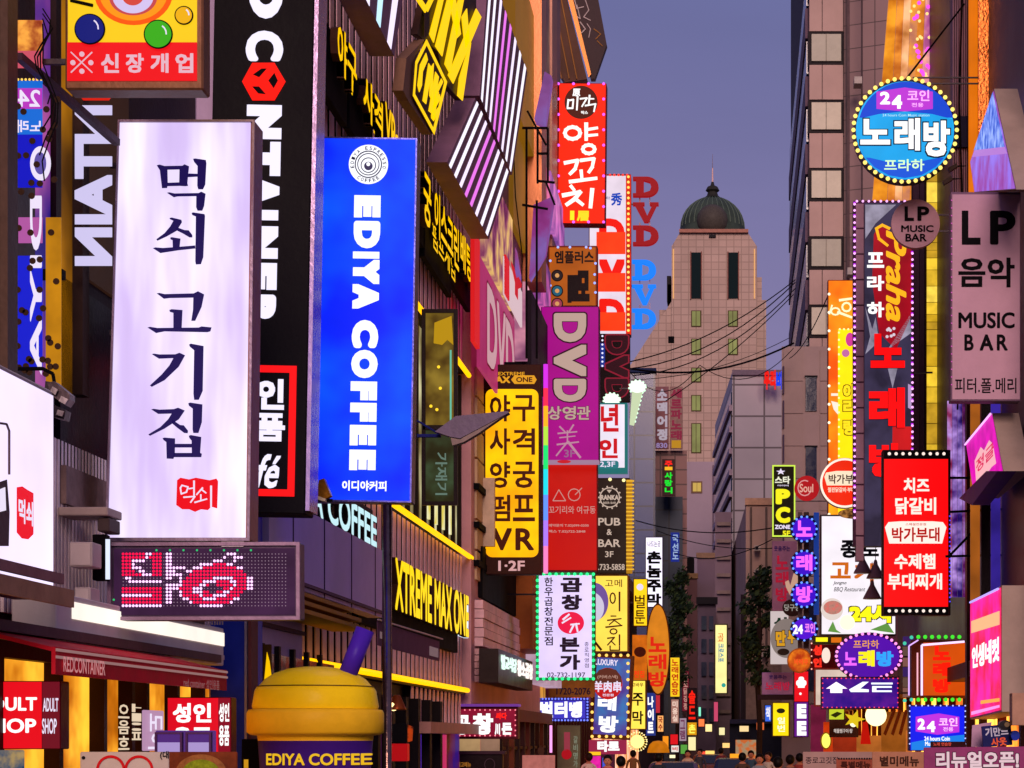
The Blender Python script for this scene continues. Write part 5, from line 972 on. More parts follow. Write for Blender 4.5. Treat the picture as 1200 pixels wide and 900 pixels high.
# pub sign
s = Sign('projecting_sign', 'black pub sign with round badge and phone number', 'sign', (700, 560, 738, 672), Y=62)
s.box(700, 560, 738, 672, paint('#241814', .5), 0, .4, 'casing'); s.face(701, 562, 737, 671, lit('#33241e', .6, .3)); T2 = lit('#d0b8a8', .9)
s.ring(714.5, 583, 12, 1.3, T2, lay=2); s.tx('RANKA', 704, 580, 725, 586, T2, bold=.08); s.tx('BEER BAR', 707, 588, 722, 590.5, T2, bold=.02); s.polys([[(711, 574), (717, 574), (714, 578)]], T2, lay=2)
for i in range(14): t = 2 * math.pi * i / 14; s.disc(714.5 + 13 * math.cos(t), 583 + 13 * math.sin(t), 1, T2, lay=2, n=8)
s.tx('PUB', 701, 607, 727, 616, T2, bold=.03); s.tx('&', 711, 620, 717, 627, T2, bold=.03); s.tx('BAR', 701, 632, 727, 641, T2, bold=.03); s.tx('3F', 709, 646, 719, 653, T2, bold=.02); s.tx('.733-5858', 701, 661, 732, 668, T2, bold=.03)
s.box(734, 562, 741, 672, lit('#c08418', .8), -.02, .1, 'gold_edge'); 
for k in range(24): s.box(734, 563 + k * 4.5, 743, 564.6 + k * 4.5, lit('#f0b830', 1.0), -.06, .05, 'gold_rib', 0)
s.bulbs([(715, 562), (731, 563)], 2.2, lit('#fff0a0', 1.5)); s.arms(-1, (.6,))
# yellow two-storey house sign
s = Sign('projecting_sign', 'yellow lit sign with brown brush hangul and a purple round painting', 'sign', (697, 674, 737, 764), Y=58)
s.box(690, 674, 737, 764, paint('#6a4010', .5), 0, .4, 'casing'); s.face(691, 675, 735, 763, glow('#ffd850', 1.0, .12)); BR = paint('#4a2008', .5)
s.disc(697, 705, 16, lit('#7a5aa8', .8), ry=22, lay=2); s.disc(693, 712, 15, lit('#d8d0e8', .9), ry=18, lay=3); s.stroke([(692, 740), (697, 752), (705, 762)], 3, BR)
s.tx('고메', 709, 679, 729, 688, BR, bold=.01)
s.brush([(ri(718, 701, 3, 6), 1.8), ([(726, 694), (726, 716)], 2.2)], BR); s.brush([([(716, 722), (722, 722)], 1.6), ([(712, 727), (728, 725)], 1.8), ([(720, 727), (714, 732)], 1.6), ([(720, 727), (727, 732)], 1.6), ([(710, 735), (729, 733)], 2), (ri(719, 740, 4, 3), 1.7)], BR); s.brush([([(712, 748), (720, 747), (712, 756)], 1.8), ([(716, 751), (721, 756)], 1.6), ([(726, 744), (726, 756)], 2), ([(715, 757), (715, 762), (726, 762), (726, 757)], 1.7)], BR); s.arms(-1, (.5,))
# green bulb sign
s = Sign('projecting_sign', 'white lit sign with dark brush hangul framed by green bulbs', 'sign', (628, 671, 697, 797), Y=47)
s.box(628, 671, 697, 797, paint('#0c4024', .5), 0, .35, 'casing'); s.face(631, 674, 694, 794, glow('#dccaf8', 1.0, .1)); NB = paint('#241830', .5)
s.frame(628.5, 671, 696.5, 797, 3, lit('#0ca050', .6), f=-.01, d=.02)
s.col('한우곱창전문점', 638, 676, 648, 757, NB, bold=.03); s.tx('곱', 657, 677, 682, 694, NB, bold=.075); s.tx('창', 658, 697, 682, 715, NB, bold=.075); s.disc(669, 730, 15.5, lit('#f01848', .95), ry=13, lay=2)
s.brush([([(660, 726), (667, 720)], 2.5), ([(659, 730), (669, 724)], 2), ([(672, 733), (668, 741)], 2.5), ([(675, 731), (677, 740)], 2.5), ([(669, 732), (679, 731)], 2)], WHT2, lay=3); s.tx('본', 656, 747, 679, 764, NB, bold=.075); s.tx('가', 656, 767, 680, 785, NB, bold=.075); s.col('종로직영점', 685, 752, 690, 783, NB, bold=.01, gap=.2); s.tx('02-732-1197', 641, 788, 686, 794, NB, bold=.02)
s.rim(630, 673, 695.5, 795.5, 9, 17, 2.1, lit('#30ff90', 1.4)); s.arms(-1, (.8,))
# luxury sign
s = Sign('projecting_sign', 'purple luxury karaoke sign framed by warm bulbs', 'sign', (694, 766, 738, 865), Y=64, roll=math.radians(3))
s.box(692, 766, 738, 865, paint('#5a3010', .5), 0, .4, 'casing'); s.face(695, 770, 734, 860, glow('#5c3c9c', .9, .4, scale=1, h2='#2c70a8')); s.tx('LUXURY', 697, 772, 724, 779, WHT2, bold=.05)
s.tx('래', 700, 812, 722, 832, WHT, bold=.08); s.tx('방', 701, 838, 724, 858, WHT, bold=.08); s.rim(694, 768, 736, 863, 5, 10, 2, lit('#ffc860', 1.5)); s.arms(-1, (.8,))
s = Sign('round_sign', 'round red sign with white chinese characters over the purple sign', 'sign', (695, 783, 729, 820), Y=62)
s.discbody(712, 801, 17, lit('#c81c1c', .95), ry=18.5); s.polys([[(695, 801), (696, 793), (702, 785), (712, 782.5), (722, 785), (728, 793), (729, 801)]], lit('#6a3428', .8), lay=1); s.tx('羊肉串', 696, 798, 728, 811, WHT2, bold=.05); s.tx('(커버스낵)', 700, 791, 724, 796, lit('#d0a090', .8)); s.tx('전문점', 706, 813, 719, 816, WHT2)
# blue bulb hangul sign
s = Sign('projecting_sign', 'blue framed sign with bright white blocky hangul', 'sign', (626, 817, 690, 846), Y=58)
s.box(627, 818, 690, 845, paint('#241a80', .5), 0, .3, 'casing'); s.face(630, 821, 686, 842, glow('#4038c0', .9)); 
for ch, x_ in zip('벌터뱅', (633, 650, 667)): s.tx(ch, x_, 822, x_ + 15, 841, WHT, bold=.09)
s.rim(628.5, 819, 688.5, 844, 16, 7, 1.3, lit('#7080ff', 1.4)); s.arms(-1, (.5,))
s = Sign('projecting_sign', 'small dark blue bulb framed sign behind the red LED sign', 'sign', (606, 824, 625, 857), Y=60); s.box(606, 824, 625, 857, paint('#141c70', .5), 0, .3); s.rim(608, 826, 623, 855, 3, 6, 1.2, lit('#60c0ff', 1.3)); s.polys([[(607, 846), (612, 843), (614, 848), (619, 850), (612, 853)]], WHT2, lay=2)
# yellow board with number under the green sign
s = Sign('wall_board', 'brown board with big dark digits under the green framed sign', 'board', (645, 797, 697, 818), Y=60); s.box(627, 797, 697, 817, paint('#8a5a24', .6, .3), 0, .1); s.tx('1720-2076', 652, 806, 692, 814, paint('#2c1838'), bold=.03); s.face(627, 798, 643, 817, paint('#7a3c48'), lay=1)
# red LED
s = Sign('led_sign', 'dark red LED sign with white blocky hangul', 'sign', (530, 828, 607, 866), Y=41.22)
s.box(530, 828, 607, 866, paint('#4a0c1c', .4), 0, .3, 'casing'); s.face(532, 831, 604, 863, glow('#8c1030', .8, .2)); s.tx('공', 532, 838, 551, 861, WHT, bold=.09); s.tx('창', 554, 836, 578, 861, WHT, bold=.09); s.tx('싸다', 581, 835, 594, 843, lit('#ff2018', 1.1), bold=.1); s.tx('川', 580, 848, 586, 861, WHT, bold=.1); s.tx('돈', 588, 847, 600, 861, WHT, bold=.1)
s.rim(533, 832, 604, 862, 12, 5, 1, lit('#ff8090', 1.3)); s.box(528, 825, 608, 828, lit('#8040a8', .7), -.1, .5, 'top_ledge')
# white sign cluster on wall
s = Sign('projecting_sign', 'small white lit sign with dense green and black lettering', 'sign', (586, 765, 623, 803), X=X + .6)
s.box(584, 760, 624, 800, paint('#2a2020', .4), 0, .4, 'casing'); s.tx('벌교식당', 586, 766, 604, 784, lit('#e0fff0', 1.1), bold=.06, d=.03); s.tx('황소곱창', 605, 772, 623, 792, lit('#fff0e8', 1.15), bold=.07, d=.03)
s = Sign('blue_lantern', 'blue and white hanging lantern left of the red LED sign', 'lantern', (517, 838, 534, 862), Y=41); s.discbody(525, 849, 8, lit('#2a20a0', .9), ry=10, d=.2); s.disc(520, 857, 2.5, lit('#ffd0a0', 1.3)); s.disc(530, 842, 2, lit('#c090ff', 1.2))
# shop boards at bottom
s = Sign('shop_board', 'dark brown board with small gold print under the LED sign', 'board', (532, 882, 590, 930), Y=41.0); s.box(533, 883, 589, 930, paint('#1c1014', .4, .3), 0, .2); s.tx('최고메뉴', 536, 893, 552, 899, lit('#c07a28', .8), bold=.02); s.stroke(ri(574, 896, 6, 7), 1, lit('#4a3038', .6)); s.box(530, 880, 592, 884, paint('#3a2430', .5), -.05, .3, 'top_trim')
s = Sign('shop_board', 'pale pink menu board with a small dark ornament on top', 'board', (612, 884, 650, 930), Y=46); s.box(612, 885, 650, 930, lit('#c07068', .75, .2, 6), 0, .1); s.disc(634, 880, 4, BROWN, ry=5)
for k, (x0, x1, c_, lb) in enumerate(((536, 562, '#c8a070', 'tan'), (563, 585, '#a88068', 'brown'))):
    s = Sign('shop_shutter', 'lit %s shop shutter below the red LED sign' % lb, 'shutter', (x0, 866, x1, 884), Y=41.27); s.box(x0, 866, x1, 930, lit(c_, .7, .3, 2), 0, .1)
m = empty('thermometer_banner', W(662, 900, 62), label='grey vertical banner with a red round print below the blue hangul sign', cat='banner')
s = Sign('street_banner', 'grey green vertical banner with red round print', 'banner', (653, 850, 680, 930), Y=62); s.box(653, 850, 680, 930, paint('#6a7860', .6, .2), 0, .04); s.disc(664, 884, 6, lit('#b81420', .8)); s.face(661, 858, 668, 880, lit('#a84050', .7), name='print'); s.col('갈비명가', 672, 862, 677, 900, lit('#a0a890', .6), bold=.02); bpy.data.objects.remove(m)
for x0, x1, c_, lb in ((621, 625, '#ffe8a0', 'warm'), (628, 631, '#fff0c0', 'short pale'), (644, 647, '#ffa0e8', 'pink')):
    s = Sign('tube_light', '%s vertical light tube at the shop entrance' % lb, 'tube light', (x0, 852, x1, 878), Y=59); s.box(x0, 850, x1, 882, lit(c_, 1.3), 0, .05, 'tube')
s = Sign('shop_sign', 'pink shop sign with white tarot lettering', 'sign', (692, 866, 732, 884), Y=66); s.box(690, 867, 734, 884, lit('#a82c50', .8), 0, .2); s.tx('타로', 700, 868, 726, 881, WHT, bold=.1)
s = Sign('market_display', 'bright pink and orange toy display stand at the street level', 'display', (686, 884, 722, 930), Y=60); s.box(688, 884, 720, 930, paint('#4a2040'), 0, .4); s.face(690, 886, 704, 930, lit('#e020a0', 1.0, .3, 5)); s.face(706, 888, 714, 900, lit('#4060e0', .9)); s.face(690, 881, 704, 885, lit('#ffc020', 1.1))
# far column of signs
s = Sign('projecting_sign', 'tall white lit sign with bold black hangul column', 'sign', (757, 630, 777, 712), Y=98)
s.box(756, 629, 777, 712, paint('#3a3044'), 0, .4); s.face(757, 630, 776, 711, glow('#f4ecff', 1.1)); s.tx('나드는곳', 759, 634, 774, 641, paint('#504858'), bold=.02); s.col('촌놈주막', 758, 645, 775, 711, BLACK, bold=.08); s.arms(-1, (.5,))
s = Sign('projecting_sign', 'small yellow sign with black brush hangul left of the white column', 'sign', (742, 678, 759, 734), Y=88)
s.box(742, 678, 759, 734, paint('#5a3810'), 0, .3); s.face(743, 679, 758, 733, glow('#ffcc18', 1.05)); s.disc(750, 688, 4, WHT2, lay=2, n=12); s.col('벌툰', 744, 696, 756, 732, BR, bold=.02); s.arms(-1, (.5,))
s = Sign('projecting_sign', 'small orange poster sign below the yellow sign', 'sign', (741, 748, 757, 796), Y=86)
s.box(741, 744, 758, 797, lit('#d86a10', .85, .3, 2), 0, .3); s.disc(750, 764, 7, paint('#5a2010'), ry=6); s.tx('전집', 743, 786, 755, 794, lit('#ff3010', 1), bold=.03)
s = Sign('oval_sign', 'tall orange oval sign with red karaoke brush hangul', 'sign', (757, 708, 785, 815), Y=92)
s.discbody(771, 761, 14.5, paint('#5a2c08'), ry=54); s.disc(771, 761, 13, glow('#d8801c', .85, .2), ry=52, lay=1, d=.01); s.col('직거사', 764, 716, 778, 744, BR, bold=.03); s.col('노래방', 760, 745, 781, 806, lit('#e02410', 1.0), bold=.06, lay=3); s.arms(-1, (.5,))
s = Sign('projecting_sign', 'yellow lit sign with black brush hangul above the spark light', 'sign', (737, 797, 757, 855), Y=80)
s.box(737, 797, 758, 855, paint('#5a3810'), 0, .3); s.face(738, 798, 756, 854, glow('#ffdc50', 1.1, .1)); s.tx('고바우', 740, 800, 754, 805, BR); s.tx('주', 741, 812, 754, 827, BLACK, bold=.04); s.tx('막', 741, 833, 754, 849, BLACK, bold=.04); s.arms(-1, (.5,))
s = Sign('spark_light', 'round golden firework light ball above the street', 'light ball', (736, 857, 757, 880), Y=78)
s.disc(747, 869, 8, lit('#ffe890', 1.3), d=.1); m = MB()
for i in range(22):
    t = 2 * math.pi * i / 22; q0 = s.l(747, 869); m.tube((q0[0], -.05, q0[1]), (q0[0] + 11 * s.k * math.cos(t), -.05, q0[1] + 11 * s.k * math.sin(t)), .03, 4, .01)
m.build('rays', lit('#ffd050', 1.3), s.root, kind='stuff'); s.bulbs([(747 + 11 * math.cos(i * .29), 869 + 11 * math.sin(i * .29)) for i in range(22)], 1, lit('#ffe8a0', 1.5))
s = Sign('projecting_sign', 'narrow pale blue lit sign behind the yellow hangul sign', 'sign', (757, 812, 768, 862), Y=96); s.box(757, 812, 768, 862, lit('#2c3c90', .8), 0, .3); s.col('나이트', 759, 815, 766, 860, WHT, bold=.07)
small = [((785, 770, 797, 817), 108, '#ffd020', '노래연습장', '#c02010', 'narrow yellow sign with red and blue hangul'), ((786, 819, 796, 848), 106, '#a8786c', '미용실', '#f0d0c0', 'dull pinkish sign below the narrow yellow sign'), ((799, 786, 808, 834), 120, '#6a1828', '신포닭강정', '#c08a80', 'dim dark red sign down the street'), ((805, 806, 817, 846), 112, '#18080c', '솔드', '#ff2010', 'black sign with stacked red hangul far down'), ((805, 846, 817, 862), 111, '#e09810', '촌', '#ffff60', 'small amber sign under the black one'),
         ((795, 841, 805, 869), 118, '#a08898', '그램', '#6a3050', 'grey sign with maroon hangul far down'), ((785, 860, 795, 873), 112, '#e01820', '', '', 'small plain red lit box far down the street'), ((786, 873, 796, 882), 113, '#f0e8e0', '비', '#d02020', 'tiny white box sign with red letter'), ((797, 872, 806, 884), 114, '#58a040', '', '', 'tiny green shop sign far down the street'), ((806, 863, 816, 880), 110, '#fff0b0', '', '', 'bright pale bulb cluster sign at street end'),
         ((818, 828, 822, 840), 138, '#90ffd8', '', '', 'tiny teal lit sign on the dark slim building'), ((768, 812, 774, 836), 110, '#c02838', '', '', 'tiny crimson sign beside the orange oval'), ((776, 862, 784, 878), 116, '#ff9820', '', '', 'tiny amber shop light under the oval sign'), ((824, 866, 834, 876), 150, '#ffd070', '', '', 'distant amber light left of the road end'), ((842, 852, 850, 862), 146, '#fff0b0', '', '', 'small warm lit sign under the tall pale sign')]
for b_, Y_, c_, t_, tc_, lb in small:
    s = Sign('distant_sign', lb, 'sign', b_, Y=Y_); s.box(*b_, paint('#2a2028'), .01, .3, 'casing'); s.face(b_[0] + .7, b_[1] + .7, b_[2] - .7, b_[3] - .7, lit(c_, 1.0))
    if t_: s.col(t_, b_[0] + 2, b_[1] + 2, b_[2] - 2, b_[3] - 2, lit(tc_, 1), bold=.05)
s = Sign('distant_sign', 'tall pale yellow lit sign on the narrow dark building', 'sign', (838, 731, 853, 813), Y=132)
s.box(837, 731, 853, 813, paint('#4a4030'), 0, .5); s.face(838.5, 732.5, 851.5, 812, glow('#f8e898', 1.05, .12)); s.col('고교', 841, 742, 848, 752, lit('#e87020', .9), bold=.04); s.tx('크로스포', 842, 754, 848, 776, lit('#3090b0', .9), rot=90, bold=.05); s.disc(848, 803, 2.5, lit('#30b0a0', .9), lay=2)
s = Sign('vertical_banner', 'white hangul banner on the pink tiled building', 'banner', (768, 453, 783, 527), Y=175); s.box(768, 453, 783.5, 526, paint('#8a5c60', .6), 0, .3); s.col('소맥어정', 770, 455, 782, 517, lit('#c8b8c8', .7), bold=.08); s.tx('830', 769, 519, 782, 525, lit('#a890c8', .7), bold=.05)
s = Sign('vertical_banner', 'dark red hangul banner right of the white hangul one', 'banner', (786, 453, 799, 527), Y=175); s.box(785, 453, 800, 526, paint('#a07c74', .6), 0, .3); s.col('세르파노래', 786, 455, 799, 516, lit('#8c2440', .8), bold=.08); s.face(787, 516, 798, 525, lit('#c89020', .8))
s = Sign('vertical_sign', 'black sign with red yellow and green lit hangul', 'sign', (777, 538, 790, 580), Y=168); s.box(776, 538, 791, 581, paint('#4a3434'), 0, .4); s.tx('주', 779, 540, 788, 547, lit('#ff2018', 1.1), bold=.06); s.face(779, 547, 788, 551, lit('#f0b020', 1.1)); s.col('사랑니', 779, 553, 788, 579, lit('#10e030', 1.1), bold=.07)
s = Sign('vertical_sign', 'small blue sign with white hangul on the dark teal building', 'sign', (786, 624, 796, 658), Y=165); s.box(786, 624, 796, 658, lit('#182c90', .8), 0, .3); s.col('국선도', 788, 626, 795, 656, lit('#a0b8e0', .9), bold=.04)
s = Sign('roof_letters', 'red and blue roof lettering on the grey office block', 'lettering', (894, 434, 917, 457), Y=188); s.tx('우리', 895, 434, 909, 457, lit('#f01810', 1.0), bold=.1, d=.4, lay=1); s.tx('비', 909.5, 435, 917, 457, lit('#1040f0', 1.0), bold=.1, d=.4, lay=1)
# ================================================================ right side
XC = XR
f1 = facade('clad_building', 'glossy orange lit clad building behind the round karaoke sign', 33.2, 62, XC + .3, 40, paint('#4a3038', .4, .3, .5))
f0 = facade('clad_building', 'dark brown building at the right edge behind the music bar sign', 31.6, 33, XC + .3, 40, paint('#1c1216', .4, .3, .5))
f2 = facade('mauve_building', 'mauve building front behind the red restaurant signs', 62.1, 100, XC + .4, 12, paint('#9a707c', .6, .3, .5))
# angled orange glass fins above round sign (seen against the tower): stepped plates whose glow stands in for reflections
s = Sign('glass_canopy', 'orange and pink faceted glass screen with painted reflections at the top right', 'glass screen', (1024, -60, 1142, 260), Y=52)
cols = ['#e07810', '#c85c14', '#e89048', '#d08070', '#d8741c', '#d868b0', '#e08838', '#c860a0', '#e07818']
for k in range(9):
    t0 = k / 9; t1 = (k + 1) / 9; xa = lambda t: 1046 + 74 * t; xb = lambda t: 1020 + 78 * t + (10 if t else 0)
    s.polys([[(xa(t0), -60), (xa(t1) - .6, -60), (xb(t1) - .6, 262), (xb(t0), 262)]], lit(cols[k], 1.0, .55, 1.4, h2=['#e09020', '#e08a30', '#f0b080'][k % 3]), lay=(-8 + 5 * (k % 2)), d=.12, name='glass_fin')
random.seed(8)
s.bulbs([(1070 + random.random() * 45, random.random() * 90) for _ in range(26)], 2.6, lit('#ff50e0', 1.3), lay=22, name='pink_lamps'); s.bulbs([(1066 + random.random() * 50, random.random() * 110) for _ in range(26)], 2, lit('#ffd080', 1.4), lay=22, name='warm_lamps')
X = XC + .3
def wr(r, p0, p1, y0, y1, name, mat, t=.08, X=XC + .3, **kw):
    Y1_, Y0_ = xY(p0, X), xY(p1, X); return on(r, MB().box(X - t, X - .002, Y0_, Y1_, zz(y1, p0, X), zz(y0, p0, X)), name, mat, **kw)
# front-facing stepped walls that show from the street
def strip(r, px0, px1, y0, y1, Y, name, mat, d=.4): return on(r, fr(px0, y0, px1, y1, Y, 0, d), name, mat)
strip(f1, 1116, 1137, -60, 470, 41.2, 'ribbed_wall', paint('#7a5c6c', .5, .2, 1)); 
for k in range(8): strip(f1, 1116.5 + k * 2.6, 1117.8 + k * 2.6, -60, 470, 41.1, 'rib', paint('#9a788a', .5, .2, 1), .1)
strip(f1, 1116, 1140, 136, 172, 41.0, 'dark_band', paint('#1c1c3c'), .1)
strip(f1, 1137, 1146, -60, 480, 40.4, 'orange_post', lit('#e07008', 1.0, .2, .7), .3)
s = Sign('mirror_cladding', 'crumpled copper mirror cladding panel above the triangular light', 'cladding', (1146, -60, 1210, 190), Y=40)
for k, (a_, c_) in enumerate((([(1146, -60), (1160, -60), (1163, 40), (1160, 100), (1150, 190), (1146, 190)], '#d87838'), ([(1160, -60), (1177, -60), (1176, 60), (1178, 190), (1160, 190), (1163, 60)], '#3a2420'), ([(1177, -60), (1190, -60), (1188, 30), (1194, 80), (1190, 190), (1178, 190)], '#4c2c30'), ([(1190, -60), (1210, -60), (1210, 190), (1192, 190), (1196, 80)], '#28181c'))):
    s.polys([a_], paint(c_, .22, .5, 1.2, .8, .6), lay=-6 + 3 * (k % 2), d=.15, name='copper_sheet')
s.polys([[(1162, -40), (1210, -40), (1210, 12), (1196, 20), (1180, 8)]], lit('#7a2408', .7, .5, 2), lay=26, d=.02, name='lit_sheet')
# yellow lit glazed column
s = Sign('lit_column', 'golden backlit glass block column between the signs', 'lit column', (1084, 205, 1113, 540), Y=50)
s.box(1084, 190, 1113, 620, paint('#4a3410'), 0, .5, 'casing')
random.seed(4); yy = 200
while yy < 610:
    h_ = random.choice((9, 14, 19, 24)); s.face(1086, yy, 1111, yy + h_ - 1, lit(random.choice(['#c8a028', '#dcb430', '#ac8420', '#ecc848', '#b8901c']), 1.3, .3, 3), name='glass_block', d=.02 + random.random() * .03); yy += h_
s.frame(1083, 190, 1114, 620, 2, paint('#241418'))
s.face(1078, 190, 1083, 620, paint('#4a3448'), name='side_post', d=.02); s.face(1070, 190, 1077, 620, paint('#54384c'), name='side_post', d=.02); s.face(1113, 190, 1118, 620, paint('#3a1820'), name='side_post', d=.02)
# purple glass strip below music sign
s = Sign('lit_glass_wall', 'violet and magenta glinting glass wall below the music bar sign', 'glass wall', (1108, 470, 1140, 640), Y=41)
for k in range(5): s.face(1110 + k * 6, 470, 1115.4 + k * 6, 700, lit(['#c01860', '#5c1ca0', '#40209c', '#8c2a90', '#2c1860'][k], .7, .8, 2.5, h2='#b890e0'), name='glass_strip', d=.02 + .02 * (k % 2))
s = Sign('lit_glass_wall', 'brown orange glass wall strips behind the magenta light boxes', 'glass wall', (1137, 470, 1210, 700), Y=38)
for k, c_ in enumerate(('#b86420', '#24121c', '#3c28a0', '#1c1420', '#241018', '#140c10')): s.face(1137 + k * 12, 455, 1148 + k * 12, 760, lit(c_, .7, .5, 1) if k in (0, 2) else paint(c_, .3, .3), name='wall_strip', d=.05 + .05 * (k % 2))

# 24 karaoke circle
s = Sign('round_sign', 'large round cyan karaoke sign ringed with yellow bulbs', 'sign', (1000, 93, 1121, 215), Y=40)
s.discbody(1060.5, 153, 60.5, paint('#1c1838', .4), d=.3); s.disc(1060.5, 153, 57.5, glow('#0c94e0', 1.05, .15, scale=.8, h2='#18b8f4'), lay=1, d=.01, n=48)
s.polys([[(1062 + 57 * math.cos(t), 153 + 57 * math.sin(t)) for t in [math.radians(a) for a in range(195, 346, 10)]]], lit('#1048d8', .95), lay=3, name='blue_band'); s.polys([[(1024 + 80 * t_, 116 + (38 - 18 * math.sin(math.pi * t_)) * .0 + 20) for t_ in (0, 1)] + [(1098, 112), (1060, 104), (1026, 110)]], lit('#0ca0e8', 1), lay=4, name='blue_band') if False else None
s.polys([[(1060.5 + 56 * math.cos(t), 153 + 56 * math.sin(t)) for t in [math.radians(a) for a in (35, 50, 70, 90, 110, 130, 145)]]], lit('#1058e0', .95), lay=3, name='blue_band')
s.disc(1061, 162, 58 * .97, lit('#10a4ec', 1.0, .12), ry=40, lay=4, n=48) if False else s.poly([(1005, 140), (1030, 134), (1060, 131), (1092, 134), (1116, 140), (1117, 160), (1106, 184), (1075, 190), (1060, 191), (1040, 190), (1014, 184), (1004, 162)], lit('#10a6ee', 1.0, .12), lay=4, name='cyan_print')
s.poly([(1027, 108), (1060, 103), (1093, 108), (1093, 128), (1060, 131), (1027, 128)], lit('#c038d8', 1.0), lay=5, name='purple_print')
s.tx('2', 1031, 108, 1043, 123, WHT, bold=.08, lay=6); s.tx('4', 1045, 112, 1057, 128, WHT, bold=.08, lay=6); s.tx('코인', 1063, 106, 1089, 119, lit('#ffb0ff', 1.1), bold=.04, lay=6); s.tx('전용', 1068, 121, 1082, 126, lit('#ffb0ff', 1.1), bold=.03, lay=6); s.tx('24 hours Coin Music station', 1034, 134, 1089, 137, lit('#c0f0ff', 1), bold=.01, lay=6)
OC = paint('#0c2c50', .5)
for ch, x0, x1, y0, y1 in (('노', 1008, 1043, 140, 170), ('래', 1048, 1078, 139, 177), ('방', 1082, 1113, 142, 184)): s.tx(ch, x0, y0, x1, y1, WHT, bold=.068, out=OC, ow=.04, lay=6)
s.tx('프라하', 1036, 187, 1083, 201, lit('#d8ffc8', 1.1), bold=.03, lay=6)
s.bulbs([(1060.5 + 60.5 * math.cos(i * 2 * math.pi / 46), 153 + 60.5 * math.sin(i * 2 * math.pi / 46)) for i in range(46)], 2.7, lit('#ffe070', 1.5), lay=3)
for y_ in (88, 95): s.box(1070, y_, 1180, y_ + 1.6, STEEL, .1, .03, 'arm', 0)
s.polys([[(1060, 92), (1130, 2), (1131.5, 3), (1062, 93)]], BLACK, lay=-20, d=.03, name='stay')
# LP
LPM = paint('#b48ca0', .5, .12, 1.2); s = Sign('round_sign', 'small round grey music bar sign with black lettering', 'sign', (1045, 234, 1102, 291), Y=41); s.discbody(1073, 262, 28.5, LPM, d=.15)
s.tx('L', 1060, 242, 1071, 259, BLACK, bold=.06); s.tx('P', 1075, 242, 1089, 259, BLACK, bold=.06); s.tx('MUSIC', 1056, 264, 1094, 272, BLACK, bold=.045); s.tx('BAR', 1061, 274, 1086, 283, BLACK, bold=.045); s.box(1100, 250, 1128, 252, STEEL, .05, .03, 'arm', 0); s.box(1098, 269, 1128, 271, STEEL, .05, .03, 'arm', 0)
s = Sign('projecting_sign', 'large rectangular grey music bar sign with black lettering', 'sign', (1114, 225, 1196, 470), Y=33.5)
s.box(1114, 225, 1196, 470, paint('#6c5068', .5), 0, .3, 'casing', .01); s.face(1116, 228, 1195, 468, LPM); 
s.tx('L', 1127, 247, 1149, 287, BLACK, bold=.055); s.tx('P', 1160, 247, 1190, 287, BLACK, bold=.055); s.tx('음악', 1123, 302, 1189, 337, BLACK, bold=.04); s.tx('MUSIC', 1123, 366, 1189, 385, BLACK, bold=.045); s.tx('B', 1130, 392, 1141, 411, BLACK, bold=.05); s.tx('A', 1148, 392, 1164, 411, BLACK, bold=.05); s.tx('R', 1168, 392, 1181, 411, BLACK, bold=.05)
s.tx('피터.폴.메리', 1119, 443, 1191, 461, BLACK, bold=.02); s.arms(1, (.1, .9)); s.bulbs([(1115, 235 + 9 * k) for k in range(25)], .8, lit('#e060c0', 1.0), lay=2)
# wall light boxes (flat to the wall, thick pale casing)
def wallsign(label, pts, X, face, cas, thick=.35, name='wall_lightbox'):
    xs = [p[0] for p in pts]; ys = [p[1] for p in pts]; s = Sign(name, label, 'light box', (min(xs), min(ys), max(xs), max(ys)), X=X)
    P_ = [s.l(*p) for p in pts]; MB().prism(P_, 0, thick).build('casing', cas, s.root)
    c_ = (sum(p[0] for p in pts) / len(pts), sum(p[1] for p in pts) / len(pts)); s.poly([(p[0] + (c_[0] - p[0]) * .03, p[1] + (c_[1] - p[1]) * .03) for p in pts], face, lay=1, name='face'); return s
CB = paint('#9c8880', .5, .15, 2)
s = wallsign('triangular wall light with blue sky print and pink lower half', [(1137, 190), (1165, 104), (1191, 222), (1142, 226)], XC - .35, glow('#b050c0', .85, .4, scale=1.6, h2='#8a6ad8'), CB, .4)
s.poly([(1142, 176), (1164, 108), (1178, 172)], lit('#3060e8', 1.0, .3, 4, h2='#90a8f0'), lay=2, name='sky_print'); s.poly([(1140, 184), (1143, 176), (1178, 172), (1181, 180)], lit('#c080e0', .9), lay=2, name='cloud_print')
s = wallsign('magenta diamond wall light with white hangul print', [(1132, 520), (1163, 484), (1176, 552), (1142, 584)], XC - .35, glow('#d010a8', 1.0, .25, scale=2), CB, .45)
s.stroke([(1133, 521), (1163, 485)], 2.4, lit('#f0b0ff', 1.4), name='edge_tube'); s.polys([[(1143, 540), (1150, 524), (1154, 528), (1160, 516), (1164, 520), (1168, 543), (1163, 547), (1152, 562), (1145, 567)]], lit('#f8b8c0', 1.0), lay=2, name='print_patch'); s.tx('정글', 1145, 540, 1166, 556, lit('#e02060', 1.0), bold=.03, lay=3)
s.polys([[(1142, 584), (1176, 552), (1190, 552), (1158, 592)]], paint('#4a2490', .5), lay=-3, d=.3, name='underside')
s = wallsign('tall red and magenta wall light with white hangul and neon bars', [(1137, 706), (1174, 686), (1174, 834), (1137, 843)], XC - .35, glow('#f01c48', 1.0, .2, scale=1.2, h2='#f0209c'), CB, .45)
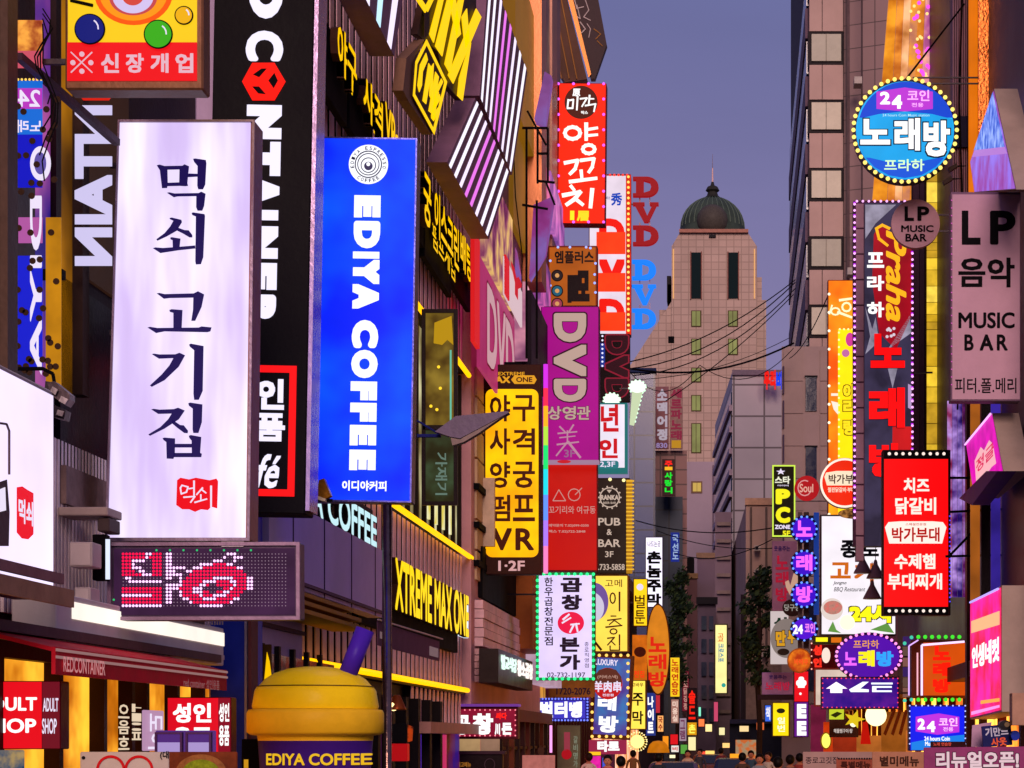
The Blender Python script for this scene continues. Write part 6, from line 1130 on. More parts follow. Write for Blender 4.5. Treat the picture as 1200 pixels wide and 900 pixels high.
s.poly([(1139, 728), (1172, 716), (1172, 732), (1139, 742)], lit('#ffb080', 1.2), lay=2, name='neon_bar'); s.stroke([(1139, 706), (1172, 690)], 2.5, lit('#b0a0ff', 1.3)); s.tx('인생네컷', 1140, 758, 1172, 784, WHT, bold=.07, lay=3); s.poly([(1150, 821), (1172, 818), (1172, 822), (1150, 825)], lit('#ffa040', 1.2), lay=2); s.poly([(1139, 834), (1172, 826), (1172, 829), (1139, 838)], lit('#ff90e0', 1.2), lay=2)
# sign bracket frame
s = Sign('sign_bracket', 'black steel bracket frame right of the red restaurant sign', 'bracket', (1112, 590, 1190, 670), Y=38)
for a_ in (((1108, 652), (1190, 650)), ((1190, 594), (1190, 690)), ((1112, 652), (1145, 618)), ((1112, 600), (1190, 596)), ((1113, 560), (1140, 560))): 
    p0 = s.l(*a_[0]); p1 = s.l(*a_[1]); MB().tube((p0[0], 0, p0[1]), (p1[0], 0, p1[1]), .03, 4).build('bar', BLACK, s.root)
tag(MB().box(XC - .33, XC - .17, 38.2, 38.5, 0, W(0, 470, 38.3).z).build('steel_post', paint('#2c1014', .5)), 'dark red brown steel post left of the wall lights', 'post')
# praha
s = Sign('projecting_sign', 'tall picture sign with yellow script and red hangul edged in violet light', 'sign', (1000, 235, 1072, 600), Y=48)
s.box(1000, 235, 1071, 640, paint('#4a2440', .5), 0, .35, 'casing', .01)
for k in range(14): s.face(1003, 239 + k * 30, 1012, 267 + k * 30, paint('#a07c90', .5, .1), name='side_panel', d=.02)
s.face(1013, 238, 1068, 640, lit('#52486c', .75, .5, 1.1, h2='#2a2438'), name='picture'); s.poly([(1024, 275), (1029, 265), (1040, 268), (1052, 285), (1068, 292), (1068, 370), (1050, 410), (1030, 390), (1022, 330)], lit('#a80c20', .9, .3, 1.2), lay=2, name='red_print')
s.poly([(1046, 500), (1068, 500), (1068, 640), (1044, 640)], lit('#d01c20', .9, .2), lay=2, name='red_print'); s.polys([[(1014, 360), (1030, 410), (1020, 396)], [(1014, 415), (1030, 400), (1026, 372)], [(1068, 390), (1040, 410), (1066, 370)], [(1040, 430), (1052, 430), (1046, 455)], [(1014, 240), (1050, 240), (1026, 262), (1014, 280)]], lit('#a8a0b8', .7, .4, 3), lay=2, name='streak_print')
for ch, y0 in (('프', 296), ('라', 323), ('하', 354)): s.tx(ch, 1016, y0, 1036, y0 + 18, WHT, bold=.06, lay=4)
YO = lit('#ffb41c', 1.1)
s.tx('Praha', 1038, 270, 1062, 377, YO, rot=90, bold=.05, shear=.3, lay=4, name='script_lettering'); s.brush([([(1042, 268), (1034, 264), (1027, 268), (1030, 280), (1040, 288)], 3.5)], YO, lay=5)
RN = lit('#ff0c10', 1.15); s.tx('노', 1020, 392, 1060, 432, RN, bold=.085, lay=4, d=.08, ext=True); s.tx('래', 1018, 455, 1060, 502, RN, bold=.085, lay=4, d=.08, ext=True); s.tx('방', 1018, 520, 1058, 560, RN, bold=.085, lay=4, d=.08, ext=True)
for k in range(7): s.disc(1036 + random.random() * 12, 385 + random.random() * 10, 1.8, lit('#e8d8e8', .9), lay=4, n=10)
s.polys([[(1064, 450), (1068, 452), (1068, 480), (1064, 478)]], lit('#c0a0d0', .9), lay=5)
VT = lit('#c020f0', 1.2); VP = lit('#ffb0ff', 1.5)
for k in range(52):
    for x_, y_ in ((1000, 237 + 7.2 * k), (1067.5, 237 + 7.2 * k)): s.face(x_, y_, x_ + 2.6, y_ + 3.4, VP if k % 2 else VT, lay=6, name='led_tube') if k % 2 == 0 else None
s.bulbs([(1001.3, 240 + 7.2 * k) for k in range(52)] + [(1069, 240 + 7.2 * k) for k in range(52)] + [(1004 + 7 * k, 236.5) for k in range(9)], 1.6, VP, lay=7)
s.arms(1, (.05, .45, .9))
# yellow orange sign
s = Sign('projecting_sign', 'tall orange and yellow sign with bulb dots left of the picture sign', 'sign', (970, 328, 1002, 545), Y=60)
s.box(970, 328, 1006, 620, paint('#8a2c08', .5), 0, .4, 'casing'); s.face(971, 329, 1004, 620, glow('#ff5c0c', 1.0, .25, scale=.5, h2='#ffa018')); s.face(982, 386, 1004, 612, glow('#ffd80c', 1.1, .1), lay=2)
s.brush([(ri(979, 365, 5, 4), 2), ([(975, 358), (972, 368)], 2), ([(984, 352), (998, 350)], 3), ([(982, 366), (998, 372)], 3), (ri(992, 360, 5, 5), 2.4)], lit('#fff0c0', 1.2), lay=3)
s.bulbs([(971.5, 345 + 21.5 * k) for k in range(13)], 1.8, lit('#fff0d0', 1.5), lay=3); s.bulbs([(983 + 0 * k, 390 + 8.5 * k) for k in range(26)] + [(984 + 5 * k, 386) for k in range(4)], 1.3, lit('#fff0a0', 1.4), lay=3)
for ch, y0 in (('아', 450), ('리', 468), ('랑', 492)): s.tx(ch, 988, y0, 1003, y0 + 18, lit('#ffe020', 1.1), bold=.08, out=paint('#5a3408'), ow=.05, lay=4)
s.polys([[(974, 470), (982, 472), (982, 486), (977, 480)], [(974, 461), (982, 461), (982, 464), (974, 464)]], lit('#ffe8d8', 1.1), lay=3); s.disc(996, 398, 5, lit('#e040a0', .9), ry=8, lay=4); s.disc(991, 414, 4.5, lit('#d070b0', .9), lay=4)
# round red
s = Sign('round_sign', 'round red restaurant sign with white rim and cream banner print', 'sign', (960, 537, 1020, 595), Y=50)
s.discbody(990, 566, 29.5, paint('#a89890', .5)); s.disc(990, 566, 29, glow('#ffe8d8', 1.0), lay=1, n=48); s.disc(990, 566, 26.5, glow('#e8280c', 1.0, .1), lay=3, n=48); s.poly([(966, 559), (968, 554), (980, 552), (1000, 552), (1012, 554), (1014, 559), (1011, 569), (969, 569)], lit('#ffe8c8', 1.0), lay=4)
s.tx('박가부대', 971, 556, 1009, 567, paint('#5a1408'), bold=.035, lay=5); s.tx('철판닭갈비·부대찌개', 970, 571, 1010, 577, lit('#ffe0c8', 1), bold=.04, lay=4); s.arms(1, (.5,))
s = Sign('round_sign', 'small round red sign with thin circular script emblem', 'sign', (931, 557, 960, 588), Y=72); s.discbody(945.5, 572, 14.5, lit('#c01820', .8)); s.stroke(ri(943, 572, 8, 9)[1:11], 1.3, lit('#e8a0a0', .9)); s.tx('Soul', 937, 567, 953, 577, lit('#f0b0a0', .9), bold=.03)
# red restaurant sign
s = Sign('projecting_sign', 'tall red restaurant sign with white dishes lettering and dotted ends', 'sign', (1034, 527, 1114, 721), Y=40)
s.box(1034, 527, 1114, 721, paint('#2a0c10', .5), 0, .35, 'casing', .01); s.face(1036, 538, 1111, 711, glow('#f0080c', 1.05, .06)); s.face(1036, 528, 1111, 537.5, BLACK, name='dark_band'); s.face(1036, 711.5, 1111, 720, BLACK, name='dark_band')
CW = lit('#ffe8dc', 1.15); s.bulbs([(1042 + 8 * k, 532) for k in range(9)] + [(1042 + 8 * k, 716) for k in range(9)], 2.1, CW, lay=3)
s.tx('치즈', 1059, 560, 1089, 578, CW, bold=.05); s.tx('닭갈비', 1049, 583, 1097, 603, CW, bold=.05); s.poly([(1037, 618), (1041, 612), (1055, 611), (1093, 611), (1105, 612), (1109, 618), (1104, 637), (1042, 637)], CW, lay=2); s.tx('박가부대', 1045, 618, 1101, 635, lit('#c01008', .9), bold=.045, lay=3); s.tx('스페셜전문점', 1061, 613, 1085, 616, lit('#c01008', .9), lay=3, bold=.02)
s.tx('수제햄', 1048, 649, 1096, 667, CW, bold=.05); s.tx('부대찌개', 1040, 672, 1104, 691, CW, bold=.05); s.bulbs([(1113, 600 + k * 5) for k in range(22)], 1, lit('#5040ff', 1.3), lay=2); s.arms(1, (.3, .8), wall=XC - .5)
# PC sign
s = Sign('projecting_sign', 'black sign with yellow game room letters edged in lime light', 'sign', (905, 545, 932, 629), Y=84)
s.box(905, 545, 931, 629, paint('#2c2c18'), 0, .4); s.frame(905, 545, 932, 629, 1.6, lit('#d0f050', 1.1)); s.tx('★', 910, 549, 920, 556, WHT2); s.tx('스타', 908, 558, 926, 567, lit('#f0f0d8', 1), bold=.06); s.tx('아이비', 911, 568, 924, 570, WHT2); LMY = lit('#f0e81c', 1.1)
s.tx('P', 909, 573, 926, 591, LMY, bold=.12); s.tx('C', 909, 594, 926, 613, LMY, bold=.12); s.tx('ZONE', 908, 615, 926, 620, WHT2, bold=.08); s.tx('5F', 917, 622, 926, 628, LMY, bold=.06); s.arms(1, (.5,))
# purple bulb circles
for (ch, cy_, lb) in (('노', 620, 'topmost'), ('래', 660, 'second'), ('방', 697, 'third')):
    s = Sign('round_sign', '%s of the round violet bulb signs with pink hangul' % lb, 'sign', (926, cy_ - 16, 959, cy_ + 16), Y=66, group='round violet bulb signs in a column')
    s.discbody(942.5, cy_, 16, paint('#14104a')); s.disc(942.5, cy_, 13.5, glow('#3a0cc0', 1.0), lay=1); s.bulbs([(942.5 + 14.5 * math.cos(i * math.pi / 7), cy_ + 14.5 * math.sin(i * math.pi / 7)) for i in range(14)], 1.5, lit('#6090ff', 1.6)); s.tx(ch, 933, cy_ - 10, 952, cy_ + 9, lit('#f060f8', 1.25), bold=.07)
s = Sign('round_sign', 'lowest violet bulb sign reading twenty four in white', 'sign', (926, 722, 959, 752), Y=66, group='round violet bulb signs in a column')
s.discbody(942.5, 737, 16.5, paint('#14104a'), ry=14.5); s.disc(942.5, 737, 13.5, glow('#5010c8', 1.0), ry=12, lay=1); s.bulbs([(942.5 + 15 * math.cos(i * math.pi / 6), 737 + 13.5 * math.sin(i * math.pi / 6)) for i in range(12)], 1.4, lit('#6090ff', 1.6)); s.tx('24', 929, 732, 941, 743, WHT, bold=.08); s.tx('코인', 943, 730, 955, 742, lit('#f080f0', 1.1), bold=.06)
s = Sign('sign_pole', 'grey ribbed pole carrying the round violet bulb signs', 'pole', (934, 600, 948, 760), Y=66.5); s.box(935, 600, 940, 760, paint('#6a5a5c'), 0, .1); s.box(942, 600, 948, 760, paint('#4a3a40'), 0, .1, 'rib'); s.box(954, 600, 960, 720, lit('#1c40a0', .7), .1, .2, 'blue_edge')
# lilac karaoke sign
s = Sign('projecting_sign', 'lilac board with dark red hangul column behind the violet circles', 'sign', (905, 635, 932, 715), Y=82)
s.box(905, 634, 934, 716, paint('#a07090', .6, .15), 0, .3); s.tx('웃음주는', 907, 640, 926, 646, paint('#3a2470'), bold=.04); s.col('노래방', 909, 650, 924, 706, lit('#b01434', .8), bold=.06); s.arms(1, (.5,))
s = Sign('mascot_print', 'pale pink cartoon arm shaped board behind the violet circles', 'board', (919, 672, 934, 700), Y=80); s.polys([[(921, 688), (920, 682), (924, 680), (926, 686), (930, 672), (936, 674), (936, 700), (926, 698)]], lit('#d8a890', .8), d=.1)
# jongno gogi board
s = Sign('projecting_sign', 'large white lit barbecue board with brush hangul and food pictures', 'sign', (961, 603, 1034, 745), Y=56)
s.box(961, 603, 1050, 745, paint('#4a3c40'), 0, .35, 'casing', .01); s.face(963, 605, 1049, 743, glow('#f0e8f0', 1.0, .08)); 
s.disc(1000, 602, 18, lit('#6a4020', .6, .5, 10, h2='#c08040'), ry=6, lay=2, name='food_print'); s.poly([(1010, 618), (1022, 610), (1036, 608), (1036, 630), (1016, 628)], lit('#d8b0a0', .8, .4, 8, h2='#60a040'), lay=2, name='food_print')
s.disc(975, 714, 13, lit('#f0e0d8', .9), ry=13, lay=2, name='plate_print'); s.disc(976, 712, 11, lit('#d89888', .9, .4, 10, h2='#c86860'), ry=8, lay=3, name='food_print'); s.polys([[(970, 740), (976, 728), (980, 738), (986, 742)], [(1020, 738), (1040, 730), (1048, 742)]], lit('#70a850', .8), lay=2, name='food_print')
s.tx('종', 985, 633, 1005, 654, paint('#1c2430'), bold=.06); s.tx('로', 1009, 634, 1030, 652, paint('#1c2430'), bold=.06); OR = lit('#d86a18', .95); s.tx('고', 973, 659, 997, 678, OR, bold=.06); s.tx('기', 1001, 660, 1024, 682, OR, bold=.06)
s.tx('Jongno', 976, 681, 992, 686, paint('#506070'), shear=.3); s.tx('BBQ Restaurant', 977, 688, 1014, 694, paint('#506070'), shear=.3, bold=.01)
LYW = lit('#fff01c', 1.15)
s.tx('24시', 995, 708, 1044, 730, LYW, bold=.09, out=paint('#1c1c08'), ow=.05, lay=6); s.arms(1, (.5,))
for (x_, y0, lb) in ((1011, 650, 'left'), (1026, 656, 'right'), (1022, 680, 'lower')):
    s = Sign('hanging_lamp', 'black cone lamp hanging before the white barbecue board, the %s one' % lb, 'lamp', (x_ - 12, y0, x_ + 12, y0 + 22), Y=53.5)
    h_ = 22 * s.k; MB().lathe([(.03, h_), (.05, h_ * .9), (.06, h_ * .75), (.24, .04), (.25, 0)], 18).build('shade', paint('#9a8090', .4, .2, 4, .1), s.root, smooth=True); MB().tube((0, 0, h_), (0, 0, h_ + .5), .012, 4).build('cord', BLACK, s.root)
s = Sign('hanging_lamp', 'bright round lamp glowing at the foot of the barbecue board', 'lamp', (984, 720, 1002, 738), Y=54); MB().ball((0, 0, .2), .2, 14, 9).build('globe', glow('#fff4b0', 1.6), s.root, smooth=True)
# round white / 만
s = Sign('round_sign', 'round cream sign with yellow outlined hangul and a white corner board', 'sign', (902, 722, 940, 776), Y=78)
s.box(903, 716, 924, 778, lit('#e0d0d0', .8), .1, .2, 'board'); s.tx('사', 907, 723, 925, 733, paint('#104a30'), bold=.08, lay=-18) ; s.discbody(922, 748, 19, lit('#9a8a84', .7), ry=23, d=.08); s.tx('만', 909, 739, 921, 757, lit('#e0a020', .9), bold=.1, out=BLACK, ow=.05); s.tx('두', 923, 739, 933, 754, lit('#e0a020', .9), bold=.1, out=BLACK, ow=.05); s.disc(918, 764, 7, paint('#3a3028'), ry=4, lay=2); s.arms(1, (.5,))
s = Sign('small_sign', 'small brown oval beer sign with grey lettering behind the violet circles', 'sign', (917, 703, 940, 722), Y=76); s.discbody(929, 712, 12, paint('#3a2420'), ry=10); s.tx('당구장', 919, 708, 938, 716, lit('#b0a8a0', .8), bold=.03)
s = Sign('round_sign', 'round glowing amber and red sign under the cream round sign', 'sign', (923, 760, 951, 788), Y=62); s.discbody(937, 774, 14.5, paint('#c07020')); s.disc(937, 774, 13, glow('#c83c10', .85, .3, scale=3, h2='#e07818'), lay=1); s.tx('바베큐', 931, 772, 947, 779, lit('#ff5020', 1), bold=.04)
s = Sign('small_sign', 'red sign with round white emblem right of the amber disc', 'sign', (950, 753, 980, 784), Y=60); s.box(950, 753, 982, 785, paint('#6a1018'), 0, .2); s.tx('성', 953, 756, 963, 768, lit('#ff3020', 1.1), bold=.1); s.tx('인', 953, 771, 963, 782, lit('#ff3020', 1.1), bold=.1); s.disc(968, 768, 5, lit('#ffe0d0', 1.1), ry=9); s.rim(951, 754, 981, 784, 5, 4, 1, lit('#ffb0a0', 1.4))
s = Sign('small_sign', 'yellow blocky sign piece under the barbecue board', 'sign', (953, 736, 990, 754), Y=58); s.box(953, 745, 990, 755, lit('#3a2a10', .6), 0, .2); s.face(956, 747, 970, 752, LYW); s.face(974, 747, 986, 753, lit('#e07010', 1)) 
# oval praha
s = Sign('oval_sign', 'violet oval karaoke sign ringed with pink bulbs', 'sign', (978, 742, 1057, 797), Y=46)
s.discbody(1018, 769, 40, paint('#3a1060'), ry=28, d=.25); s.disc(1018, 769, 36, glow('#5010a0', 1.0, .15), ry=25, lay=1); s.tx('프라하', 1000, 750, 1030, 760, lit('#f0a030', 1.1), bold=.02); s.tx('노', 989, 764, 1004, 780, lit('#e060f8', 1.25), bold=.07); s.tx('래', 1006, 762, 1025, 781, lit('#ffe818', 1.15), bold=.09); s.tx('방', 1027, 763, 1047, 781, lit('#30a0ff', 1.15), bold=.09)
s.bulbs([(1018 + 38 * math.cos(i * math.pi / 16), 769 + 26.5 * math.sin(i * math.pi / 16)) for i in range(32)], 2, lit('#ff90d8', 1.5)); s.arms(1, (.5,))
# purple LED
s = Sign('led_display', 'violet LED display showing a white arrow and half scrolled letters', 'LED display', (962, 793, 1054, 831), Y=44)
s.box(962, 793, 1054, 831, paint('#280c48', .4), 0, .25, 'casing'); s.face(964, 795, 1052, 829, glow('#34088c', .9, .3, scale=3, h2='#4c1080')); s.polys([[(980, 799), (993, 807), (987, 807), (987, 812), (973, 812), (973, 807), (968, 807)]], lit('#fff0f8', 1.4), lay=2); s.polys([[(1017 - 20, 811), (1018, 811), (1018, 808), (1008, 807), (1018, 799), (1011, 799), (995, 808)], [(1021, 800), (1046, 800), (1046, 802), (1021, 802)], [(1022, 804), (1045, 804), (1045, 806), (1027, 806), (1027, 809), (1045, 809), (1045, 811), (1022, 811)]], lit('#e8f0ff', 1.4), lay=2); s.rim(964, 795, 1052, 829, 16, 6, .9, lit('#ff4060', 1.2)); s.arms(1, (.5,))
# E E vertical
s = Sign('projecting_sign', 'narrow red and violet vertical sign with a white hat and letters', 'sign', (929, 788, 948, 862), Y=68)
s.box(930, 786, 948, 864, paint('#3a0c4a'), 0, .3); s.face(931, 787, 947, 822, glow('#e0101c', 1.0)); s.face(931, 823, 947, 863, lit('#6c1890', .9)); s.tx('♣', 933, 793, 945, 806, WHT, bold=.1); s.tx('E', 934, 825, 945, 842, WHT, bold=.12); s.tx('E', 934, 845, 945, 862, WHT, bold=.12); s.disc(938, 813, 1.5, WHT, lay=3, n=8); s.arms(1, (.5,))
s = Sign('projecting_sign', 'small lilac karaoke board with red hangul by the tree', 'sign', (893, 788, 929, 815), Y=80); s.box(893, 788, 929, 814, paint('#a078b0', .6), 0, .2); s.tx('웃음주는', 901, 791, 922, 796, paint('#3a2a90'), bold=.03); s.tx('노래방', 897, 799, 926, 809, lit('#c01c40', .8), bold=.05); s.box(888, 814, 930, 820, paint('#2c1a24'), -.05, .4, 'ledge')
s = Sign('projecting_sign', 'small yellow lit sign with an oval mark below the lilac board', 'sign', (905, 823, 925, 863), Y=74); s.box(905, 823, 926, 863, paint('#6a5810'), 0, .3); s.face(906, 824, 924, 862, glow('#ffdc10', 1.0, .1)); s.disc(915, 833, 5, paint('#30402c'), ry=3, lay=2); s.col('일번', 911, 840, 920, 858, lit('#ffffd0', 1.2), bold=.04, out=paint('#907010'), ow=.02)
s = Sign('globe_lamp', 'large cream globe lamp glowing under the violet LED display', 'lamp', (1013, 826, 1040, 851), Y=45.5); MB().ball((0, 0, 12.5 * s.k), 12.5 * s.k, 20, 12).build('globe', glow('#fff4b8', 1.5), s.root, smooth=True)
# orange neon framed sign
s = Sign('projecting_sign', 'orange sign with red hangul, neon frame and green bulb rows', 'sign', (1068, 745, 1134, 822), Y=42)
s.box(1068, 750, 1134, 818, paint('#5a2410', .5), 0, .4, 'casing'); s.face(1082, 753, 1131, 815, glow('#d8500c', .85, .15)); s.col('노래방', 1093, 756, 1114, 813, lit('#ff1c08', 1.05), bold=.11); s.stroke([(1080, 815), (1080, 756), (1130, 752)], 2.6, lit('#f0d0ff', 1.4), name='neon_tube'); s.stroke([(1065, 815), (1065, 757), (1076, 750)], 1.8, lit('#e0b0ff', 1.2), name='neon_tube'); s.stroke([(1075, 815), (1075, 765)], 1.8, lit('#ffb0c0', 1.2), name='neon_tube')
s.bulbs([(1076 + 8 * k, 746.5) for k in range(7)] + [(1076 + 8 * k, 820) for k in range(7)], 2.6, lit('#40d830', 1.3), lay=3); s.bulbs([(1060, 754), (1068, 747), (1060, 821), (1068, 820)], 2.4, lit('#40c0a0', 1.2), lay=3); s.arms(1, (.5,))
s = Sign('wall_panel', 'violet and tan checkered wall strip beside the orange sign', 'wall panel', (1057, 745, 1072, 815), Y=47)
for k in range(6): s.face(1058, 746 + k * 12, 1071, 757 + k * 12, lit(['#4a2c78', '#7a5c50', '#a06c60'][k % 3], .6), name='tile', d=.04)
# blue 24
s = Sign('projecting_sign', 'square blue coin karaoke sign with white lettering at lower right', 'sign', (1065, 825, 1131, 878), Y=36)
s.box(1065, 826, 1132, 880, paint('#181060', .4), 0, .3, 'casing', .01); s.face(1067, 828, 1130, 879, glow('#0818e0', 1.05, .1)); s.poly([(1068, 879), (1068, 870), (1100, 864), (1130, 861), (1130, 879)], lit('#1480e8', 1.0), lay=2, name='cyan_print'); s.poly([(1073, 840), (1100, 836), (1124, 840), (1124, 858), (1098, 861), (1073, 857)], lit('#c030e0', 1.0), lay=3, name='purple_print')
s.tx('2', 1075, 842, 1084, 855, WHT, bold=.08, lay=4); s.tx('4', 1086, 845, 1096, 858, WHT, bold=.08, lay=4); s.tx('코인', 1100, 841, 1122, 851, lit('#ffc0ff', 1.1), bold=.05, lay=4); s.tx('전용', 1105, 852, 1117, 857, lit('#ffc0ff', 1.1), bold=.03, lay=4); s.tx('24 hours Coin', 1083, 863, 1113, 868, WHT, bold=.04, lay=4); s.tx('Music', 1084, 869, 1095, 874, WHT, bold=.03, lay=4)
s.rim(1066, 827, 1131, 878, 9, 8, 1, lit('#b0b8ff', 1.5), bottom=False); s.box(1090, 869, 1131, 876, paint('#2a0c18'), -.1, .05, 'lower_board'); s.tx('노래 연습장', 1093, 870, 1114, 874, lit('#e05040', .9), lay=24)
# bottom banners
s = Sign('street_banner', 'pink renewal opening banner with white outlined hangul', 'banner', (1083, 873, 1215, 930), Y=30, roll=math.radians(-.6)); s.box(1083, 876, 1215, 930, paint('#8a3c6c', .7, .2), 0, .02); s.tx('리뉴얼오픈!', 1097, 881, 1194, 902, lit('#e8c8d0', .9), bold=.06, out=paint('#2c1028'), ow=.04)
s = Sign('street_banner', 'tan menu banner with dark hangul left of the pink banner', 'banner', (1022, 880, 1082, 930), Y=33); s.box(1022, 881, 1083, 930, paint('#a8745c', .7, .2), 0, .02); s.tx('별미메뉴', 1031, 886, 1077, 898, paint('#3a1c10'), bold=.045)
s = Sign('street_banner', 'pale pink restaurant banner with thin dark brush hangul', 'banner', (941, 882, 1022, 930), Y=40); s.box(941, 881, 1022, 930, lit('#b88078', .6, .15, 2), 0, .02); s.tx('종로고깃집', 944, 887, 982, 895, paint('#241420'), bold=.02); s.box(980, 889, 1022, 930, paint('#8a4a3c', .6), -.02, .02, 'front_sheet', 0); s.tx('특별메뉴', 985, 892, 1020, 901, paint('#3a1410'), bold=.05, lay=6)
for k in range(14): s.disc(983 + 3 * k, 889, 1.2, DARK, lay=6, n=8)
s = Sign('street_banner', 'small navy banner with grey and red hangul above the pink banner', 'banner', (1152, 850, 1186, 876), Y=31, roll=math.radians(-5)); s.box(1152, 851, 1187, 876, paint('#141a58', .5), 0, .02); s.tx('기만뜨', 1155, 853, 1182, 864, lit('#c0a8b8', .85), bold=.05); s.tx('사옷', 1162, 865, 1180, 875, lit('#e05030', .9), bold=.05)
s = Sign('paper_notice', 'crumpled pale lilac paper notice by the navy banner', 'notice', (1139, 849, 1160, 876), Y=31.5); s.polys([[(1139, 850), (1162, 846), (1158, 876), (1138, 875)]], paint('#b08ca8', .7, .2), d=.02)
s = Sign('cctv_box', 'cream electrical box on the right wall above the banners', 'box', (1185, 810, 1215, 852), Y=30.5); s.box(1186, 812, 1215, 850, paint('#a8806c', .5), 0, .3)
s = Sign('cctv_camera', 'small black street camera left of the electrical box', 'camera', (1170, 842, 1188, 856), Y=30.8); s.discbody(1178, 850, 7, paint('#17131c', .3), ry=6); s.disc(1180, 849, 3, lit('#7a5840', .7)); s.discbody(1190, 862, 5, paint('#102a9c', .3), ry=6)
for (x_, y_) in ((1110, 199), (1104, 214)):
    s = Sign('cctv_camera', '%s security camera under the round cyan sign' % ('upper' if y_ < 205 else 'lower'), 'camera', (x_, y_ - 5, x_ + 14, y_ + 5), Y=40.5); s.polys([[(x_, y_), (x_ + 10, y_ - 6), (x_ + 12, y_ - 2), (x_ + 2, y_ + 4)]], paint('#3a2420', .4), d=.12, name='housing'); s.polys([[(x_ + 11, y_ - 5), (x_ + 22, y_ - 5), (x_ + 22, y_ - 4), (x_ + 11, y_ - 3)]], BLACK, name='arm')
for b_, Y_, c_, t_, tc_, lb in (((742, 812, 748, 840), 100, '#d83048', '', '', 'thin crimson light strip by the yellow hangul sign'), ((770, 838, 778, 858), 104, '#f0a860', '국수', '#8c1c10', 'small peach noodle sign under the narrow blue sign'), ((818, 842, 826, 852), 136, '#ff7840', '', '', 'coral light on the dark slim building foot'), ((826, 848, 835, 858), 134, '#ffe098', '', '', 'pale gold light beside the coral light'), ((836, 822, 842, 846), 140, '#b84060', '', '', 'rose strip sign under the tall pale yellow sign'),
        ((866, 850, 878, 858), 116, '#e8c890', '', '', 'beige light strip over the small lit poster'), ((896, 826, 904, 846), 100, '#3860d0', '책', '#f0f0ff', 'small blue sign left of the yellow oval mark sign'), ((886, 846, 896, 856), 112, '#d06030', '', '', 'rust coloured sign by the tree trunk'), ((784, 884, 792, 889), 100, '#fff0c0', '', '', 'lowest cream light over the car roofs'), ((820, 880, 828, 886), 130, '#ff5038', '', '', 'red glow sign right above the distant cars'), ((846, 870, 856, 877), 128, '#ffc878', '', '', 'apricot light left of the dark shopfront'), ((718, 858, 734, 865), 84, '#ff9ac0', '', '', 'pink light strip above the tarot sign')):
    s = Sign('distant_sign', lb, 'sign', b_, Y=Y_); s.box(*b_, paint('#2a2028'), .01, .3, 'casing'); s.face(b_[0] + .7, b_[1] + .7, b_[2] - .7, b_[3] - .7, glow(c_, 1.1))
    if t_: s.col(t_, b_[0] + 1.5, b_[1] + 1.5, b_[2] - 1.5, b_[3] - 1.5, lit(tc_, 1), bold=.05)
# small shops at the right foot
sh = empty('food_shop', (XC, 34, 0), label='amber lit row of food shops under the right hand signs', cat='shop front')
on(sh, MB().box(XC + .25, XC + .29, 34, 95, .2, 3.4), 'interior_glow', glow('#d86418', 2.0, .6, scale=.6, h2='#ffb040'))
for k in range(22): on(sh, MB().box(XC + .1, XC + .24, 34 + k * 2.8, 34.25 + k * 2.8, .1, 3.5), 'jamb', paint(['#3a1410', '#5a1c14', '#241014'][k % 3]))
on(sh, MB().box(XC - .3, XC + .25, 34, 95, 3.4, 3.7), 'fascia', paint('#5a2c20'))
for (x0, y0, x1, y1, Y_, c_, nm, lb) in ((965, 846, 982, 882, 58, '#e0400c', 'shade_panel', 'orange slanted stall panel beside the round emblem'), (976, 864, 1006, 882, 54, '#a83014', 'shade_panel', 'red brown stall counter panel under the board'), (1033, 834, 1064, 880, 50, '#a85c1c', 'shade_panel', 'brown lit timber panel under the globe lamp'), (1004, 862, 1036, 882, 52, '#c8702c', 'shade_panel', 'tan lit counter panel below the yellow star'), (950, 826, 968, 880, 62, '#7c1c40', 'shade_panel', 'plum stall side panel by the narrow sign'), (1062, 856, 1068, 880, 44, '#e07830', 'shade_panel', 'thin amber panel left of the blue sign')):
    s = Sign(nm, lb, 'panel', (x0, y0, x1, y1), Y=Y_); s.box(x0, y0, x1, y1 + 40, lit(c_, .75, .4, 1.5), 0, .1)
s = Sign('white_poster', 'white lit poster behind the violet LED display', 'poster', (954, 784, 994, 826), Y=56); s.box(956, 784, 992, 826, lit('#e8d0c0', .85, .15, 3), 0, .1); s.frame(954, 783, 994, 828, 2, paint('#8a3830'))
s = Sign('menu_board', 'grey board with small white hangul under the LED display', 'board', (974, 844, 1004, 864), Y=48); s.box(972, 842, 1006, 864, paint('#4a2c24'), 0, .1); s.tx('해물찜구이·탕', 977, 854, 999, 859, lit('#d8c8c0', .9), bold=.04)
s = Sign('lime_sign', 'lime yellow small lit sign with dark leaf print', 'sign', (972, 830, 990, 843), Y=47); s.box(972, 831, 989, 843, lit('#c8d830', .95), 0, .15); s.polys([[(973, 838), (981, 834), (987, 836), (979, 841)]], paint('#3a4a10'), lay=2)
s = Sign('star_balloon', 'gold star shaped sign under the LED display', 'star', (988, 830, 1014, 856), Y=46.5); s.polys([[(1001 + (13 if i % 2 == 0 else 5.5) * math.sin(i * math.pi / 5 + .3), 843 - (11 if i % 2 == 0 else 4.5) * math.cos(i * math.pi / 5 + .3)) for i in range(10)]], lit('#e8c81c', .95), d=.1, name='star'); s.disc(1000, 848, 4, lit('#fff8d0', 1.3), lay=3)
s = Sign('oval_lamp', 'small oval yellow lit lamp sign over the stall counter', 'lamp', (962, 858, 974, 878), Y=52); s.discbody(968, 868, 6.5, paint('#a08010'), ry=10); s.disc(968, 868, 5, glow('#fff060', 1.2), ry=8.5)
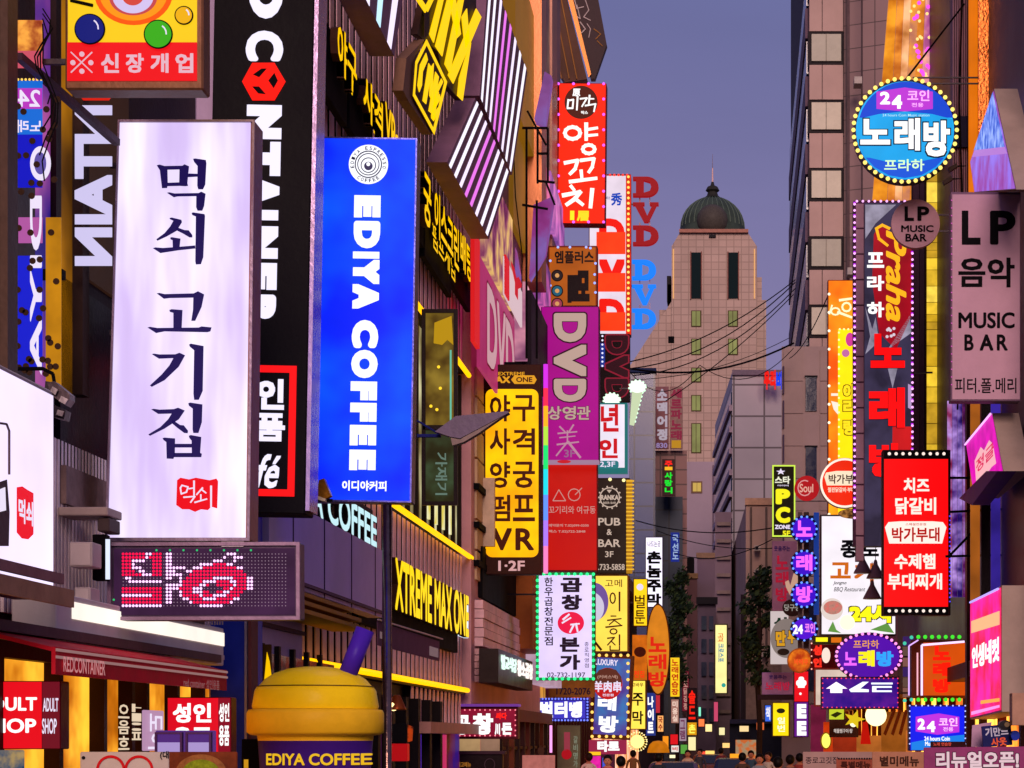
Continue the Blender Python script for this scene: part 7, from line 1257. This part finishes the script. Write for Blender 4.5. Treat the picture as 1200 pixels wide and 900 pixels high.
s = Sign('umbrella_lamp', 'red hanging cloth lantern left of the globe lamp', 'lantern', (1008, 846, 1020, 872), Y=50); s.polys([[(1011, 846), (1016, 846), (1020, 872), (1008, 872)]], lit('#c81408', .85), d=.2)
# zigzag neon rods under the globe
for k in range(3): 
    s = Sign('timber_strut', '%s slanting timber strut in the amber shop front' % ['left', 'middle', 'right'][k], 'strut', (1036 + k * 9, 832, 1052 + k * 9, 860), Y=47); s.polys([[(1046 + k * 7, 832), (1050 + k * 7, 832), (1038 + k * 9, 862), (1035 + k * 9, 860)]], paint('#7a3c14'), d=.08)

# ================================================================ wires, trees, cars, people, parasol
def cable(label, P_, r=.03, sag=.0, name='cable'):
    Q = []
    for a_, b_ in zip(P_, P_[1:]):
        for i in range(12): t = i / 12; p = a_.lerp(b_, t); p.z -= sag * 4 * t * (1 - t); Q.append(p)
    Q.append(P_[-1]); tag(MB().path(Q, r, 5).build(name, BLACK), label, 'cable')
cable('thick power cable sagging from the red sign to the right tower', [W(738, 432, 95), W(930, 402, 102)], .05, .7)
cable('upper thin cable crossing the domed tower', [W(738, 424, 95), W(932, 328, 104)], .03, .6); cable('second thin cable crossing the domed tower', [W(738, 432, 95), W(932, 331, 104)], .03, .9); cable('third thin cable crossing low over the domed tower', [W(742, 440, 95), W(932, 338, 104)], .028, 1.0); cable('faint cable reaching steeply down to the grey office block', [W(930, 345, 104), W(780, 470, 96)], .025, .3)
cable('lower sagging cable in front of the brown concrete block', [W(745, 610, 110), W(935, 612, 100)], .03, .6); cable('second lower cable in front of the mauve block', [W(770, 622, 120), W(930, 640, 100)], .025, .5); cable('short cable below the mauve block', [W(790, 648, 120), W(905, 632, 100)], .025, .6)
cable('looped slack cable below the thick power cable', [W(738, 436, 95), W(820, 428, 98), W(930, 408, 102)], .02, 1.1); cable('thin cable running beside the sagging cables towards the annex', [W(740, 445, 95), W(925, 396, 103)], .018, .5)
cable('thin cable from the orange sign up to the tower', [W(975, 335, 62), W(925, 420, 100)], .02, .4); cable('loose cable hanging on the ribbed wall by the music bar sign', [W(1128, -20, 40.9), W(1124, 120, 40.9), W(1130, 300, 40.9), W(1122, 480, 40.9)], .02, .0)
s = Sign('junction_box', 'small black junction box hanging on the overhead cables', 'box', (783, 394, 790, 401), Y=97); s.box(783, 394, 790, 401, BLACK, 0, .25)
random.seed(21)
LF = [paint('#28382a', .6, .3), paint('#3a4a2c', .6, .3), paint('#1c2a20', .6, .3)]
def tree(label, px, Y, top, bot, wpx, nl, sparse=1.0):
    base = W(px, 866, Y); r = empty('street_tree', (base.x, Y, 0), label=label, cat='tree'); k = Y / FP; H = CH + (CY - top) * k; zb = CH + (CY - bot) * k; wd = wpx * k / 2
    MB().path([(0, 0, 0), (.05, 0, zb * .6), (-.05, .1, zb), (.05, 0, (zb + H) / 2)], .13, 7).tube((.05, 0, (zb + H) / 2), (0, 0, H * .97), .1, 6, .03).build('trunk', paint('#2a1e1c', .8, .3), r)
    lm = MB(); tips = []
    for i in range(22):
        z = zb + (H - zb) * (i + .3) / 22; a = random.random() * 6.28; L = wd * (.5 + .6 * random.random()) * (1 - .55 * abs((z - zb) / (H - zb) - .4)); p1 = Vector((L * math.cos(a), L * math.sin(a), z + random.uniform(-.2, .5) * L)); lm.tube((0, 0, z), p1, .05, 5, .015); tips.append((Vector((0, 0, z)), p1))
    lm.build('limbs', paint('#2a1e1c', .8, .3), r, kind='stuff')
    for g in range(3):
        m = MB(); vs = []; fs = []
        for i in range(nl):
            a_, b_ = random.choice(tips); t = random.uniform(.35, 1.08); c_ = a_.lerp(b_, t) + Vector([random.gauss(0, .22 * wd * sparse) for _ in range(3)]); sz = random.uniform(.09, .2)
            u = Vector([random.gauss(0, 1) for _ in range(3)]).normalized(); v_ = u.orthogonal().normalized(); w_ = u.cross(v_)
            n = len(vs); vs += [c_ + v_ * sz, c_ + w_ * sz * .5, c_ - v_ * sz, c_ - w_ * sz * .5]; fs.append((n, n + 1, n + 2, n + 3))
        m.add(vs, fs).build('leaves', LF[g], r, kind='stuff')
tree('dark leafy street tree left of the road behind the oval sign', 793, 118, 672, 800, 34, 1100); tree('thin dark street tree right of the road by the brown block', 889, 92, 668, 800, 44, 560, .8)
# cars
def car(label, px, Y, mat, taxi=None):
    x = (px - CX) / FP * Y; r = empty('parked_car', (x, Y, 0), label=label, cat='car', group='cars in the street'); W2 = .9
    prof = [(-2.2, .35), (-2.25, .75), (-1.9, .95), (-1.2, 1.0), (-.6, 1.42), (.7, 1.45), (1.4, 1.05), (2.15, .95), (2.2, .4)]
    m = MB(); n = len(prof); vs = []
    for sx, ins in ((-1, 0), (-.86, 1), (.86, 1), (1, 0)):
        for (y, z) in prof: vs.append((sx * W2 * (1 - (.12 if z > 1.1 else 0)), y, z if ins or z < .9 else z - .06))
    fs = [(a_ * n + i, a_ * n + i + 1, (a_ + 1) * n + i + 1, (a_ + 1) * n + i) for a_ in range(3) for i in range(n - 1)] + [tuple(range(n))[::-1], tuple(range(3 * n, 4 * n))] + [(0, n, 2 * n, 3 * n, 4 * n - 1, 3 * n - 1, 2 * n - 1, n - 1)]
    m.add(vs, fs).build('body', mat, r, bevel=.03)
    MB().add([(-.72, -1.24, 1.02), (.72, -1.24, 1.02), (.64, -.66, 1.42), (-.64, -.66, 1.42)], [(0, 1, 2, 3)]).add([(-.72, -1.22, 1.0), (.72, -1.22, 1.0), (.64, -.64, 1.4), (-.64, -.64, 1.4)], [(3, 2, 1, 0)]).build('windscreen', glass('#20242c'), r)
    for sx in (-1, 1):
        MB().box(sx * .62 - .16, sx * .62 + .16, -2.3, -2.2, .62, .78).build('headlight', lit('#fff0c8', 1.3), r)
        for y in (-1.4, 1.4): MB().tube((sx * .78, y, .33), (sx * .95, y, .33), .33, 16).build('wheel', BLACK, r)
        MB().box(sx * .91, sx * 1.05, -.85, -.65, .95, 1.08).build('mirror', mat, r)
    if taxi: MB().box(-.22, .22, -.1, .1, 1.46, 1.62).build('roof_light', lit(taxi, 1.3), r)
car('silver purple car coming up the street, nearest the oval signs', 790, 66, paint('#6a5a78', .25, .1, 1, .5)); car('dark car with an amber roof light at the middle of the street', 862, 78, paint('#2c3050', .25, .1, 1, .5), '#ff9a20'); car('orange car seen far behind the others', 832, 98, paint('#8a4a20', .3, .1, 1, .3), '#ffd070')
s = Sign('parasol', 'amber domed stall parasol above the parked car', 'parasol', (758, 866, 785, 930), Y=70); R_ = 13 * s.k; zt = s.l(0, 868)[1]
MB().lathe([(R_, zt - .42), (R_ * .95, zt - .3), (R_ * .8, zt - .14), (R_ * .5, zt - .03), (.02, zt)], 20).build('canopy', lit('#e08010', .7, .2, 3), s.root, smooth=True); MB().tube((0, 0, -s.o.z), (0, 0, zt - .1), .03, 6).build('pole', STEEL, s.root)
# people
def person(label, px, Y, top, trousers, hair, skin='#a8705c', turn=0, step=.12):
    h = 1.7; x = (px - CX) / FP * Y; r = empty('person', (x, Y, 0), turn, label=label, cat='person')
    V = [(0, 0, .93), (0, 0, 1.12), (0, .01, 1.32), (0, .01, 1.44), (0, 0, 1.53), (.1, 0, .88), (.11, -step, .5), (.11, -step * .4, .09), (.11, -step - .12, .04), (-.1, 0, .88), (-.11, step, .5), (-.11, step * 1.5, .1), (-.11, step * 1.5 - .13, .05), (.19, .01, 1.38), (.25, .05, 1.12), (.26, -.06, .88), (.265, -.09, .78), (-.19, .01, 1.38), (-.25, -.02, 1.12), (-.26, -.1, .9), (-.265, -.14, .8)]
    E_ = [(0, 1), (1, 2), (2, 3), (3, 4), (0, 5), (5, 6), (6, 7), (7, 8), (0, 9), (9, 10), (10, 11), (11, 12), (3, 13), (13, 14), (14, 15), (15, 16), (3, 17), (17, 18), (18, 19), (19, 20)]
    Rr = [.15, .13, .155, .1, .055, .1, .065, .045, .035, .1, .065, .045, .035, .065, .048, .036, .03, .065, .048, .036, .03]
    me = bpy.data.meshes.new('body'); me.from_pydata(V, E_, []); o = bpy.data.objects.new('body', me); COL.objects.link(o); md = o.modifiers.new('s', 'SKIN')
    for i, rr_ in enumerate(Rr): me.skin_vertices[0].data[i].radius = (rr_, rr_ * .8)
    me.skin_vertices[0].data[0].use_root = True; o.modifiers.new('u', 'SUBSURF').levels = 1; dg = bpy.context.evaluated_depsgraph_get(); dg.update()
    m2 = bpy.data.meshes.new_from_object(o.evaluated_get(dg)); bpy.data.objects.remove(o); m2.name = 'body'
    mats = [paint(top, .8, .2), paint(trousers, .8, .2), paint(skin, .6, .1), BLACK]
    for q in mats: m2.materials.append(q)
    for p in m2.polygons:
        z = p.center.z; ax = abs(p.center.x); p.material_index = 3 if z < .1 else (2 if (ax > .2 and z < .86) or z > 1.47 else (1 if z < .95 and ax < .22 else 0)); p.use_smooth = True
    b = bpy.data.objects.new('body', m2); COL.objects.link(b); b.parent = r
    hd = MB().ball((0, -.01, 1.62), .1, 14, 10, 1.2); hd.ball((0, -.115, 1.61), .017, 6, 4); hd.ball((.1, 0, 1.61), .02, 6, 4).ball((-.1, 0, 1.61), .02, 6, 4); hd.build('head', paint(skin, .6, .1), r, smooth=True)
    MB().ball((0, .03, 1.665), .122, 14, 8, 1.1).build('hair', paint(hair, .5, .2), r, smooth=True); MB().box(-.03, .03, -.112, -.104, 1.565, 1.572).build('mouth', paint('#6a3030'), r)
    for sx in (-.035, .035): MB().ball((sx, -.1, 1.64), .012, 6, 4).build('eye', BLACK, r)
for i, (px, Y_, t_, b_, h_, a_, lb) in enumerate(((712, 52, '#a83050', '#1c2030', '#100c0e', 0, 'dark haired person in a red top by the toy display'), (690, 60, '#c8b8b0', '#202838', '#241410', .4, 'person in a pale top beyond the pink menu board'), (912, 46, '#2c3850', '#14161c', '#0c0a0c', 0, 'person in a navy coat nearest the yellow lit sign'), (926, 52, '#5a5058', '#1c1c24', '#140e0e', 3.0, 'person in grey walking away right of the navy coat'), (937, 58, '#8a3c3c', '#20242c', '#0e0c10', .3, 'person in a maroon jacket between the two dark haired walkers'), (900, 64, '#b8b0a8', '#2a3450', '#1a1210', 2.9, 'person in a cream top at the left of the walkers'), (880, 72, '#36506a', '#181a20', '#100c0c', 0, 'person in a blue shirt beside the dark shopfront'), (820, 84, '#3c3c48', '#14141a', '#0e0c0e', 3.1, 'person in dark clothes crossing far down the street'), (742, 74, '#7a5a3a', '#20202a', '#140e0c', .2, 'person in a brown jacket under the firework light'), (957, 50, '#44304c', '#1a1a22', '#0e0a0c', 0, 'person in a plum jacket behind the pale pink banner'), (668, 66, '#304838', '#14161c', '#0e0c0c', 2.8, 'person in a green coat left of the toy display'), (845, 90, '#6a2c3c', '#181a20', '#100c0c', 0, 'person in a wine red coat in the middle of the road far down'), (806, 76, '#c0a890', '#20242c', '#1a1210', 0, 'person in a sand coloured coat in front of the silver car side'), (772, 58, '#28303c', '#14161c', '#0c0a0c', 0, 'person in a slate coat under the amber parasol'), (870, 60, '#4c3c34', '#1a1a1e', '#0e0c0c', .2, 'person in a brown coat before the small lit poster'), (890, 56, '#7c8490', '#1c2028', '#0e0c0c', 0, 'person in a light grey hooded top left of the cream top'), (728, 48, '#202430', '#101218', '#0a080a', 0, 'tall person in black under the pink tarot sign'))):
    person(lb, px, Y_, t_, b_, h_, '#a8705c', a_ + (2.9 if i % 3 else 0))
